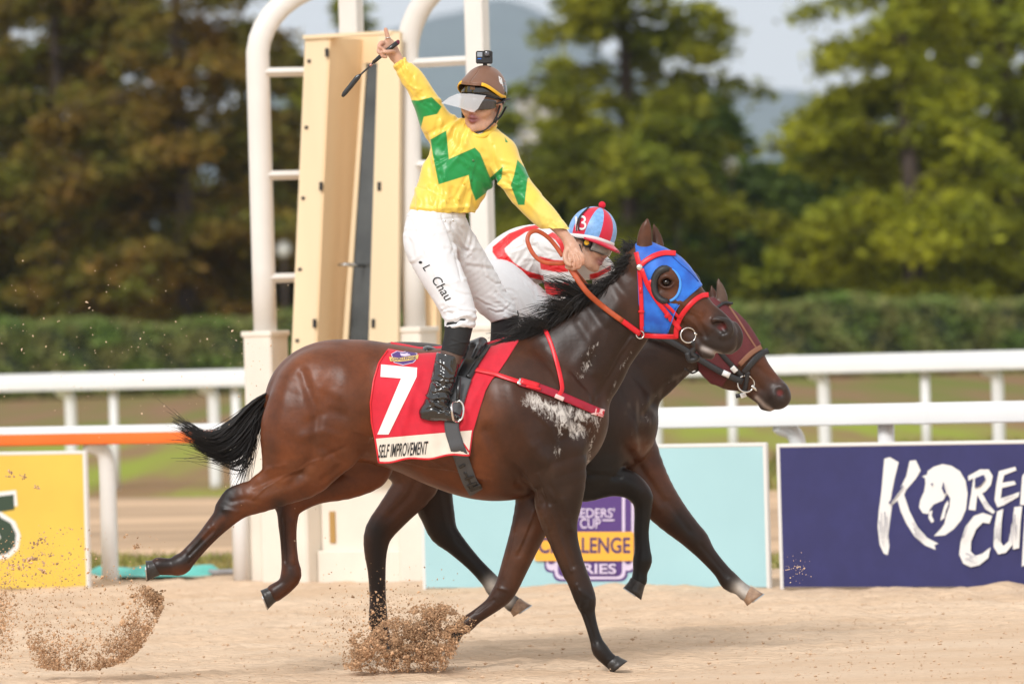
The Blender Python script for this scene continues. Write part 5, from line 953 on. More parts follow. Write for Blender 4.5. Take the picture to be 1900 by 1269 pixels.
# ---- saddle, girth, stirrup
SAD = empty('racing_saddle', P(850, 645, 0), 'small glossy black racing saddle strapped over the red saddle cloth', 'saddle')
sf = Field((770, 605, -75), (920, 700, 75), 1.6)
sf.chain([(793, 652, 0, 11, 2.4), (815, 655, 0, 9, 2.6), (845, 651, 0, 9, 2.4), (872, 644, 0, 11, 2.2), (893, 637, 0, 12, 1.8)], 6); sf.chain([(893, 637, -10, 9), (886, 652, -52, 8), (874, 675, -60, 6)], 6); sf.chain([(893, 637, 10, 9), (886, 652, 52, 8), (874, 675, 60, 6)], 6)
sf.chain([(860, 650, -30, 9), (856, 664, -56, 9), (846, 682, -64, 7)], 8); sf.chain([(860, 650, 30, 9), (856, 664, 56, 9), (846, 682, 64, 7)], 8)
V, Q = sf.mesh(2); V = sculpt(V, Q, [([(880, 640), (866, 665), (858, 685)], 3, -2), ([(895, 645), (882, 668)], 2.5, -1.5), ([(800, 648), (840, 650)], 3, -1)]); link('seat', raw_mesh('seat', S1.w(V), Q), M_BLKL, SAD); BSD = bvh(V, Q)
fl = MB(); strap(BS, [(884, 640), (874, 672), (860, 700), (850, 730)], 30, 3.5, lift=1.2, mb=fl); strap(BS, [(906, 640), (893, 660), (880, 680), (868, 700)], 10, 6, lift=1.2, mb=fl); fl.build('saddle_flap', M_BLKL, SAD, space=S1)
strap(BS, [(862, 700), (850, 738), (838, 786), (846, 822), (856, 850), (870, 890), (884, 914)], 27, 3.2, lift=2.5, ).build('girth', M_GREYW, SAD, space=S1)
strap(BS, [(862, 700), (850, 738), (838, 786), (846, 822), (856, 850), (870, 890), (884, 914)], 27, 3.2, lift=2.5, side=1).build('girth', M_GREYW, SAD, space=S1)
gb = MB(); strap(BS, [(852, 868), (862, 862)], 6, 4, lift=5, mb=gb); strap(BS, [(862, 876), (876, 905)], 5, 3, lift=5, mb=gb); strap(BS, [(862, 890), (879, 884)], 5, 4, lift=5, mb=gb); strap(BS, [(867, 903), (885, 896)], 5, 4, lift=5, mb=gb); strap(BS, [(871, 910), (893, 902)], 9, 3.5, lift=5, mb=gb); gb.build('girth_buckle', M_BLKL, SAD, space=S1)
zs = hit(BC, 845, 760, -1) - 18
st = MB(); st.tube(cr(np.array([(846, 746, zs + 3), (853, 744, zs), (859, 752, zs - 1), (860, 764, zs - 2), (857, 776, zs - 3), (849, 783, zs - 4)], float), 5), 2.0, 8, up=(0, 0, 1)); st.tube(cr(np.array([(846, 746, zs + 3), (840, 746, zs - 18), (838, 754, zs - 34), (839, 768, zs - 36), (842, 780, zs - 30), (849, 783, zs - 4)], float), 5), 2.0, 8, up=(0, 0, 1)); st.build('stirrup_iron', M_CHROME, SAD, space=S1)
st = MB(); st.tube([(852, 700, zs + 12), (849, 746, zs + 2)], 3.5, 6, flat=.4, up=(0, 0, 1)); st.build('stirrup_leather', M_BLKL, SAD, space=S1)
st = MB(); st.tube(cr(np.array([(926, 745, 84), (934, 770, 88), (930, 786, 95), (916, 786, 95), (914, 768, 90), (926, 745, 84)], float), 4), 2.0, 8); st.tube([(905, 660, 62), (925, 745, 84)], 3, 6, flat=.4); st.build('stirrup_iron', M_CHROME, SAD, space=S1)
# ---- breastplate
BP = empty('breastplate', P(1040, 730, 0), 'red leather breastplate across the foaming chest of the nearest horse', 'breastplate')
sides(BS, [(876, 684), (905, 690), (935, 699), (966, 709)], 8, 2.6, 'side_strap', M_REDL, BP, S1, lift=1.5)
sides(BS, [(964, 708), (1000, 719), (1040, 734), (1078, 750), (1106, 762), (1119, 768)], 15, 3.2, 'breast_strap', M_CRIM, BP, S1, lift=1.5)
sides(BS, [(1009, 606), (1020, 632), (1032, 668), (1040, 700), (1043, 722), (1036, 736)], 8, 2.6, 'neck_strap', M_REDL, BP, S1, lift=1.5)
strap(BS, [(1098, 761), (1121, 767)], 15, 3.4, lift=2.2).build('strap_end', mat('foamy_leather', srgb(226, 190, 186), .6, var=.9, vscale=60, col2=srgb(190, 16, 40)), BP, space=S1)
bk = MB(); strap(BS, [(962, 706), (968, 709)], 13, 4, lift=2, mb=bk); bk.build('buckle', M_CHROME, BP, space=S1)
bk = MB(); strap(BS, [(966, 706), (1000, 716)], 11, 5, lift=2, mb=bk); strap(BS, [(976, 716), (1004, 722)], 5, 6, lift=2, mb=bk); bk.build('keeper', M_REDL, BP, space=S1)
bk = MB(); strap(BS, [(1030, 734), (1046, 741)], 8, 5, lift=2.2, mb=bk); bk.build('loop', mat('pinkish_loop', srgb(232, 196, 192), .6), BP, space=S1)
# ---- blue hood with blinker cups
HOOD = empty('blinker_hood', P(1240, 540, 0), 'bright blue hood with black rimmed eye cup on the nearest horse', 'hood')
hf = FH.copy(3.2); U2, V2_ = hf.uv(); hp = [(1178, 452), (1182, 500), (1185, 565), (1193, 616), (1215, 619), (1238, 622), (1245, 600), (1254, 573), (1274, 554), (1299, 533), (1330, 512), (1300, 470), (1260, 440), (1225, 440)]
hd = sdpoly(U2, V2_, hp); eyeh = (np.hypot((U2 - 1236) / .86, (V2_ - 529) / 1.1) - 27); hd = np.maximum(hd, -eyeh); hf.cut2d(hd)
V, Q = hf.mesh(1); link('hood', raw_mesh('hood', S1.w(V), Q), M_BLUE, HOOD); BH = bvh(V, Q); BHB = [B7, BH]
def arc(cx, cy, rx, ry, a0, a1, n=16): return [(cx + rx * math.cos(R_(a)), cy + ry * math.sin(R_(a))) for a in np.linspace(a0, a1, n)]
def cup(name, pts, r, m, dz, flat=1.0):
    mb = MB(); L = []
    for u, v in pts:
        z = hit(BH, u, v, -1); z = z if z is not None else (L[-1][2] + dz if L else -40); L.append((u, v, z - dz))
    zz = np.array([p[2] for p in L])
    for _ in range(6): zz = np.convolve(np.pad(zz, 1, 'edge'), [.25, .5, .25], 'valid')
    mb.tube([(p[0], p[1], z) for p, z in zip(L, zz)], r, 10, flat=flat, up=(0, 0, 1)); return mb.build(name, m, HOOD, space=S1)
cup('blinker_cup', arc(1236, 529, 23, 30, 80, 285), np.interp(np.linspace(0, 1, 16), [0, .1, .5, .9, 1], [4, 6.5, 7.5, 8, 5]), M_BLKM, 4, 1.2)
cup('eye_binding', arc(1238, 529, 24.5, 30, -72, 78), 2.6, M_BLUE2, .6)
sp = np.array([(1248, 476), (1262, 490), (1280, 505), (1296, 522)], float); cup('seam', [tuple(x) for x in cr(sp, 4)], 1.0, mat('dark_blue_seam', srgb(14, 60, 140), .6), .6)
cup('hem', [tuple(x) for x in cr(np.array([(1296, 534), (1275, 552), (1256, 572), (1246, 598), (1239, 618)], float), 4)], 1.0, M_BLUE, .4); cup('hem', [tuple(x) for x in cr(np.array([(1184, 500), (1187, 565), (1195, 612)], float), 4)], 1.0, M_BLUE, .4)
mb = MB(); mb.tube([tuple(x) for x in cr(np.array([(1280, 506, 26), (1290, 512, 40), (1296, 522, 38)], float), 4)], 5, 8, up=(0, 0, 1)); mb.build('blinker_cup', M_BLKM, HOOD, space=S1)
# ---- bridle
BR7 = empty('bridle', P(1240, 560, 0), 'red bridle with steel ring bit and tan reins on the nearest horse', 'bridle'); BHH = [B7, BH]
def bs_(name, pts, w_, m=M_REDL, lift=.6, th=2.4): sides(BHH, pts, w_, th, name, m, BR7, S1, lift=lift)
bs_('brow_band', [(1187, 494), (1198, 484), (1215, 474), (1234, 469), (1254, 470)], 9.5, th=3.6); bs_('crown_piece', [(1180, 468), (1183, 480), (1187, 494)], 9)
bs_('throat_lash', [(1186, 497), (1188, 525), (1190, 565), (1191, 616)], 8); bs_('cheek_piece', [(1190, 499), (1202, 530), (1218, 556), (1240, 585), (1262, 612)], 8.5, lift=3.2)
bs_('nose_band', [(1315, 547), (1302, 549), (1285, 561), (1265, 585), (1256, 606), (1254, 628)], 9.5, th=3.8); bs_('chin_strap', [(1190, 622), (1220, 624), (1256, 625)], 9); bs_('front_strap', [(1205, 520), (1222, 551), (1246, 575), (1262, 592)], 6, lift=2.4)
def ring(c, r, tr_, name, m=M_CHROME, tilt=.25, parent=None, space=S1):
    a = np.linspace(0, 2 * math.pi, 29); mb = MB(); mb.tube([(c[0] + r * math.cos(t), c[1] + r * math.sin(t), c[2] + r * tilt * math.cos(t)) for t in a], tr_, 8, up=(0, 0, 1), cap=False); return mb.build(name, m, parent or BR7, space=space)
zb = hit(B7, 1272, 618, -1) - 4; ring((1277, 622, zb), 14, 1.5, 'bit_ring'); zr = hit(B7, 1190, 618, -1) - 5; ring((1187.5, 621, zr), 7, 1.3, 'martingale_ring'); ring((1277, 622, -zb - 30), 14, 1.5, 'bit_ring')
mb = MB(); mb.tube([(1288, 619, zb), (1293, 620, zb + 3), (1300, 625, zb + 14)], 2.4, 8, up=(0, 0, 1)); mb.build('bit_mouthpiece', M_CHROME, BR7, space=S1)
mb = MB(); zz = hit(BH, 1190, 497, -1) - 2; mb.loft([[(1186.5 + r_ * math.cos(t), 496 + r_ * math.sin(t), zz - d_) for t in np.linspace(0, 2 * math.pi, 15)[:-1]] for r_, d_ in ((6.5, -2), (6.5, 2), (5, 4), (2, 5))]); mb.build('rosette', M_CHROME, BR7, space=S1)
for a, b in (((1187, 538), (1190, 538)), ((1190, 576), (1190, 580)), ((1210, 543), (1214, 548)), ((1236, 583), (1240, 588)), ((1244, 590), (1247, 594))): strap(BHH, [a, b], 11, 4.5, lift=1.2).build('buckle', M_REDL, BR7, space=S1)
kb = MB(); kb.tube([tuple(x) for x in cr(np.array([(1283, 633, zb + 4), (1290, 642, zb + 8), (1284, 655, zb + 12), (1294, 664, zb + 14), (1280, 668, zb + 14), (1276, 655, zb + 12)], float), 4)], 5.5, 7, up=(0, 0, 1)); kb.build('bit_lead', M_BLKM, BR7, space=S1)
HND = np.array((1058., 484., -46.))
rein = cr(np.array([(1188, 620, zr - 2), (1161, 600, zr - 6), (1124, 573, zr - 10), (1090, 543, -62), (1066, 510, -58), (1054, 490, -54)], float), 6)
_rw = [hit(B7, p[0], p[1], -1) for p in rein]; rein[:, 2] = [min(p[2], (z if z is not None else 0) - 7) for p, z in zip(rein, _rw)]
for _ in range(4): rein[1:-1, 2] = np.minimum(rein[1:-1, 2], .25 * rein[:-2, 2] + .5 * rein[1:-1, 2] + .25 * rein[2:, 2])
mb = MB(); mb.tube(rein[:9], 5.2, 8, flat=.25, up=(0, 0, 1)); mb.build('rein_end', M_REDL, BR7, space=S1); mb = MB(); mb.tube(rein[7:], 5.2, 8, flat=.28, up=(0, 0, 1)); mb.tube(cr(np.array([(1056, 486, -56), (1036, 489, -60), (1008, 486, -60), (990, 472, -58), (979, 448, -55), (983, 433, -50), (997, 429, -46), (1016, 440, -42), (1032, 458, -42), (1044, 476, -45)], float), 6), 4.0, 8, flat=.3, up=(0, 0, 1)); mb.build('rein', M_TAN, BR7, space=S1)
mb = MB(); mb.tube(cr(np.array([(1188, 620, 45), (1150, 590, 50), (1100, 545, 45), (1066, 505, -10), (1056, 490, -46)], float), 5), 6, 8, flat=.28, up=(0, 0, 1)); mb.build('rein', M_TAN, BR7, space=S1)
# ================================================================== TACK OF HORSE THIRTEEN
HOOD2 = empty('hood', P(1350, 640, 1.1), 'burgundy mesh hood with tan seams on the horse behind', 'hood')
hf = FH2.copy(3.0); U2, V2_ = hf.uv(); hp2 = [(1285, 540), (1328, 540), (1360, 555), (1400, 600), (1420, 636), (1396, 655), (1371, 678), (1352, 700), (1340, 718), (1318, 712), (1296, 688), (1288, 640)]
hf.cut2d(sdpoly(U2, V2_, hp2)); V, Q = hf.mesh(1); link('hood', raw_mesh('hood', S2.w(V), Q), M_BURG, HOOD2); BH2 = bvh(V, Q)
sides(BH2, [(1413, 643), (1393, 656), (1372, 677)], 9, 1.5, 'hem', M_BROWNT, HOOD2, S2, lift=.3)
strap(BH2, [(1353, 568), (1372, 596), (1390, 625), (1405, 648)], 3.2, 1.3, lift=.3).build('seam', M_BROWNT, HOOD2, space=S2); strap(BH2, [(1330, 548), (1345, 556), (1356, 568)], 5, 1.5, lift=.3).build('seam', M_BROWNT, HOOD2, space=S2)
BR13 = empty('bridle', P(1370, 680, 1.1), 'black bridle with large steel ring bit on the horse behind', 'bridle'); BB2 = [B13, BH2]
def b2_(name, pts, w_, m=M_BLKM, lift=.8, th=3.2): sides(BB2, pts, w_, th, name, m, BR13, S2, lift=lift)
b2_('nose_band', [(1426, 650), (1410, 658), (1392, 677), (1380, 692)], 11); b2_('cheek_piece', [(1325, 640), (1345, 664), (1362, 682), (1378, 700)], 9); b2_('brow_band', [(1331, 570), (1344, 562), (1360, 563)], 5); b2_('chin_strap', [(1365, 735), (1376, 732), (1384, 724)], 8); b2_('side_strap', [(1388, 690), (1384, 712), (1380, 730)], 8); b2_('throat_lash', [(1270, 684), (1284, 692), (1297, 686)], 3.5, th=2)
zb = (hit(B13, 1380, 712, -1) or -26) - 5; ring((1384, 712, zb), 15.5, 1.6, 'bit_ring', parent=BR13, space=S2); ring((1384, 712, 24), 15.5, 1.6, 'bit_ring', parent=BR13, space=S2)
mb = MB(); mb.tube([(1394, 716, zb - 1), (1402, 722, zb + 4), (1408, 730, zb + 14)], 2.8, 8, up=(0, 0, 1)); mb.build('bit_mouthpiece', M_CHROME, BR13, space=S2)
mb = MB(); mb.tube(cr(np.array([(1378, 708, zb - 4), (1345, 694, zb - 10), (1300, 668, zb - 14), (1255, 640, -44), (1200, 612, -50), (1140, 575, -46), (1110, 552, -40)], float), 5), 6, 8, flat=.35, up=(0, 0, 1)); mb.build('rein', M_BLKM, BR13, space=S2)
M_WK = mat('white_keeper', (.78, .78, .78), .35)
for a, b, z in (((1341, 691), (1354, 697), zb - 12), ((1358, 681), (1366, 690), None), ((1374, 735), (1384, 731), None)):
    if z is None: strap(BB2, [a, b], 10, 5, lift=1.8).build('white_buckle', M_WK, BR13, space=S2)
    else: MB().tube([(a[0], a[1], z), (b[0], b[1], z)], 5.5, 8, flat=.55, up=(0, 0, 1)).build('white_buckle', M_WK, BR13, space=S2)
# ================================================================== JOCKEYS
SKIN = (.56, .325, .225); SKIN2 = (.52, .295, .20); LIP = (.26, .085, .095)
M_SKIN = mat('skin', attr=True, rough=.45, var=.08, vscale=60, bump=.06, bscale=300, bdist=.002, sss=.12)
M_SILK = mat('satin_silk', attr=True, rough=.36, bump=.24, bscale=20, bdist=.010, stretch=(1, 1, .45), sheen=.2, spec=.42, var=.06, vscale=12)
M_BREECH = mat('white_breeches', (.70, .70, .72), .65, bump=.26, bscale=24, bdist=.008, sheen=.15)
M_SOCK = mat('black_sock', (.010, .010, .011), .75, bump=.1, bscale=400, bdist=.002); M_BOOT = mat('patent_boot', (.009, .009, .010), .10, spec=.7, coat=.6, croughness=.05)
M_NYLON = mat('sheer_brown_sock', (.10, .060, .045), .6); M_STRAP = mat('black_webbing', (.012, .012, .013), .55)
M_BROWNC = mat('brown_cap_silk', srgb(118, 80, 58), .45, bump=.12, bscale=60, bdist=.004, var=.08, vscale=20, sheen=.2); M_GOLD = mat('gold_piping', srgb(232, 180, 36), .45); M_WHT = mat('white_patch', (.75, .75, .76), .5)
M_LENS = mat('dark_lens', (.03, .03, .035), .08, coat=1); M_VISOR = mat('clear_visor', (.86, .86, .88), .12, alpha=.46, spec=.7); M_SMOKE = mat('smoky_lens', srgb(150, 146, 140), .08, alpha=.75, coat=1)
M_CAPR = mat('red_cap_silk', srgb(208, 22, 58), .42, bump=.12, bscale=60, bdist=.004, sheen=.2); M_CAPB = mat('light_blue_cap_silk', srgb(120, 168, 222), .42, var=.25, vscale=60, bump=.12, bscale=60, bdist=.004, sheen=.2)
def headframe(o, fwd, up, sc):
    fwd = np.array(fwd, float); fwd /= np.linalg.norm(fwd); up = np.array(up, float); up -= fwd * (up @ fwd); up /= np.linalg.norm(up); return Frame(o, np.cross(fwd, up), fwd, sc)
def head(f, T, skin, lip):
    f.chain([(0, -1.6, 3.6, 8.0, .92), (0, .8, 4.2, 8.1, .88)], 5, T=T, ax=0, col=skin)
    f.chain([(0, 1.6, 0, 6.9, .92), (0, 3.0, -3.5, 5.6, .95), (0, 4.4, -7.2, 4.0, 1.05), (0, 5.6, -9.3, 2.8, 1.15)], 8, T=T, ax=0, n=4, col=skin)
    f.chain([(0, 7.2, -10.2, 1.5)], 6, T=T, ax=0)
    for s in (-1, 1):
        f.chain([(s * 4.6, 5.6, -2.6, 2.2), (s * 3.6, 6.2, -3.6, 2.2)], 8, T=T, ax=0)                       # cheek
        f.chain([(s * 5.2, 0.5, -6.2, 2.4), (s * 3.2, 4.8, -9.2, 2.0)], 10, T=T, ax=0)                      # jaw
        f.chain([(s * 1.2, 8.0, 1.7, .8), (s * 4.2, 7.0, 1.7, .8)], 5, T=T, ax=0)                           # brow
        f.chain([(s * 7.0, -1.2, -.2, 1.5, .45), (s * 7.3, -1.5, -1.6, 1.7, .42), (s * 6.9, -.9, -3.4, 1.2, .5)], 2.5, T=T, ax=0, col=skin)
        f.chain([(s * 7.9, -.9, -1.0, .6, .8), (s * 7.9, -.8, -2.2, .55, .8)], 1.5, op='s', T=T, ax=0)
        f.chain([(s * 3.1, 8.2, .1, 1.25)], 4, op='s', T=T, ax=0)
        f.chain([(s * 3.1, 6.9, .1, 1.25)], 2, T=T, ax=0, col=skin)
        f.chain([(s * 1.05, 9.0, -3.7, .85)], 2.5, T=T, ax=0)
    f.chain([(0, 8.0, 1.0, .9), (0, 8.8, -1.2, .95), (0, 9.7, -3.0, 1.15)], 4, T=T, ax=0, n=3)
    f.chain([(0, 7.4, -5.8, 2.0)], 5, T=T, ax=0)
    f.chain([(-2.0, 7.6, -6.1, .6), (0, 9.0, -5.6, .9), (2.0, 7.6, -6.1, .6)], 1.8, T=T, ax=0, col=lip)
    f.chain([(-1.8, 7.5, -6.6, .6), (0, 8.8, -7.2, 1.0), (1.8, 7.5, -6.6, .6)], 1.8, T=T, ax=0, col=lip)
    f.chain([(-1.9, 8.3, -6.35, .22), (0, 9.4, -6.35, .28), (1.9, 8.3, -6.35, .22)], 1, op='s', T=T, ax=0)
def lmesh(mb, name, m, parent, T, space, smooth=True):
    V = T.to(np.concatenate(mb.V)); q = MB(); q.V = [V]; q.F = mb.F; q.M = mb.M; return q.build(name, m, parent, smooth, space)
def capshell(c, rx, ry, rz, rim, a0=0, a1=360, t0=0.0, na=40, nt=14, off=0.0, seam=0.0):
    """part of a skull cap: azimuth 0 = front (+y), rim(az) = height of the lower edge (cm)"""
    mb = MB(); A = []
    for a in np.linspace(a0, a1, na):
        tr = math.acos(max(-.95, min(.98, (rim(a) - c[2]) / rz))); row = []
        for k in range(nt):
            t = t0 + (tr - t0) * k / (nt - 1); sc = 1 + off; row.append((c[0] + rx * sc * math.sin(t) * math.sin(R_(a)), c[1] + ry * sc * math.sin(t) * math.cos(R_(a)), c[2] + rz * sc * math.cos(t)))
        A.append(row)
    mb.grid(A); return mb
def thick(o, t, off=1): s = o.modifiers.new('thickness', 'SOLIDIFY'); s.thickness = t; s.offset = off; return o
def tubeL(mb, pts, r, n=8, flat=1.0, up=(0, 0, 1)): return mb.tube(cr(np.array(pts, float), 5), r, n, flat=flat, up=up)
def creases(specs, rg):
    L = []
    for (cx, cy, sx, sy, ang, da, ln_, n, wd, am) in specs:
        for i in range(n):
            x, y = rg.normal(cx, sx), rg.normal(cy, sy); a = R_(rg.normal(ang, da)); l = ln_ * rg.uniform(.5, 1.3); b = rg.normal(0, .25); p = []
            for t in (-.5, -.17, .17, .5): p.append((x + math.cos(a + b * t * 2) * l * t, y + math.sin(a + b * t * 2) * l * t))
            s = 1 if rg.random() < .45 else -1; L.append((p, wd * rg.uniform(.6, 1.3), am * s * rg.uniform(.5, 1.2)))
            if s < 0: L.append(([(q[0] + math.sin(a) * wd * 1.5, q[1] - math.cos(a) * wd * 1.5) for q in p], wd, am * .7))
    return L
def garment(name, fld, lines, space, parent, m, colf=None, smooth=1, side=None):
    V, Q = fld.mesh(smooth); V = sculpt(V, Q, lines); V = lap(V, Q, .25); C = colf(V) if colf else None
    return link(name, raw_mesh(name, space.w(V), Q, C), m, parent), bvh(V, Q)
def finger(f, pts, r, k=1.6): f.chain([(p[0], p[1], p[2], r * (1 - .07 * i)) for i, p in enumerate(pts)], k, n=3, col=SKIN)
# ---------------------------------------------------------------- first jockey
J = empty('person', P(830, 640, 0), 'person in yellow and green silks and white breeches, standing and pointing a finger skyward', 'person', 'jockeys')
f = Field((685, 45, -125), (1105, 800, 115), 1.55)
T1 = headframe((896, 190, -4), (-.47, .06, -.88), (.11, -1, .03), 4.55)
head(f, T1, SKIN, LIP)
f.chain([(903, 212, 4, 22), (898, 240, 4, 21), (890, 262, 4, 26)], 8, col=SKIN)
TOR = [(880, 262, 0, 40, .72), (866, 285, 0, 60, .66), (852, 315, 0, 65, .64), (836, 350, 0, 58, .66), (822, 385, 0, 50, .72), (815, 410, 0, 52, .8)]
SHL = [(818, 243, 4, 30), (850, 262, 2, 38, .85), (895, 272, 2, 38, .85), (926, 288, 2, 32)]
RARM = [(820, 244, 2, 30), (806, 222, -6, 26), (793, 196, -12, 23), (782, 175, -14, 21), (766, 147, -16, 19), (750, 128, -18, 15), (740, 116, -18, 11.5), (733, 104, -18, 10.5)]
LARM = [(927, 290, 0, 31), (944, 318, -12, 27), (962, 348, -22, 24), (984, 374, -30, 22.5), (1010, 400, -36, 19), (1036, 424, -42, 15), (1052, 442, -45, 11), (1058, 452, -46, 10.5)]
RTH = [(798, 418, -22, 45, .85), (797, 452, -42, 46, .8), (812, 494, -62, 40.5, .82), (836, 542, -78, 35, .85), (851, 579, -90, 30.5, .9), (854, 604, -98, 26), (848, 628, -104, 23), (838, 662, -108, 21), (824, 705, -112, 20), (810, 744, -114, 17)]
LTH = [(824, 420, 22, 43, .85), (851, 466, 34, 41, .85), (880, 511, 52, 38, .85), (910, 554, 66, 32.5, .9), (931, 582, 74, 27), (937, 606, 80, 23), (932, 640, 86, 21), (926, 690, 92, 19), (920, 735, 96, 16)]
def shr(ch, k): return [tuple(p[:3]) + (max(4, p[3] - k),) + tuple(p[4:]) for p in ch]
f.chain(shr(TOR, 8), 10, col=SKIN); f.chain(shr(SHL, 9), 8, col=SKIN)
f.chain(shr(RARM[:5], 6) + [(752, 130, -18, 11.5), (741, 115, -18, 10.2, 1), (733, 104, -18, 10.5)], 6, col=SKIN); f.chain(shr(LARM[:5], 6) + [(1034, 422, -42, 11), (1050, 440, -45, 10), (1058, 452, -46, 10.5)], 6, col=SKIN)
f.chain([tuple(p[:3]) + (p[3] - (18 if i < 2 else 7),) + tuple(p[4:]) for i, p in enumerate(RTH)], 8, col=SKIN); f.chain([tuple(p[:3]) + (p[3] - (18 if i < 2 else 7),) + tuple(p[4:]) for i, p in enumerate(LTH)], 8, col=SKIN); f.chain([(808, 748, -114, 13), (826, 764, -116, 11), (846, 772, -116, 7)], 6, col=SKIN); f.chain([(918, 740, 96, 13), (936, 760, 97, 10), (954, 772, 97, 6)], 6, col=SKIN)
# raised hand: index finger up, the rest closed round the whip
f.chain([(733, 104, -18, 10.5, .9), (727, 92, -20, 12, .75), (721, 82, -21, 11, .7)], 4, col=SKIN)
finger(f, [(722, 80, -25), (719, 68, -27), (717, 60, -27), (715.5, 55, -27)], 4.6)
finger(f, [(715, 82, -24), (708, 80, -32), (704, 87, -38), (711, 92, -37)], 4.7)
finger(f, [(714, 89, -25), (705, 89, -33), (703, 97, -38), (711, 100, -37)], 4.6)
finger(f, [(717, 97, -24), (709, 98, -32), (708, 104, -37), (716, 106, -35)], 4.1)
finger(f, [(732, 100, -24), (728, 95, -33), (719, 97, -40), (712, 96, -41)], 4.8)
f.chain([(717, 86, -22, 7), (721, 97, -22, 7)], 4, col=SKIN)
# rein hand: fist with knuckles turned to the camera
f.chain([(1056, 448, -46, 11, .9), (1062, 462, -50, 14, .75), (1067, 474, -52, 14, .75)], 4, col=SKIN)
finger(f, [(1070, 466, -58), (1080, 476, -63), (1081, 488, -60), (1073, 490, -52)], 5.2)
finger(f, [(1066, 471, -60), (1075, 483, -66), (1074, 495, -62), (1066, 496, -54)], 5.3)
finger(f, [(1061, 474, -60), (1067, 486, -66), (1065, 498, -62), (1058, 497, -54)], 5.1)
finger(f, [(1056, 474, -57), (1058, 487, -62), (1056, 497, -59), (1051, 495, -53)], 4.5)
finger(f, [(1052, 462, -54), (1048, 476, -62), (1052, 488, -66), (1059, 492, -67)], 5.2)
V, Q = f.mesh(1); V = sculpt(V, Q, [([(1073, 470), (1078, 482), (1077, 492)], 1.5, -2.2), ([(1067, 474), (1070, 486), (1069, 496)], 1.5, -2.2), ([(1061, 476), (1062, 488), (1061, 496)], 1.5, -2.0), ([(1058, 456), (1066, 468)], 1.6, 1.0), ([(1062, 452), (1072, 464)], 1.6, .9), ([(1054, 462), (1060, 472)], 1.6, .9), ([(704, 84), (712, 87)], 1.3, -1.2), ([(704, 93), (712, 95)], 1.3, -1.2)])
C = f.colour(V, 1.6); u, v, w = V.T
dk = np.exp(-(np.hypot(u - 873, v - 203) / 7) ** 2) * .2; C = C * (1 + dk[:, None] * np.array([.3, -.2, -.2]))
for (x, y, r_) in ((716, 56, 5), (706, 84, 6), (1080, 484, 6), (1070, 494, 6)): k = np.exp(-(np.hypot(u - x, v - y) / r_) ** 2) * .3; C = C * (1 + k[:, None] * np.array([.15, -.22, -.2]))
body = link('body', raw_mesh('body', S1.w(V), Q, C), M_SKIN, J); BJ = bvh(V, Q)
def eyes(T, space, parent):
    for s in (-1, 1):
        mb = MB(); th = np.arange(10) * math.pi / 5; mb.loft([[(s * 3.1 + 1.0 * math.sin(a) * math.cos(t), 7.45 - 1.0 * math.cos(a) * -1 * .5, .1 + .5 * math.sin(a) * math.sin(t)) for t in th] for a in np.linspace(math.pi / 2, .1, 5)]); lmesh(mb, 'eye', M_LENS, parent, T, space)
eyes(T1, S1, J)
# jersey
g = Field((705, 95, -90), (1075, 425, 75), 1.4)
g.chain([(p[0], p[1], p[2], p[3] + 3, p[4]) for p in TOR[:-1]] + [(816, 400, 0, 50, .8)], 10, n=5); g.chain([tuple(p[:3]) + (p[3] + 3,) + tuple(p[4:]) for p in SHL], 12, n=4)
g.chain([(822, 246, 2, 34), (808, 225, -6, 30), (795, 198, -12, 25.5), (783, 176, -14, 23), (766, 147, -16, 21), (751, 130, -18, 17), (744, 122, -18, 14.5)], 8, n=5)
g.chain([(925, 288, 0, 34), (944, 318, -12, 30), (962, 348, -22, 26.5), (985, 375, -30, 25.5), (1010, 401, -36, 23.5), (1034, 424, -42, 18), (1044, 433, -44, 16)], 8, n=5)
g.chain([(893, 256, 2, 25, .95), (888, 268, 0, 30, .9)], 8); g.chain([(806, 388, -10, 46, .95), (838, 388, 0, 40, .9)], 14)
U2, V2_ = g.uv(); hem = np.maximum(0, 0) + (V2_ - (393 + (U2 - 764) * .02 + 1.5 * np.sin(U2 * .2))); arms = np.minimum(sdpoly(U2, V2_, [(715, 110), (760, 106), (765, 140), (735, 140)]), 99)
keep = np.where((V2_ > 330) & (U2 < 930), hem, -20); cuffR = -(((U2 - 737) * .55 + (V2_ - 116) * .83)); cuffR = np.where((U2 < 775) & (V2_ < 160), cuffR, -20)
cuffL = ((U2 - 1050) * .62 + (V2_ - 436) * .78); cuffL = np.where(U2 > 1000, cuffL, -20)
g.cut2d(np.maximum(np.maximum(keep, cuffR), cuffL))
g.chain([(900, 222, 2, 26), (893, 247, 1, 23)], 2, op='s'); g.chain([(884, 232, -24, 20), (886, 246, -30, 9)], 3, op='s')
for pts, r_ in (([(730, 126), (757, 108)], 3.2), ([(1034, 440), (1056, 422)], 3.2)): pass
rg = np.random.default_rng(4)
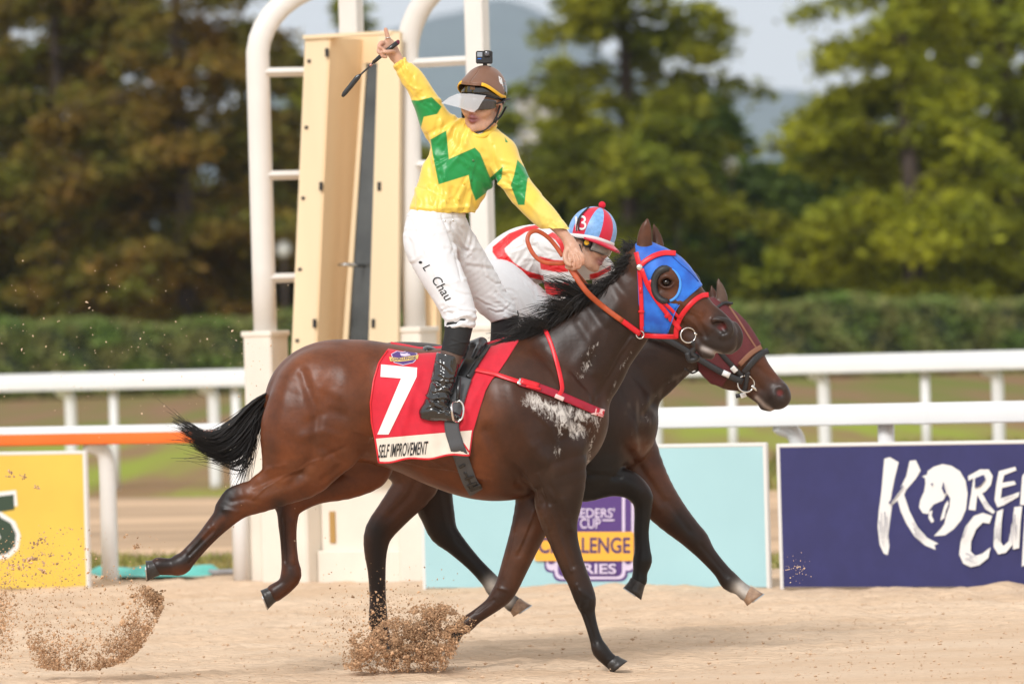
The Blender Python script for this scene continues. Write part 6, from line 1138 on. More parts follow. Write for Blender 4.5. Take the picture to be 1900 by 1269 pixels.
CJ = creases([(800, 360, 20, 14, 82, 10, 60, 9, 5, 2.0), (848, 366, 14, 10, 98, 12, 50, 7, 4.5, 1.8), (788, 310, 8, 20, 78, 8, 110, 5, 7, 2.4), (838, 268, 10, 14, 118, 12, 75, 6, 5, 2.2), (815, 240, 8, 8, 125, 14, 50, 5, 4.5, 2.2), (905, 325, 14, 16, 62, 14, 85, 6, 5, 2.0), (872, 285, 14, 14, 64, 16, 70, 5, 5, 1.6),
    (946, 318, 6, 10, 25, 14, 44, 5, 4, 2.2), (958, 345, 6, 6, 12, 14, 40, 5, 3.5, 2.2), (1000, 390, 12, 8, 48, 10, 70, 4, 5, 1.8), (1036, 424, 5, 5, 45, 10, 24, 6, 2.2, 1.2), (792, 192, 6, 8, 22, 14, 42, 5, 4, 2.2), (768, 152, 6, 10, 52, 12, 50, 5, 4.5, 1.8), (748, 126, 4, 4, 60, 12, 22, 7, 1.8, 1.2), (810, 378, 22, 6, 85, 12, 22, 10, 2.6, 1.2)], rg)
CJ += [([(868, 250), (884, 290), (872, 340), (858, 392)], 1.6, 1.0), ([(770, 345), (800, 356), (830, 372)], 2.0, -1.6), ([(736, 132), (760, 114)], 3.5, -3.0), ([(733, 124), (754, 108)], 2.5, 2.2), ([(1038, 436), (1053, 423)], 3.0, -2.2), ([(1046, 442), (1060, 430)], 2.5, 1.6), ([(790, 250), (800, 285), (812, 300)], 3, -2), ([(930, 330), (915, 300), (915, 270)], 3, -1.6), ([(764, 384), (800, 388), (868, 384)], 4, 2.4)]
def zz1(pts): return [(600 + x * .3158, y * .3158) for x, y in pts]
GRN = [zz1([(628, 822), (722, 768), (738, 935), (890, 868), (922, 902), (980, 1045), (1055, 978), (1048, 1050), (1002, 1100), (895, 1180), (868, 1110), (853, 1030), (677, 1085), (650, 950)]), zz1([(500, 590), (560, 592), (637, 572), (695, 628), (668, 672), (590, 688), (573, 750), (540, 720), (510, 640)]), zz1([(1140, 940), (1225, 1030), (1200, 1050), (1182, 1205), (1145, 1205), (1100, 1090), (1120, 1030)]), zz1([(1065, 808), (1086, 838), (1070, 838)])]
def silk1(V):
    C = np.tile(np.array(srgb(236, 202, 84)), (len(V), 1)); d = np.full(len(V), 99.)
    for p in GRN: d = np.minimum(d, sdpoly(V[:, 0], V[:, 1], p))
    k = sm(.9, -.9, d); C = C * (1 - k[:, None]) + k[:, None] * np.array(srgb(18, 138, 66)); pl = sm(985, 1005, V[:, 0] + .4 * (V[:, 1] - 380)) * .45 * (1 - k); C = C * (1 - pl[:, None]) + pl[:, None] * np.array(srgb(238, 220, 130)); return C
jer, BJE = garment('jersey', g, CJ, S1, J, M_SILK, silk1)
for (x, y) in ((878, 298), (861, 341), (851, 370)):
    z = hit(BJE, x, y, -1); mb = MB(); mb.loft([[(x + r_ * math.cos(t), y + r_ * math.sin(t), z - d_) for t in np.linspace(0, 6.283, 11)[:-1]] for r_, d_ in ((2.6, -1), (2.6, 1), (1.5, 1.8))]); mb.build('button', mat('button', srgb(70, 120, 70) if y < 320 else srgb(226, 190, 60), .3), jer, space=S1)
mb = MB(); mb.tube(cr(np.array([(878, 240, -24), (889, 248, -27), (902, 244, -22), (911, 236, -10)], float), 4), 4.5, 8, flat=.6); mb.build('neck_stock', M_WHT, J, space=S1)
mb = MB(); mb.tube(cr(np.array([(861, 232, -18), (870, 245, -28), (886, 254, -33), (902, 250, -29), (914, 240, -14), (918, 232, 4)], float), 4), 5.2, 10, flat=.6, up=(0, 0, 1)); mb.build('collar', mat('yellow_collar', srgb(238, 200, 70), .4, bump=.1, bscale=60), jer, space=S1)
mb = MB(); mb.tube([(880, 246, -28), (886, 252, -29)], 4.2, 6, flat=.6); mb.build('collar_clip', M_NAVY, J, space=S1)
# breeches
h = Field((735, 375, -150), (970, 625, 125), 1.5)
def gr(ch, k): return [tuple(p[:3]) + (p[3] + k,) + tuple(p[4:]) for p in ch]
h.chain([(813, 384, 0, 46, .78), (811, 410, 0, 52, .85), (808, 436, 0, 50, .85)], 10); h.chain(gr(RTH[:5], 1) + [(853, 600, -97, 29), (853, 612, -99, 27.5)], 12, n=5); h.chain(gr(LTH[:4], 0) + [(932, 580, 73, 27.5), (936, 594, 77, 26)], 12, n=5)
U2, V2_ = h.uv(); top = (388 + (U2 - 755) * .07) - V2_; endR = np.where(U2 < 895, (V2_ - 607) + (U2 - 853) * -.03 + 1.2 * np.sin(U2 * .4), -30); endL = np.where(U2 >= 895, (V2_ - 592) + (U2 - 935) * .28, -30); h.cut2d(np.maximum(top, np.maximum(endR, endL)))
CB = creases([(850, 588, 16, 10, 8, 18, 46, 14, 3.0, 1.6), (935, 562, 12, 14, 28, 18, 46, 12, 3.0, 1.6), (800, 455, 26, 20, 30, 35, 50, 8, 4, 1.1), (778, 430, 12, 20, 60, 30, 50, 7, 3.4, 1.2), (860, 440, 12, 20, 72, 24, 60, 8, 3.6, 1.4), (830, 540, 20, 24, 35, 26, 44, 8, 3.2, 1.0), (900, 500, 22, 26, 30, 26, 60, 8, 3.6, 1.2), (842, 478, 6, 24, 60, 20, 56, 5, 4, 1.8)], rg)
CB += [([(757, 402), (810, 408), (872, 402)], 1.8, -1.4), ([(820, 400), (832, 430), (846, 470), (856, 520)], 2.2, -2.2), ([(764, 400), (790, 470), (830, 560), (850, 600)], 1.5, .9), ([(830, 606), (880, 602)], 2.5, 1.6)]
bre, BBR = garment('breeches', h, CB, S1, J, M_BREECH)
for (x, y) in ((825, 410), (840, 409)):
    z = hit(BBR, x, y, -1); mb = MB(); mb.loft([[(x + r_ * math.cos(t), y + r_ * math.sin(t), z - d_) for t in np.linspace(0, 6.283, 9)[:-1]] for r_, d_ in ((2.2, -1), (2.2, 1), (1.2, 1.6))]); mb.build('snap', M_CHROME, bre, space=S1)
def turned(s, size, bold, ang, x, y, shear=.12, xs=1.0):
    V, F = text2d(s, size, bold, xs, shear); a = R_(ang); R2 = np.array([[math.cos(a), -math.sin(a)], [math.sin(a), math.cos(a)]]); return V @ R2.T + [x, y], F
M_BPRT = mat('black_print', (.012, .012, .013), .6)
for s_, sz, x, y in (('L', 21, 783, 496), ('Chau', 25, 799, 518)):
    V, F = turned(s_, sz, .045, 56, x, y, .14, .95); decal(V, F, BBR, 'name_lettering', M_BPRT, bre, S1, 5, 1.0)
V, F = tri2d([arc(780, 487, 3.4, 2.6, 0, 340, 10)]); decal(V, F, BBR, 'name_lettering', M_BPRT, bre, S1, 5, 1.0)
# socks and boots
def simple(name, chains, box, hh, lines, m, parent, space, cut=None, k=6, sub=None):
    q = Field(box[0], box[1], hh)
    for c in chains: q.chain(c, k, n=4)
    if cut is not None: U_, W_ = q.uv(); q.cut2d(cut(U_, W_))
    V, Q = q.mesh(1); V = sculpt(V, Q, lines); return link(name, raw_mesh(name, space.w(V), Q), m, parent), bvh(V, Q)
simple('sock', [[(853, 596, -98, 26), (848, 626, -104, 24.5), (840, 655, -108, 22.5), (834, 672, -110, 21)]], ((800, 590, -150), (890, 690, -60)), 1.5, creases([(848, 620, 8, 14, 10, 10, 40, 6, 2, .8)], rg), M_SOCK, J, S1, lambda U_, W_: W_ - (656 + (U_ - 840) * .28))
simple('sock', [[(937, 586, 78, 26), (934, 626, 84, 24), (928, 665, 90, 22)]], ((890, 575, 40), (975, 690, 130)), 1.7, [], M_SOCK, J, S1, lambda U_, W_: W_ - 672)
simple('sheer_band', [[(840, 650, -108, 21.5), (834, 672, -110, 20.5)]], ((800, 640, -150), (880, 690, -70)), 1.7, [], M_NYLON, J, S1, lambda U_, W_: np.maximum(W_ - 676, 650 - W_))
BOOTL = creases([(820, 715, 8, 18, 12, 22, 34, 16, 2.6, 1.9), (812, 748, 10, 8, 20, 22, 30, 9, 2.4, 1.7), (828, 765, 12, 5, 12, 14, 26, 6, 2, 1.0)], rg) + [([(772, 772), (800, 780), (852, 782)], 1.8, 1.8), ([(836, 668), (830, 720)], 1.6, 1.2), ([(810, 680), (822, 690), (818, 668)], 2, -1.2)]
simple('boot', [[(831, 664, -110, 23), (826, 690, -112, 23.5), (820, 715, -113, 23), (811, 742, -114, 22), (802, 758, -115, 19)], [(788, 766, -115, 11, 1.4), (806, 765, -116, 14, 1.25), (826, 768, -117, 13, 1.4), (845, 774, -117, 9, 1.7), (853, 777, -117, 6.5, 1.8)]], ((765, 645, -165), (875, 800, -70)), 1.4, BOOTL, M_BOOT, J, S1, lambda U_, W_: np.maximum((658 + (U_ - 830) * .22) - W_, W_ - 784), k=10)
simple('boot', [[(930, 662, 90, 22), (925, 700, 93, 22), (918, 738, 96, 20)], [(906, 758, 97, 12, 1.3), (926, 762, 97, 13, 1.3), (948, 770, 97, 9, 1.5), (958, 774, 97, 6)]], ((885, 640, 45), (980, 800, 145)), 1.8, [], M_BOOT, J, S1, lambda U_, W_: 660 - W_, k=10)
# helmet, goggles, visor, chin strap, action camera
HEL = None
def rim1(a): a = abs(((a + 180) % 360) - 180); return 8.3 - 5.6 * sm(28, 95, a) - 7.4 * sm(95, 165, a)
def rimin(a): a = abs(((a + 180) % 360) - 180); return 3.6 - 2.4 * sm(35, 95, a) - 4.8 * sm(95, 165, a)
C1 = (0, -.6, 4.4); mb = capshell(C1, 8.7, 10.0, 10.2, rim1, 0, 360, 0.02, 61, 18)
V_ = mb.V[0]; az = np.arctan2(V_[:, 0], V_[:, 1] + .6); lowk = sm(.5, 1, np.tile(np.arange(18) / 17, 61)); fl = np.clip(np.cos(az * .95), 0, 1) * lowk ** 1.5 * (np.abs(az) < 1.7); V_[:, 0] *= 1 + .12 * fl; V_[:, 1] += 3.4 * fl; V_[:, 2] += -.3 * fl
HEL = lmesh(mb, 'helmet', M_BROWNC, J, T1, S1); thick(HEL, .005, 1); BROW = V_.reshape(61, 18, 3)[:, -1]
mb = capshell(C1, 8.65, 9.9, 10.0, rimin, 0, 360, .3, 49, 12); lin = lmesh(mb, 'helmet_shell', M_BOOT, HEL, T1, S1); thick(lin, .006, 1)
for k0, k1 in ((5, 20), (41, 56)):
    e = BROW[k0:k1] * [1.03, 1.02, 1] + [0, 0, .35]; mb = MB(); mb.tube(e, .75, 8, flat=.45, up=(1, 0, 0)); lmesh(mb, 'gold_piping', M_GOLD, HEL, T1, S1)
e = np.concatenate([BROW[55:60], BROW[:6]]) * [1.01, 1.01, 1]; mb = MB(); mb.tube(e, .4, 8); lmesh(mb, 'peak_edge', M_BROWNC, HEL, T1, S1)
mb = MB(); A = []
for a in np.linspace(-70, 70, 25):
    c = max(0, math.cos(R_(a * 1.2))); A.append([(8.75 * math.sin(R_(a)), -.6 + 10.1 * math.cos(R_(a)) + c * 1.8 * k / 3, rimin(a) + .4 - .7 * k / 3) for k in range(4)])
mb.grid(A); thick(lmesh(mb, 'brim', M_STRAP, HEL, T1, S1), .006, 0)
mb = MB(); mb.box((-1.1, 9.45, 5.6), (1.1, 9.75, 7.0), bev=.2); lmesh(mb, 'badge', mat('bronze_badge', srgb(150, 118, 96), .4, metal=.5), HEL, T1, S1)
bmq = capshell(C1, 9.0, 10.3, 10.5, rim1, 0, 360, .02, 49, 16); bmh = bvh(T1.to(np.concatenate(bmq.V)), np.array(bmq.F)); V, F = tri2d([[(925, 141), (931, 146), (935, 166), (928, 172), (925, 168), (930, 163), (926, 150)]]); decal(V, F, bmh, 'white_badge', M_WHT, HEL, S1, 5, 2.0)
GOG = MB(); A = []
for a in np.linspace(-72, 72, 25): A.append([(7.9 * math.sin(R_(a)), 1.2 + 9.1 * math.cos(R_(a)) + .25 * (1 - abs(z_) / 2.2), .1 + z_ * (1 - .42 * (a / 72) ** 4) - (.7 * (1 - min(1, abs(a) / 14)) if z_ < 0 else 0) * -1) for z_ in (-2.3, -1.6, 0, 1.6, 2.2)])
GOG.grid(A); gg = lmesh(GOG, 'goggles', M_LENS, J, T1, S1); thick(gg, .012, 1)
vp = np.array([(819, 192), (833, 181), (849, 174), (874, 174.5), (902, 178), (894, 190), (887, 202), (880, 208.5), (872, 207.5), (853, 200.5), (836, 196)], float); VV = []; VF = []
for i, q in enumerate(vp): VV.append(q)
ctr = np.array([864., 188.]); rings = [ctr + (vp - ctr) * t for t in (1, .72, .4, .12)]; Vf = np.concatenate(rings); n_ = len(vp); VF = [(k * n_ + i, k * n_ + (i + 1) % n_, (k + 1) * n_ + (i + 1) % n_, (k + 1) * n_ + i) for k in range(3) for i in range(n_)] + [tuple(3 * n_ + i for i in range(n_))]
mb = MB().add(np.column_stack([Vf, -66 + .006 * (Vf[:, 0] - 866) ** 2 - .10 * (Vf[:, 1] - 174)]), VF); vis = mb.build('clear_visor', M_VISOR, gg, space=S1)
mb = MB(); tubeL(mb, [(s_ * 7.6 if False else 7.4, 5.5, .3), (8.9, 2.2, .6), (9.2, -2.5, 1.6), (8.0, -7.0, 1.6), (0, -10.6, .8), (-8.0, -7.0, 1.6), (-9.2, -2.5, 1.6), (-8.9, 2.2, .6), (-7.4, 5.5, .3)], .75, 8, flat=.4, up=(0, 0, 1)); lmesh(mb, 'goggle_strap', M_STRAP, gg, T1, S1)
for s_ in (-1, 1):
    mb = MB(); tubeL(mb, [(s_ * 8.6, 1.2, -.5), (s_ * 8.0, 2.0, -4), (s_ * 7.0, 3.0, -7.5), (s_ * 3.6, 6.0, -11.2), (0, 7.4, -12.1)], .6, 8, flat=.6); tubeL(mb, [(s_ * 8.6, -4, -1.5), (s_ * 8.0, -1.2, -5), (s_ * 7.2, 2.4, -7.4)], .5, 8, flat=.6); mb.tube([(s_ * 7.8, 1.9, -5.4), (s_ * 7.2, 2.8, -7.6)], .95, 8, flat=.6, up=(1, 0, 0)); lmesh(mb, 'chin_strap', M_STRAP, HEL, T1, S1)
CB_ = np.array([(883, 96), (897, 94), (914, 96), (914, 119), (899, 121), (883, 117)], float)
def pbox(name, x0, y0, x1, y1, w0, w1, m, parent, space, bev=1.5): mb = MB(); mb.box((x0, y0, w0), (x1, y1, w1), bev=bev); return mb.build(name, m, parent, smooth=False, space=space)
ac = pbox('action_camera', 883, 95, 914, 119, -16, 2, mat('camera_body', (.018, .018, .02), .4), HEL, S1, 2.2)
pbox('camera_lens', 897.5, 94, 909.5, 106, -20, -15.5, M_BLACK, ac, S1, 1.5); mb = MB(); mb.loft([[(903.5 + r_ * math.cos(t), 100 + r_ * math.sin(t), -20.2 - d_) for t in np.linspace(0, 6.283, 17)[:-1]] for r_, d_ in ((4.6, 0), (4.2, .5), (.5, .4))]); mb.build('camera_glass', mat('lens_glass', (.09, .09, .11), .05, coat=1), ac, space=S1); pbox('camera_screen', 885.5, 97.5, 895, 106, -16.6, -15.8, mat('grey_screen', srgb(150, 158, 170), .2), ac, S1, .3); pbox('camera_mark', 886, 108.5, 893, 110.5, -16.6, -15.8, M_BLUE, ac, S1, .1)
mb = MB(); mb.tube([(900, 118, -8), (900, 127, -6)], 4, 8); mb.box((889, 123, -14), (911, 128, 6), bev=1); mb.build('camera_mount', M_BLACK, ac, smooth=False, space=S1)
mb = MB(); mb.tube([(716.2, 71.6, -27), (722.6, 70.4, -27)], .1, 4); 
a_ = np.linspace(0, 6.283, 17); rgm = MB(); rgm.tube([(719.6 + 5.0 * math.cos(t), 70.5 + .8 * math.sin(t) * 0 - .5 * math.cos(t), -27 + 5.0 * math.sin(t)) for t in a_], .9, 6, up=(0, 1, 0), cap=False); rgm.build('finger_ring', M_CHROME, J, space=S1)
# whip, held in the raised hand
WH = empty('riding_whip', P(700, 110, -.05), 'black riding whip with flat leather end in the raised hand', 'whip')
wp = np.array([(737, 80, -37), (724, 90, -36), (708, 103, -36), (692, 117, -36), (680, 129, -35), (668, 140, -34)], float)
mb = MB(); mb.tube(wp[:4], [4.6, 4.4, 4.0, 3.3], 10, up=(0, 0, 1)); mb.build('handle', M_BLKL, WH, space=S1); mb = MB(); mb.tube(cr(wp[3:], 4), 1.7, 8, up=(0, 0, 1)); mb.build('shaft', M_BLKM, WH, space=S1)
mb = MB(); mb.tube([(690, 119, -36), (686, 123, -35.5)], 2.6, 8, up=(0, 0, 1)); mb.build('ferrule', mat('copper_ferrule', srgb(190, 140, 130), .3, metal=.6), WH, space=S1)
mb = MB(); mb.tube(cr(np.array([(669, 139, -34), (662, 146, -34), (650, 161, -34), (640, 173, -34), (635, 180, -34)], float), 3), np.interp(np.linspace(0, 1, 13), [0, .2, .8, 1], [2.2, 5, 4.4, 2.2]), 10, flat=.35, up=(0, 0, 1)); mb.build('flap', M_BLKL, WH, space=S1)
mb = MB(); mb.loft([[(738.5 + r_ * math.cos(t) * .7 + d_, 79 + r_ * math.sin(t) - d_ * .8, -37 + r_ * .6 * math.cos(t)) for t in np.linspace(0, 6.283, 13)[:-1]] for r_, d_ in ((4.8, -1.5), (4.8, 0), (3, .8))]); mb.build('butt_cap', mat('crimson_cap', srgb(110, 30, 60), .35), WH, space=S1)
# ---------------------------------------------------------------- second jockey
J2 = empty('person', P(970, 600, 1.1), 'person in red and white striped silks and quartered cap crouched low on the horse behind', 'person', 'jockeys')
f = Field((890, 370, -120), (1175, 760, 120), 1.9)
T2 = headframe((1094, 452, -14), (.86, .30, -.42), (.16, -1, .10), 3.95)
head(f, T2, SKIN2, LIP)
TOR2 = [(922, 528, 0, 46, .8), (940, 498, 0, 50, .75), (968, 478, 0, 52, .72), (1002, 470, 0, 50, .74), (1032, 468, 0, 42, .85)]
f.chain([(1040, 462, -6, 24), (1066, 458, -10, 20), (1084, 460, -12, 20)], 8, col=SKIN2); f.chain(shr(TOR2, 7), 8, col=SKIN2)
NARM2 = [(1026, 474, -30, 32), (1036, 512, -46, 26), (1044, 546, -54, 23), (1072, 552, -52, 18), (1098, 548, -44, 12), (1106, 548, -42, 10)]; FARM2 = [(1034, 470, 30, 30), (1068, 492, 44, 24), (1108, 494, 48, 21), (1122, 510, 46, 18), (1118, 534, 34, 12), (1116, 544, 28, 10)]
f.chain(shr(NARM2, 5), 5, col=SKIN2); f.chain(shr(FARM2, 5), 5, col=SKIN2)
NTH2 = [(926, 530, -30, 46, .85), (962, 560, -54, 42, .85), (1000, 590, -76, 35, .9), (1018, 606, -84, 28), (1002, 640, -92, 23), (976, 684, -100, 21), (962, 718, -104, 17)]; FTH2 = [(926, 530, 30, 46, .85), (962, 556, 54, 42, .85), (1000, 586, 76, 35, .9), (1018, 602, 84, 28), (1002, 640, 92, 23), (976, 684, 100, 21), (962, 718, 104, 17)]
for c in (NTH2, FTH2): f.chain(shr(c, 5), 6, col=SKIN2)
for s_, z in ((-1, -44), (1, 30)):
    f.chain([(1108, 548, z, 11, .8), (1120, 552, z, 11, .8)], 4, col=SKIN2)
    for k in range(4): finger(f, [(1124, 546 + 4 * k, z), (1132, 549 + 4 * k, z - 6), (1130, 553 + 4 * k, z - 12), (1122, 553 + 4 * k, z - 11)], 4.2)
    finger(f, [(1112, 542, z), (1122, 540, z - 6), (1130, 543, z - 8)], 4.4)
V, Q = f.mesh(1); C = f.colour(V, 1.8); link('body', raw_mesh('body', S2.w(V), Q, C), M_SKIN, J2); eyes(T2, S2, J2)
g = Field((880, 405, -100), (1140, 580, 95), 1.6)
g.chain(gr(TOR2, 4), 10, n=5); g.chain(gr(NARM2[:4], 4) + [(1090, 549, -46, 19)], 8, n=4); g.chain(gr(FARM2[:4], 4) + [(1119, 524, 40, 20)], 8, n=4); g.chain([(1040, 458, -4, 28), (1058, 452, -8, 25)], 8)
U2, V2_ = g.uv(); g.cut2d(np.where(U2 < 985, ((V2_ - 505) * .75 - (U2 - 935) * .66) * .9 - 4, -20)); g.chain([(1058, 458, -10, 21), (1090, 458, -12, 22)], 2, op='s')
CJ2 = creases([(950, 470, 16, 16, 130, 20, 40, 9, 3, 1.4), (1000, 460, 20, 18, 15, 30, 40, 10, 3, 1.4), (1034, 500, 8, 22, 10, 20, 34, 12, 2.4, 1.4), (1040, 530, 6, 14, 0, 20, 30, 8, 2.4, 1.4), (985, 500, 14, 10, 150, 20, 36, 8, 2.6, 1.3)], rg)
def z2b(p): return [(700 + x * .394, 350 + y * .394) for x, y in p]
STR = [[(745, 172), (700, 180), (620, 212), (543, 275), (543, 300), (575, 345), (620, 385), (700, 415), (785, 435), (782, 410), (705, 388), (645, 350), (603, 300), (600, 282), (640, 245), (700, 205), (770, 185)], [(825, 205), (868, 228), (888, 262), (896, 322), (870, 318), (858, 270), (838, 242), (800, 220)],
       [(762, 318), (830, 336), (900, 340), (900, 392), (850, 395), (770, 380)], [(780, 438), (840, 446), (905, 440), (905, 502), (830, 508), (790, 492)], [(1000, 432), (1040, 418), (1100, 384), (1100, 362), (1040, 394), (1000, 404)]]
def silk2(V):
    C = np.tile(np.array((.76, .74, .73)), (len(V), 1)); d = np.full(len(V), 99.)
    for l in STR: d = np.minimum(d, sdpoly(V[:, 0], V[:, 1], z2b(l)))
    k = sm(.8, -.8, d); return C * (1 - k[:, None]) + k[:, None] * np.array(srgb(226, 34, 38))
garment('jersey', g, CJ2, S2, J2, M_SILK, silk2)
h = Field((870, 470, -140), (1060, 650, 140), 1.9); h.chain(gr(NTH2[:4], 4) + [(1012, 622, -88, 27)], 10, n=4); h.chain(gr(FTH2[:4], 4) + [(1012, 622, 88, 27)], 10, n=4); h.chain([(924, 520, 0, 47, .85), (928, 540, 0, 50, .9)], 10)
garment('breeches', h, creases([(960, 555, 24, 16, 50, 24, 40, 18, 2.6, 1.2), (1004, 598, 12, 10, 140, 20, 34, 12, 2.4, 1.2)], rg), S2, J2, M_BREECH)
for sg in (-1, 1):
    simple('boot', [[(1004, 634, sg * 92, 25), (978, 682, sg * 100, 23), (962, 718, sg * 104, 21)], [(948, 736, sg * 105, 12, 1.3), (972, 740, sg * 106, 13, 1.3), (996, 748, sg * 106, 8, 1.5)]], ((920, 615, sg * 100 - 50), (1050, 775, sg * 100 + 50)), 2.2, [], M_BOOT, J2, S2, k=10)
def rim2(a): a = ((a + 180) % 360) - 180; return 2.4 - 3.0 * sm(40, 150, abs(a))
C2 = (0, -.6, 5.4); HEL2 = lmesh(capshell(C2, 10.2, 11.6, 12.2, rim2, 0, 360, .02, 49, 14, -.03), 'helmet', M_STRAP, J2, T2, S2)
for k in range(10):
    lmesh(capshell(C2, 10.2, 11.6, 12.2, lambda a: rim2(a) + 1.3, -18 + 36 * k - 5, -18 + 36 * k + 31, .02, 9, 14), 'cap_panel', M_CAPB if k % 2 == 0 else M_CAPR, HEL2, T2, S2)
mb = MB(); A = []
for a in np.linspace(0, 360, 49): A.append([((10.2 + o_) * math.sin(R_(a)), -.6 + (11.6 + o_) * math.cos(R_(a)), rim2(a) + z_) for o_, z_ in ((.05, -.2), (.35, .1), (.35, 1.3), (.02, 1.7))])
mb.grid(A); lmesh(mb, 'white_band', M_WHT, HEL2, T2, S2)
mb = MB(); A = []
for a in np.linspace(-80, 80, 25):
    c = max(0, math.cos(R_(a * 1.12))); A.append([(10.4 * math.sin(R_(a)) * (1 + .03 * k), -.6 + 11.8 * math.cos(R_(a)) + c * 4.4 * k / 4, rim2(a) - .1 - 1.9 * (k / 4) * c) for k in range(5)])
mb.grid(A); thick(lmesh(mb, 'peak', M_CAPR, HEL2, T2, S2), .010, 0)
mb = MB(); th = np.arange(12) * math.pi / 6; mb.loft([[(1.7 * math.sin(a) * math.cos(t), -.6 + 1.7 * math.sin(a) * math.sin(t), 19.0 - 1.7 * math.cos(a)) for t in th] for a in np.linspace(.1, 3.04, 8)]); lmesh(mb, 'pompom', mat('red_pompom', srgb(220, 20, 52), .8, bump=.5, bscale=200), HEL2, T2, S2)
cs_ = capshell(C2, 10.4, 11.8, 12.4, lambda a: rim2(a) + 1, 0, 360, .02, 49, 14); BC2 = bvh(T2.to(np.concatenate(cs_.V)), np.array(cs_.F))
for ch, x in (('1', 1061), ('3', 1073)):
    V, F = text2d(ch, 38, .035); V = V @ np.array([[.95, .05], [-.10, 1]]).T + [x, 428 - (x - 1068) * .12]; decal(V, F, BC2, 'cap_number', M_WHT, HEL2, S2, 4, 1.0)
strap(BC2, [(1094, 383), (1078, 400), (1074, 425), (1086, 446)], 2.2, 1.6, lift=1.5).build('cap_string', M_STRAP, HEL2, space=S2); strap(BC2, [(1092, 384), (1074, 404), (1070, 428), (1080, 446)], 2.0, 1.6, lift=1.5).build('cap_string', M_STRAP, HEL2, space=S2)
mb = MB(); A = []
for a in np.linspace(-66, 66, 25): A.append([(8.1 * math.sin(R_(a)), 1.0 + 9.4 * math.cos(R_(a)) + .3 * (1 - abs(z_) / 2.4), -.2 + z_) for z_ in (-2.5, -1.2, 0, 1.4, 2.4)])
mb.grid(A); g2 = lmesh(mb, 'goggles', M_SMOKE, J2, T2, S2); thick(g2, .008, 1)
mb = MB(); rim_ = [(8.2 * math.sin(R_(a)), 1.0 + 9.5 * math.cos(R_(a)), 2.2) for a in np.linspace(-68, 68, 15)] + [(8.2 * math.sin(R_(a)), 1.0 + 9.5 * math.cos(R_(a)), -2.7 + (1.0 if abs(a) < 12 else 0)) for a in np.linspace(68, -68, 15)]; mb.tube(cr(np.array(rim_ + rim_[:1]), 2), .42, 6, up=(0, 0, 1)); lmesh(mb, 'goggle_rim', M_STRAP, g2, T2, S2)
for s_ in (-1, 1):
    mb = MB(); mb.loft([[(s_ * (8.2 + d_), 2.6 + r_ * math.cos(t), -.2 + r_ * math.sin(t)) for t in np.linspace(0, 6.283, 13)[:-1]] for r_, d_ in ((2.3, -.8), (2.3, .5), (1.6, .8))]); lmesh(mb, 'goggle_hub', M_STRAP, g2, T2, S2)
    mb = MB(); mb.loft([[(s_ * (9.05 + d_), 2.6 + r_ * math.cos(t), -.2 + r_ * math.sin(t)) for t in np.linspace(0, 6.283, 13)[:-1]] for r_, d_ in ((1.3, -.3), (1.3, .1), (.6, .2))]); lmesh(mb, 'gold_disc', M_GOLD, g2, T2, S2)
    mb = MB(); tubeL(mb, [(s_ * 8.6, 1.0, 0), (s_ * 9.3, -3, .4), (s_ * 7.6, -8, .4), (0, -10.6, .2)], .9, 8, flat=.4); lmesh(mb, 'goggle_strap', M_STRAP, g2, T2, S2)
    mb = MB(); tubeL(mb, [(s_ * 8.2, -1, -2), (s_ * 7.0, 1.6, -6), (s_ * 4.0, 4.8, -10), (0, 6.2, -11.6)], .5, 8, flat=.6); lmesh(mb, 'chin_strap', M_STRAP, HEL2, T2, S2)
# ================================================================== KICKED-UP SAND
M_CLOD = mat('damp_sand_clods', srgb(190, 155, 122), .95, island=.4, var=.3, vscale=8, spec=.15); M_SPECK = mat('dry_sand_specks', srgb(214, 186, 156), .9, island=.2, spec=.2)
OCT = np.array([(1, 0, 0), (-1, 0, 0), (0, 1, 0), (0, -1, 0), (0, 0, 1), (0, 0, -1)], float); OF = np.array([(0, 2, 4), (2, 1, 4), (1, 3, 4), (3, 0, 4), (2, 0, 5), (1, 2, 5), (3, 1, 5), (0, 3, 5)])
def grains(p, r, space, name, label, m):
    n = len(p); Vv = OCT[None] * RNG.uniform(.5, 1.35, (n, 6, 1)) + RNG.normal(0, .22, (n, 6, 3)); a = RNG.uniform(0, 6.283, n); c, s = np.cos(a)[:, None], np.sin(a)[:, None]
    Vr = Vv.copy(); Vr[..., 0] = Vv[..., 0] * c - Vv[..., 1] * s; Vr[..., 1] = Vv[..., 0] * s + Vv[..., 1] * c; V = (Vr * r[:, None, None] + p[:, None]).reshape(-1, 3); F = (OF[None] + 6 * np.arange(n)[:, None, None]).reshape(-1, 3)
    return tag(link(name, raw_mesh(name, space.w(V), F), m, smooth=False), label, 'sand spray', kind='stuff')
def inside(poly, n, lo, hi, dens):
    q = np.column_stack([RNG.uniform(lo[0], hi[0], n * 6), RNG.uniform(lo[1], hi[1], n * 6)]); k = inpoly(q[:, 0], q[:, 1], poly); q = q[k]; d = dens(q); k = RNG.random(len(q)) < d; return q[k][:n]
def clumpy(q, s, seed): return sm(-.45, .35, vnoise(np.column_stack([q, 0 * q[:, 0]]), s, seed))
P1 = [(640, 1200), (652, 1178), (690, 1165), (720, 1148), (748, 1140), (770, 1122), (800, 1118), (832, 1122), (852, 1138), (884, 1150), (872, 1172), (852, 1196), (838, 1222), (826, 1243), (760, 1246), (690, 1246), (640, 1243), (634, 1222)]
q = inside(P1, 34000, (630, 1110), (890, 1250), lambda q: (.12 + .88 * clumpy(q, .09, 1)) * (.2 + .8 * sm(-8, 44, -sdpoly(q[:, 0], q[:, 1], P1))))
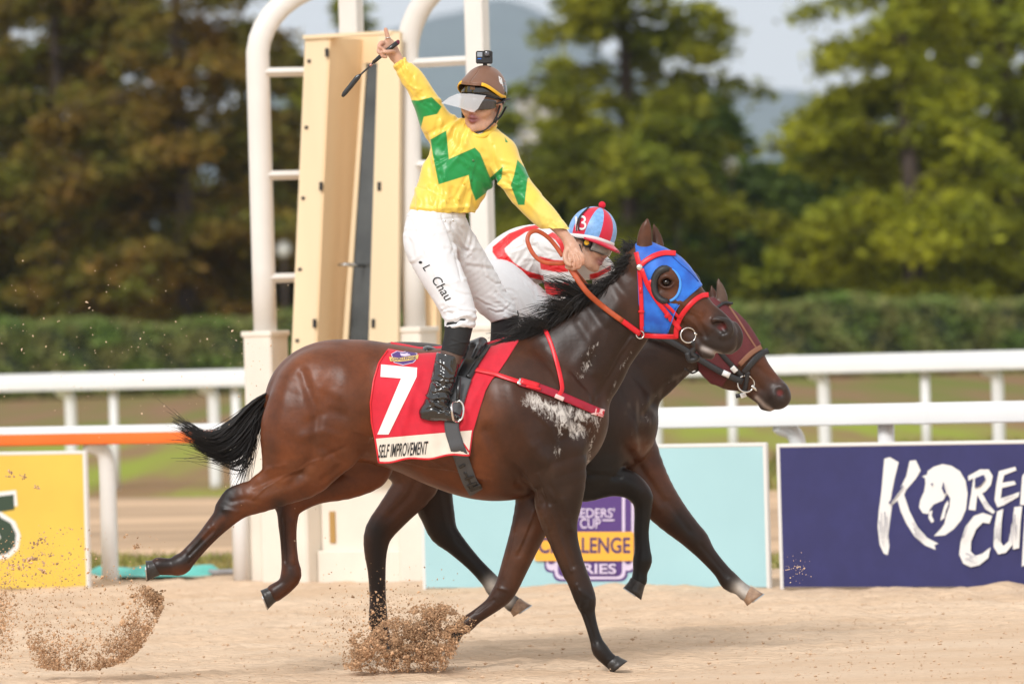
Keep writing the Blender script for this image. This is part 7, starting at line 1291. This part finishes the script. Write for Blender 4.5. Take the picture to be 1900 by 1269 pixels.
p = np.column_stack([q, RNG.normal(20, 26, len(q))]); r = RNG.gamma(1.2, .52, len(q)) + .30
q2 = np.column_stack([RNG.normal(745, 75, 3600), RNG.normal(1168, 40, 3600)]); q2 = q2[(q2[:, 1] < 1244) & (q2[:, 0] < 860)]; p2 = np.column_stack([q2, RNG.normal(20, 40, len(q2))]); r2 = RNG.gamma(1.6, .45, len(q2)) + .3
grains(np.concatenate([p, p2]), np.concatenate([r, r2]), S1, 'sand_spray', 'thick burst of damp sand thrown up by the planted foreleg', M_CLOD)
t = RNG.beta(1.1, .9, 20000); PA = cr(np.array([(60, 1236), (110, 1244), (175, 1242), (232, 1226), (272, 1188), (297, 1138), (304, 1108)], float), 6); ix = np.linspace(0, 1, len(PA)); c = np.column_stack([np.interp(t, ix, PA[:, 0]), np.interp(t, ix, PA[:, 1])]); off = RNG.gamma(1.4, 21, len(t)) * (1 - .4 * t); q = c + np.column_stack([-off * (.25 + .75 * t) - RNG.normal(0, 2, len(t)), -off * (1.1 - .5 * t)])
q = q[RNG.random(len(q)) < (.2 + .8 * clumpy(q, .06, 5))]; r = RNG.gamma(1.4, .5, len(q)) + .35; z = RNG.normal(0, 22, len(q))
e = np.column_stack([RNG.normal(95, 45, 900), RNG.normal(1130, 60, 900)]); e2 = np.column_stack([np.abs(RNG.normal(0, 16, 1100)), RNG.normal(1150, 45, 1100)]); e3 = np.column_stack([RNG.uniform(20, 310, 200), RNG.uniform(980, 1130, 200)]); e4 = np.column_stack([np.abs(RNG.normal(0, 60, 220)), RNG.normal(1050, 30, 220)])
E = np.concatenate([e, e2, e3, e4]); E = E[E[:, 1] < 1242]
grains(np.concatenate([np.column_stack([q, z]), np.column_stack([E, RNG.normal(0, 45, len(E))])]), np.concatenate([r, RNG.gamma(1.5, .5, len(E)) + .35]), S1, 'sand_spray', 'curved fan of damp sand hanging in the air behind the trailing hind hoof', M_CLOD)
big = np.array([(20, 878, 7), (44, 884, 6), (70, 905, 5), (55, 1040, 9), (30, 1052, 8), (82, 1062, 7), (78, 1000, 6), (66, 1008, 7), (95, 1030, 5), (252, 1013, 7), (160, 1019, 4), (130, 980, 3), (318, 1120, 4), (300, 1096, 5), (240, 1090, 4), (108, 1090, 4)], float); bb = np.concatenate([np.column_stack([b[0] + RNG.normal(0, b[2] * .8, 9), b[1] + RNG.normal(0, b[2] * .4, 9), RNG.normal(0, 10, 9), np.full(9, b[2] * .4)]) for b in big])
grains(bb[:, :3], bb[:, 3], S1, 'sand_clods', 'loose clods of sand flying in front of the yellow board', M_CLOD)
q = np.concatenate([np.column_stack([RNG.uniform(0, 560, 260), RNG.normal(640, 85, 260)]), np.column_stack([RNG.uniform(380, 620, 90), RNG.normal(850, 130, 90)]), np.column_stack([RNG.normal(1480, 12, 60), RNG.normal(1052, 14, 60)])]); grains(np.column_stack([q, RNG.normal(0, 60, len(q))]), RNG.gamma(2, .32, len(q)) + .35, S1, 'sand_specks', 'tiny pale specks of sand hanging in the air behind the horses', M_SPECK)
cl = np.column_stack([RNG.uniform(-150, 2050, 5200), RNG.uniform(1094, 1300, 5200)]); gp = G(cl[:, 0], cl[:, 1]); rr_ = RNG.gamma(1.4, .0020, len(gp)) + .0012; n = len(gp); Vv = OCT[None] * RNG.uniform(.5, 1.3, (n, 6, 1)) * rr_[:, None, None]; Vv[..., 2] *= .6; V = (Vv + gp[:, None] + [0, 0, .004]).reshape(-1, 3); F = (OF[None] + 6 * np.arange(n)[:, None, None]).reshape(-1, 3)
tag(link('loose_sand', raw_mesh('loose_sand', V, F), mat('loose_sand', srgb(200, 171, 143), .95, island=.15, spec=.1), smooth=False), 'small loose crumbs of sand scattered over the track surface', 'sand', kind='stuff')
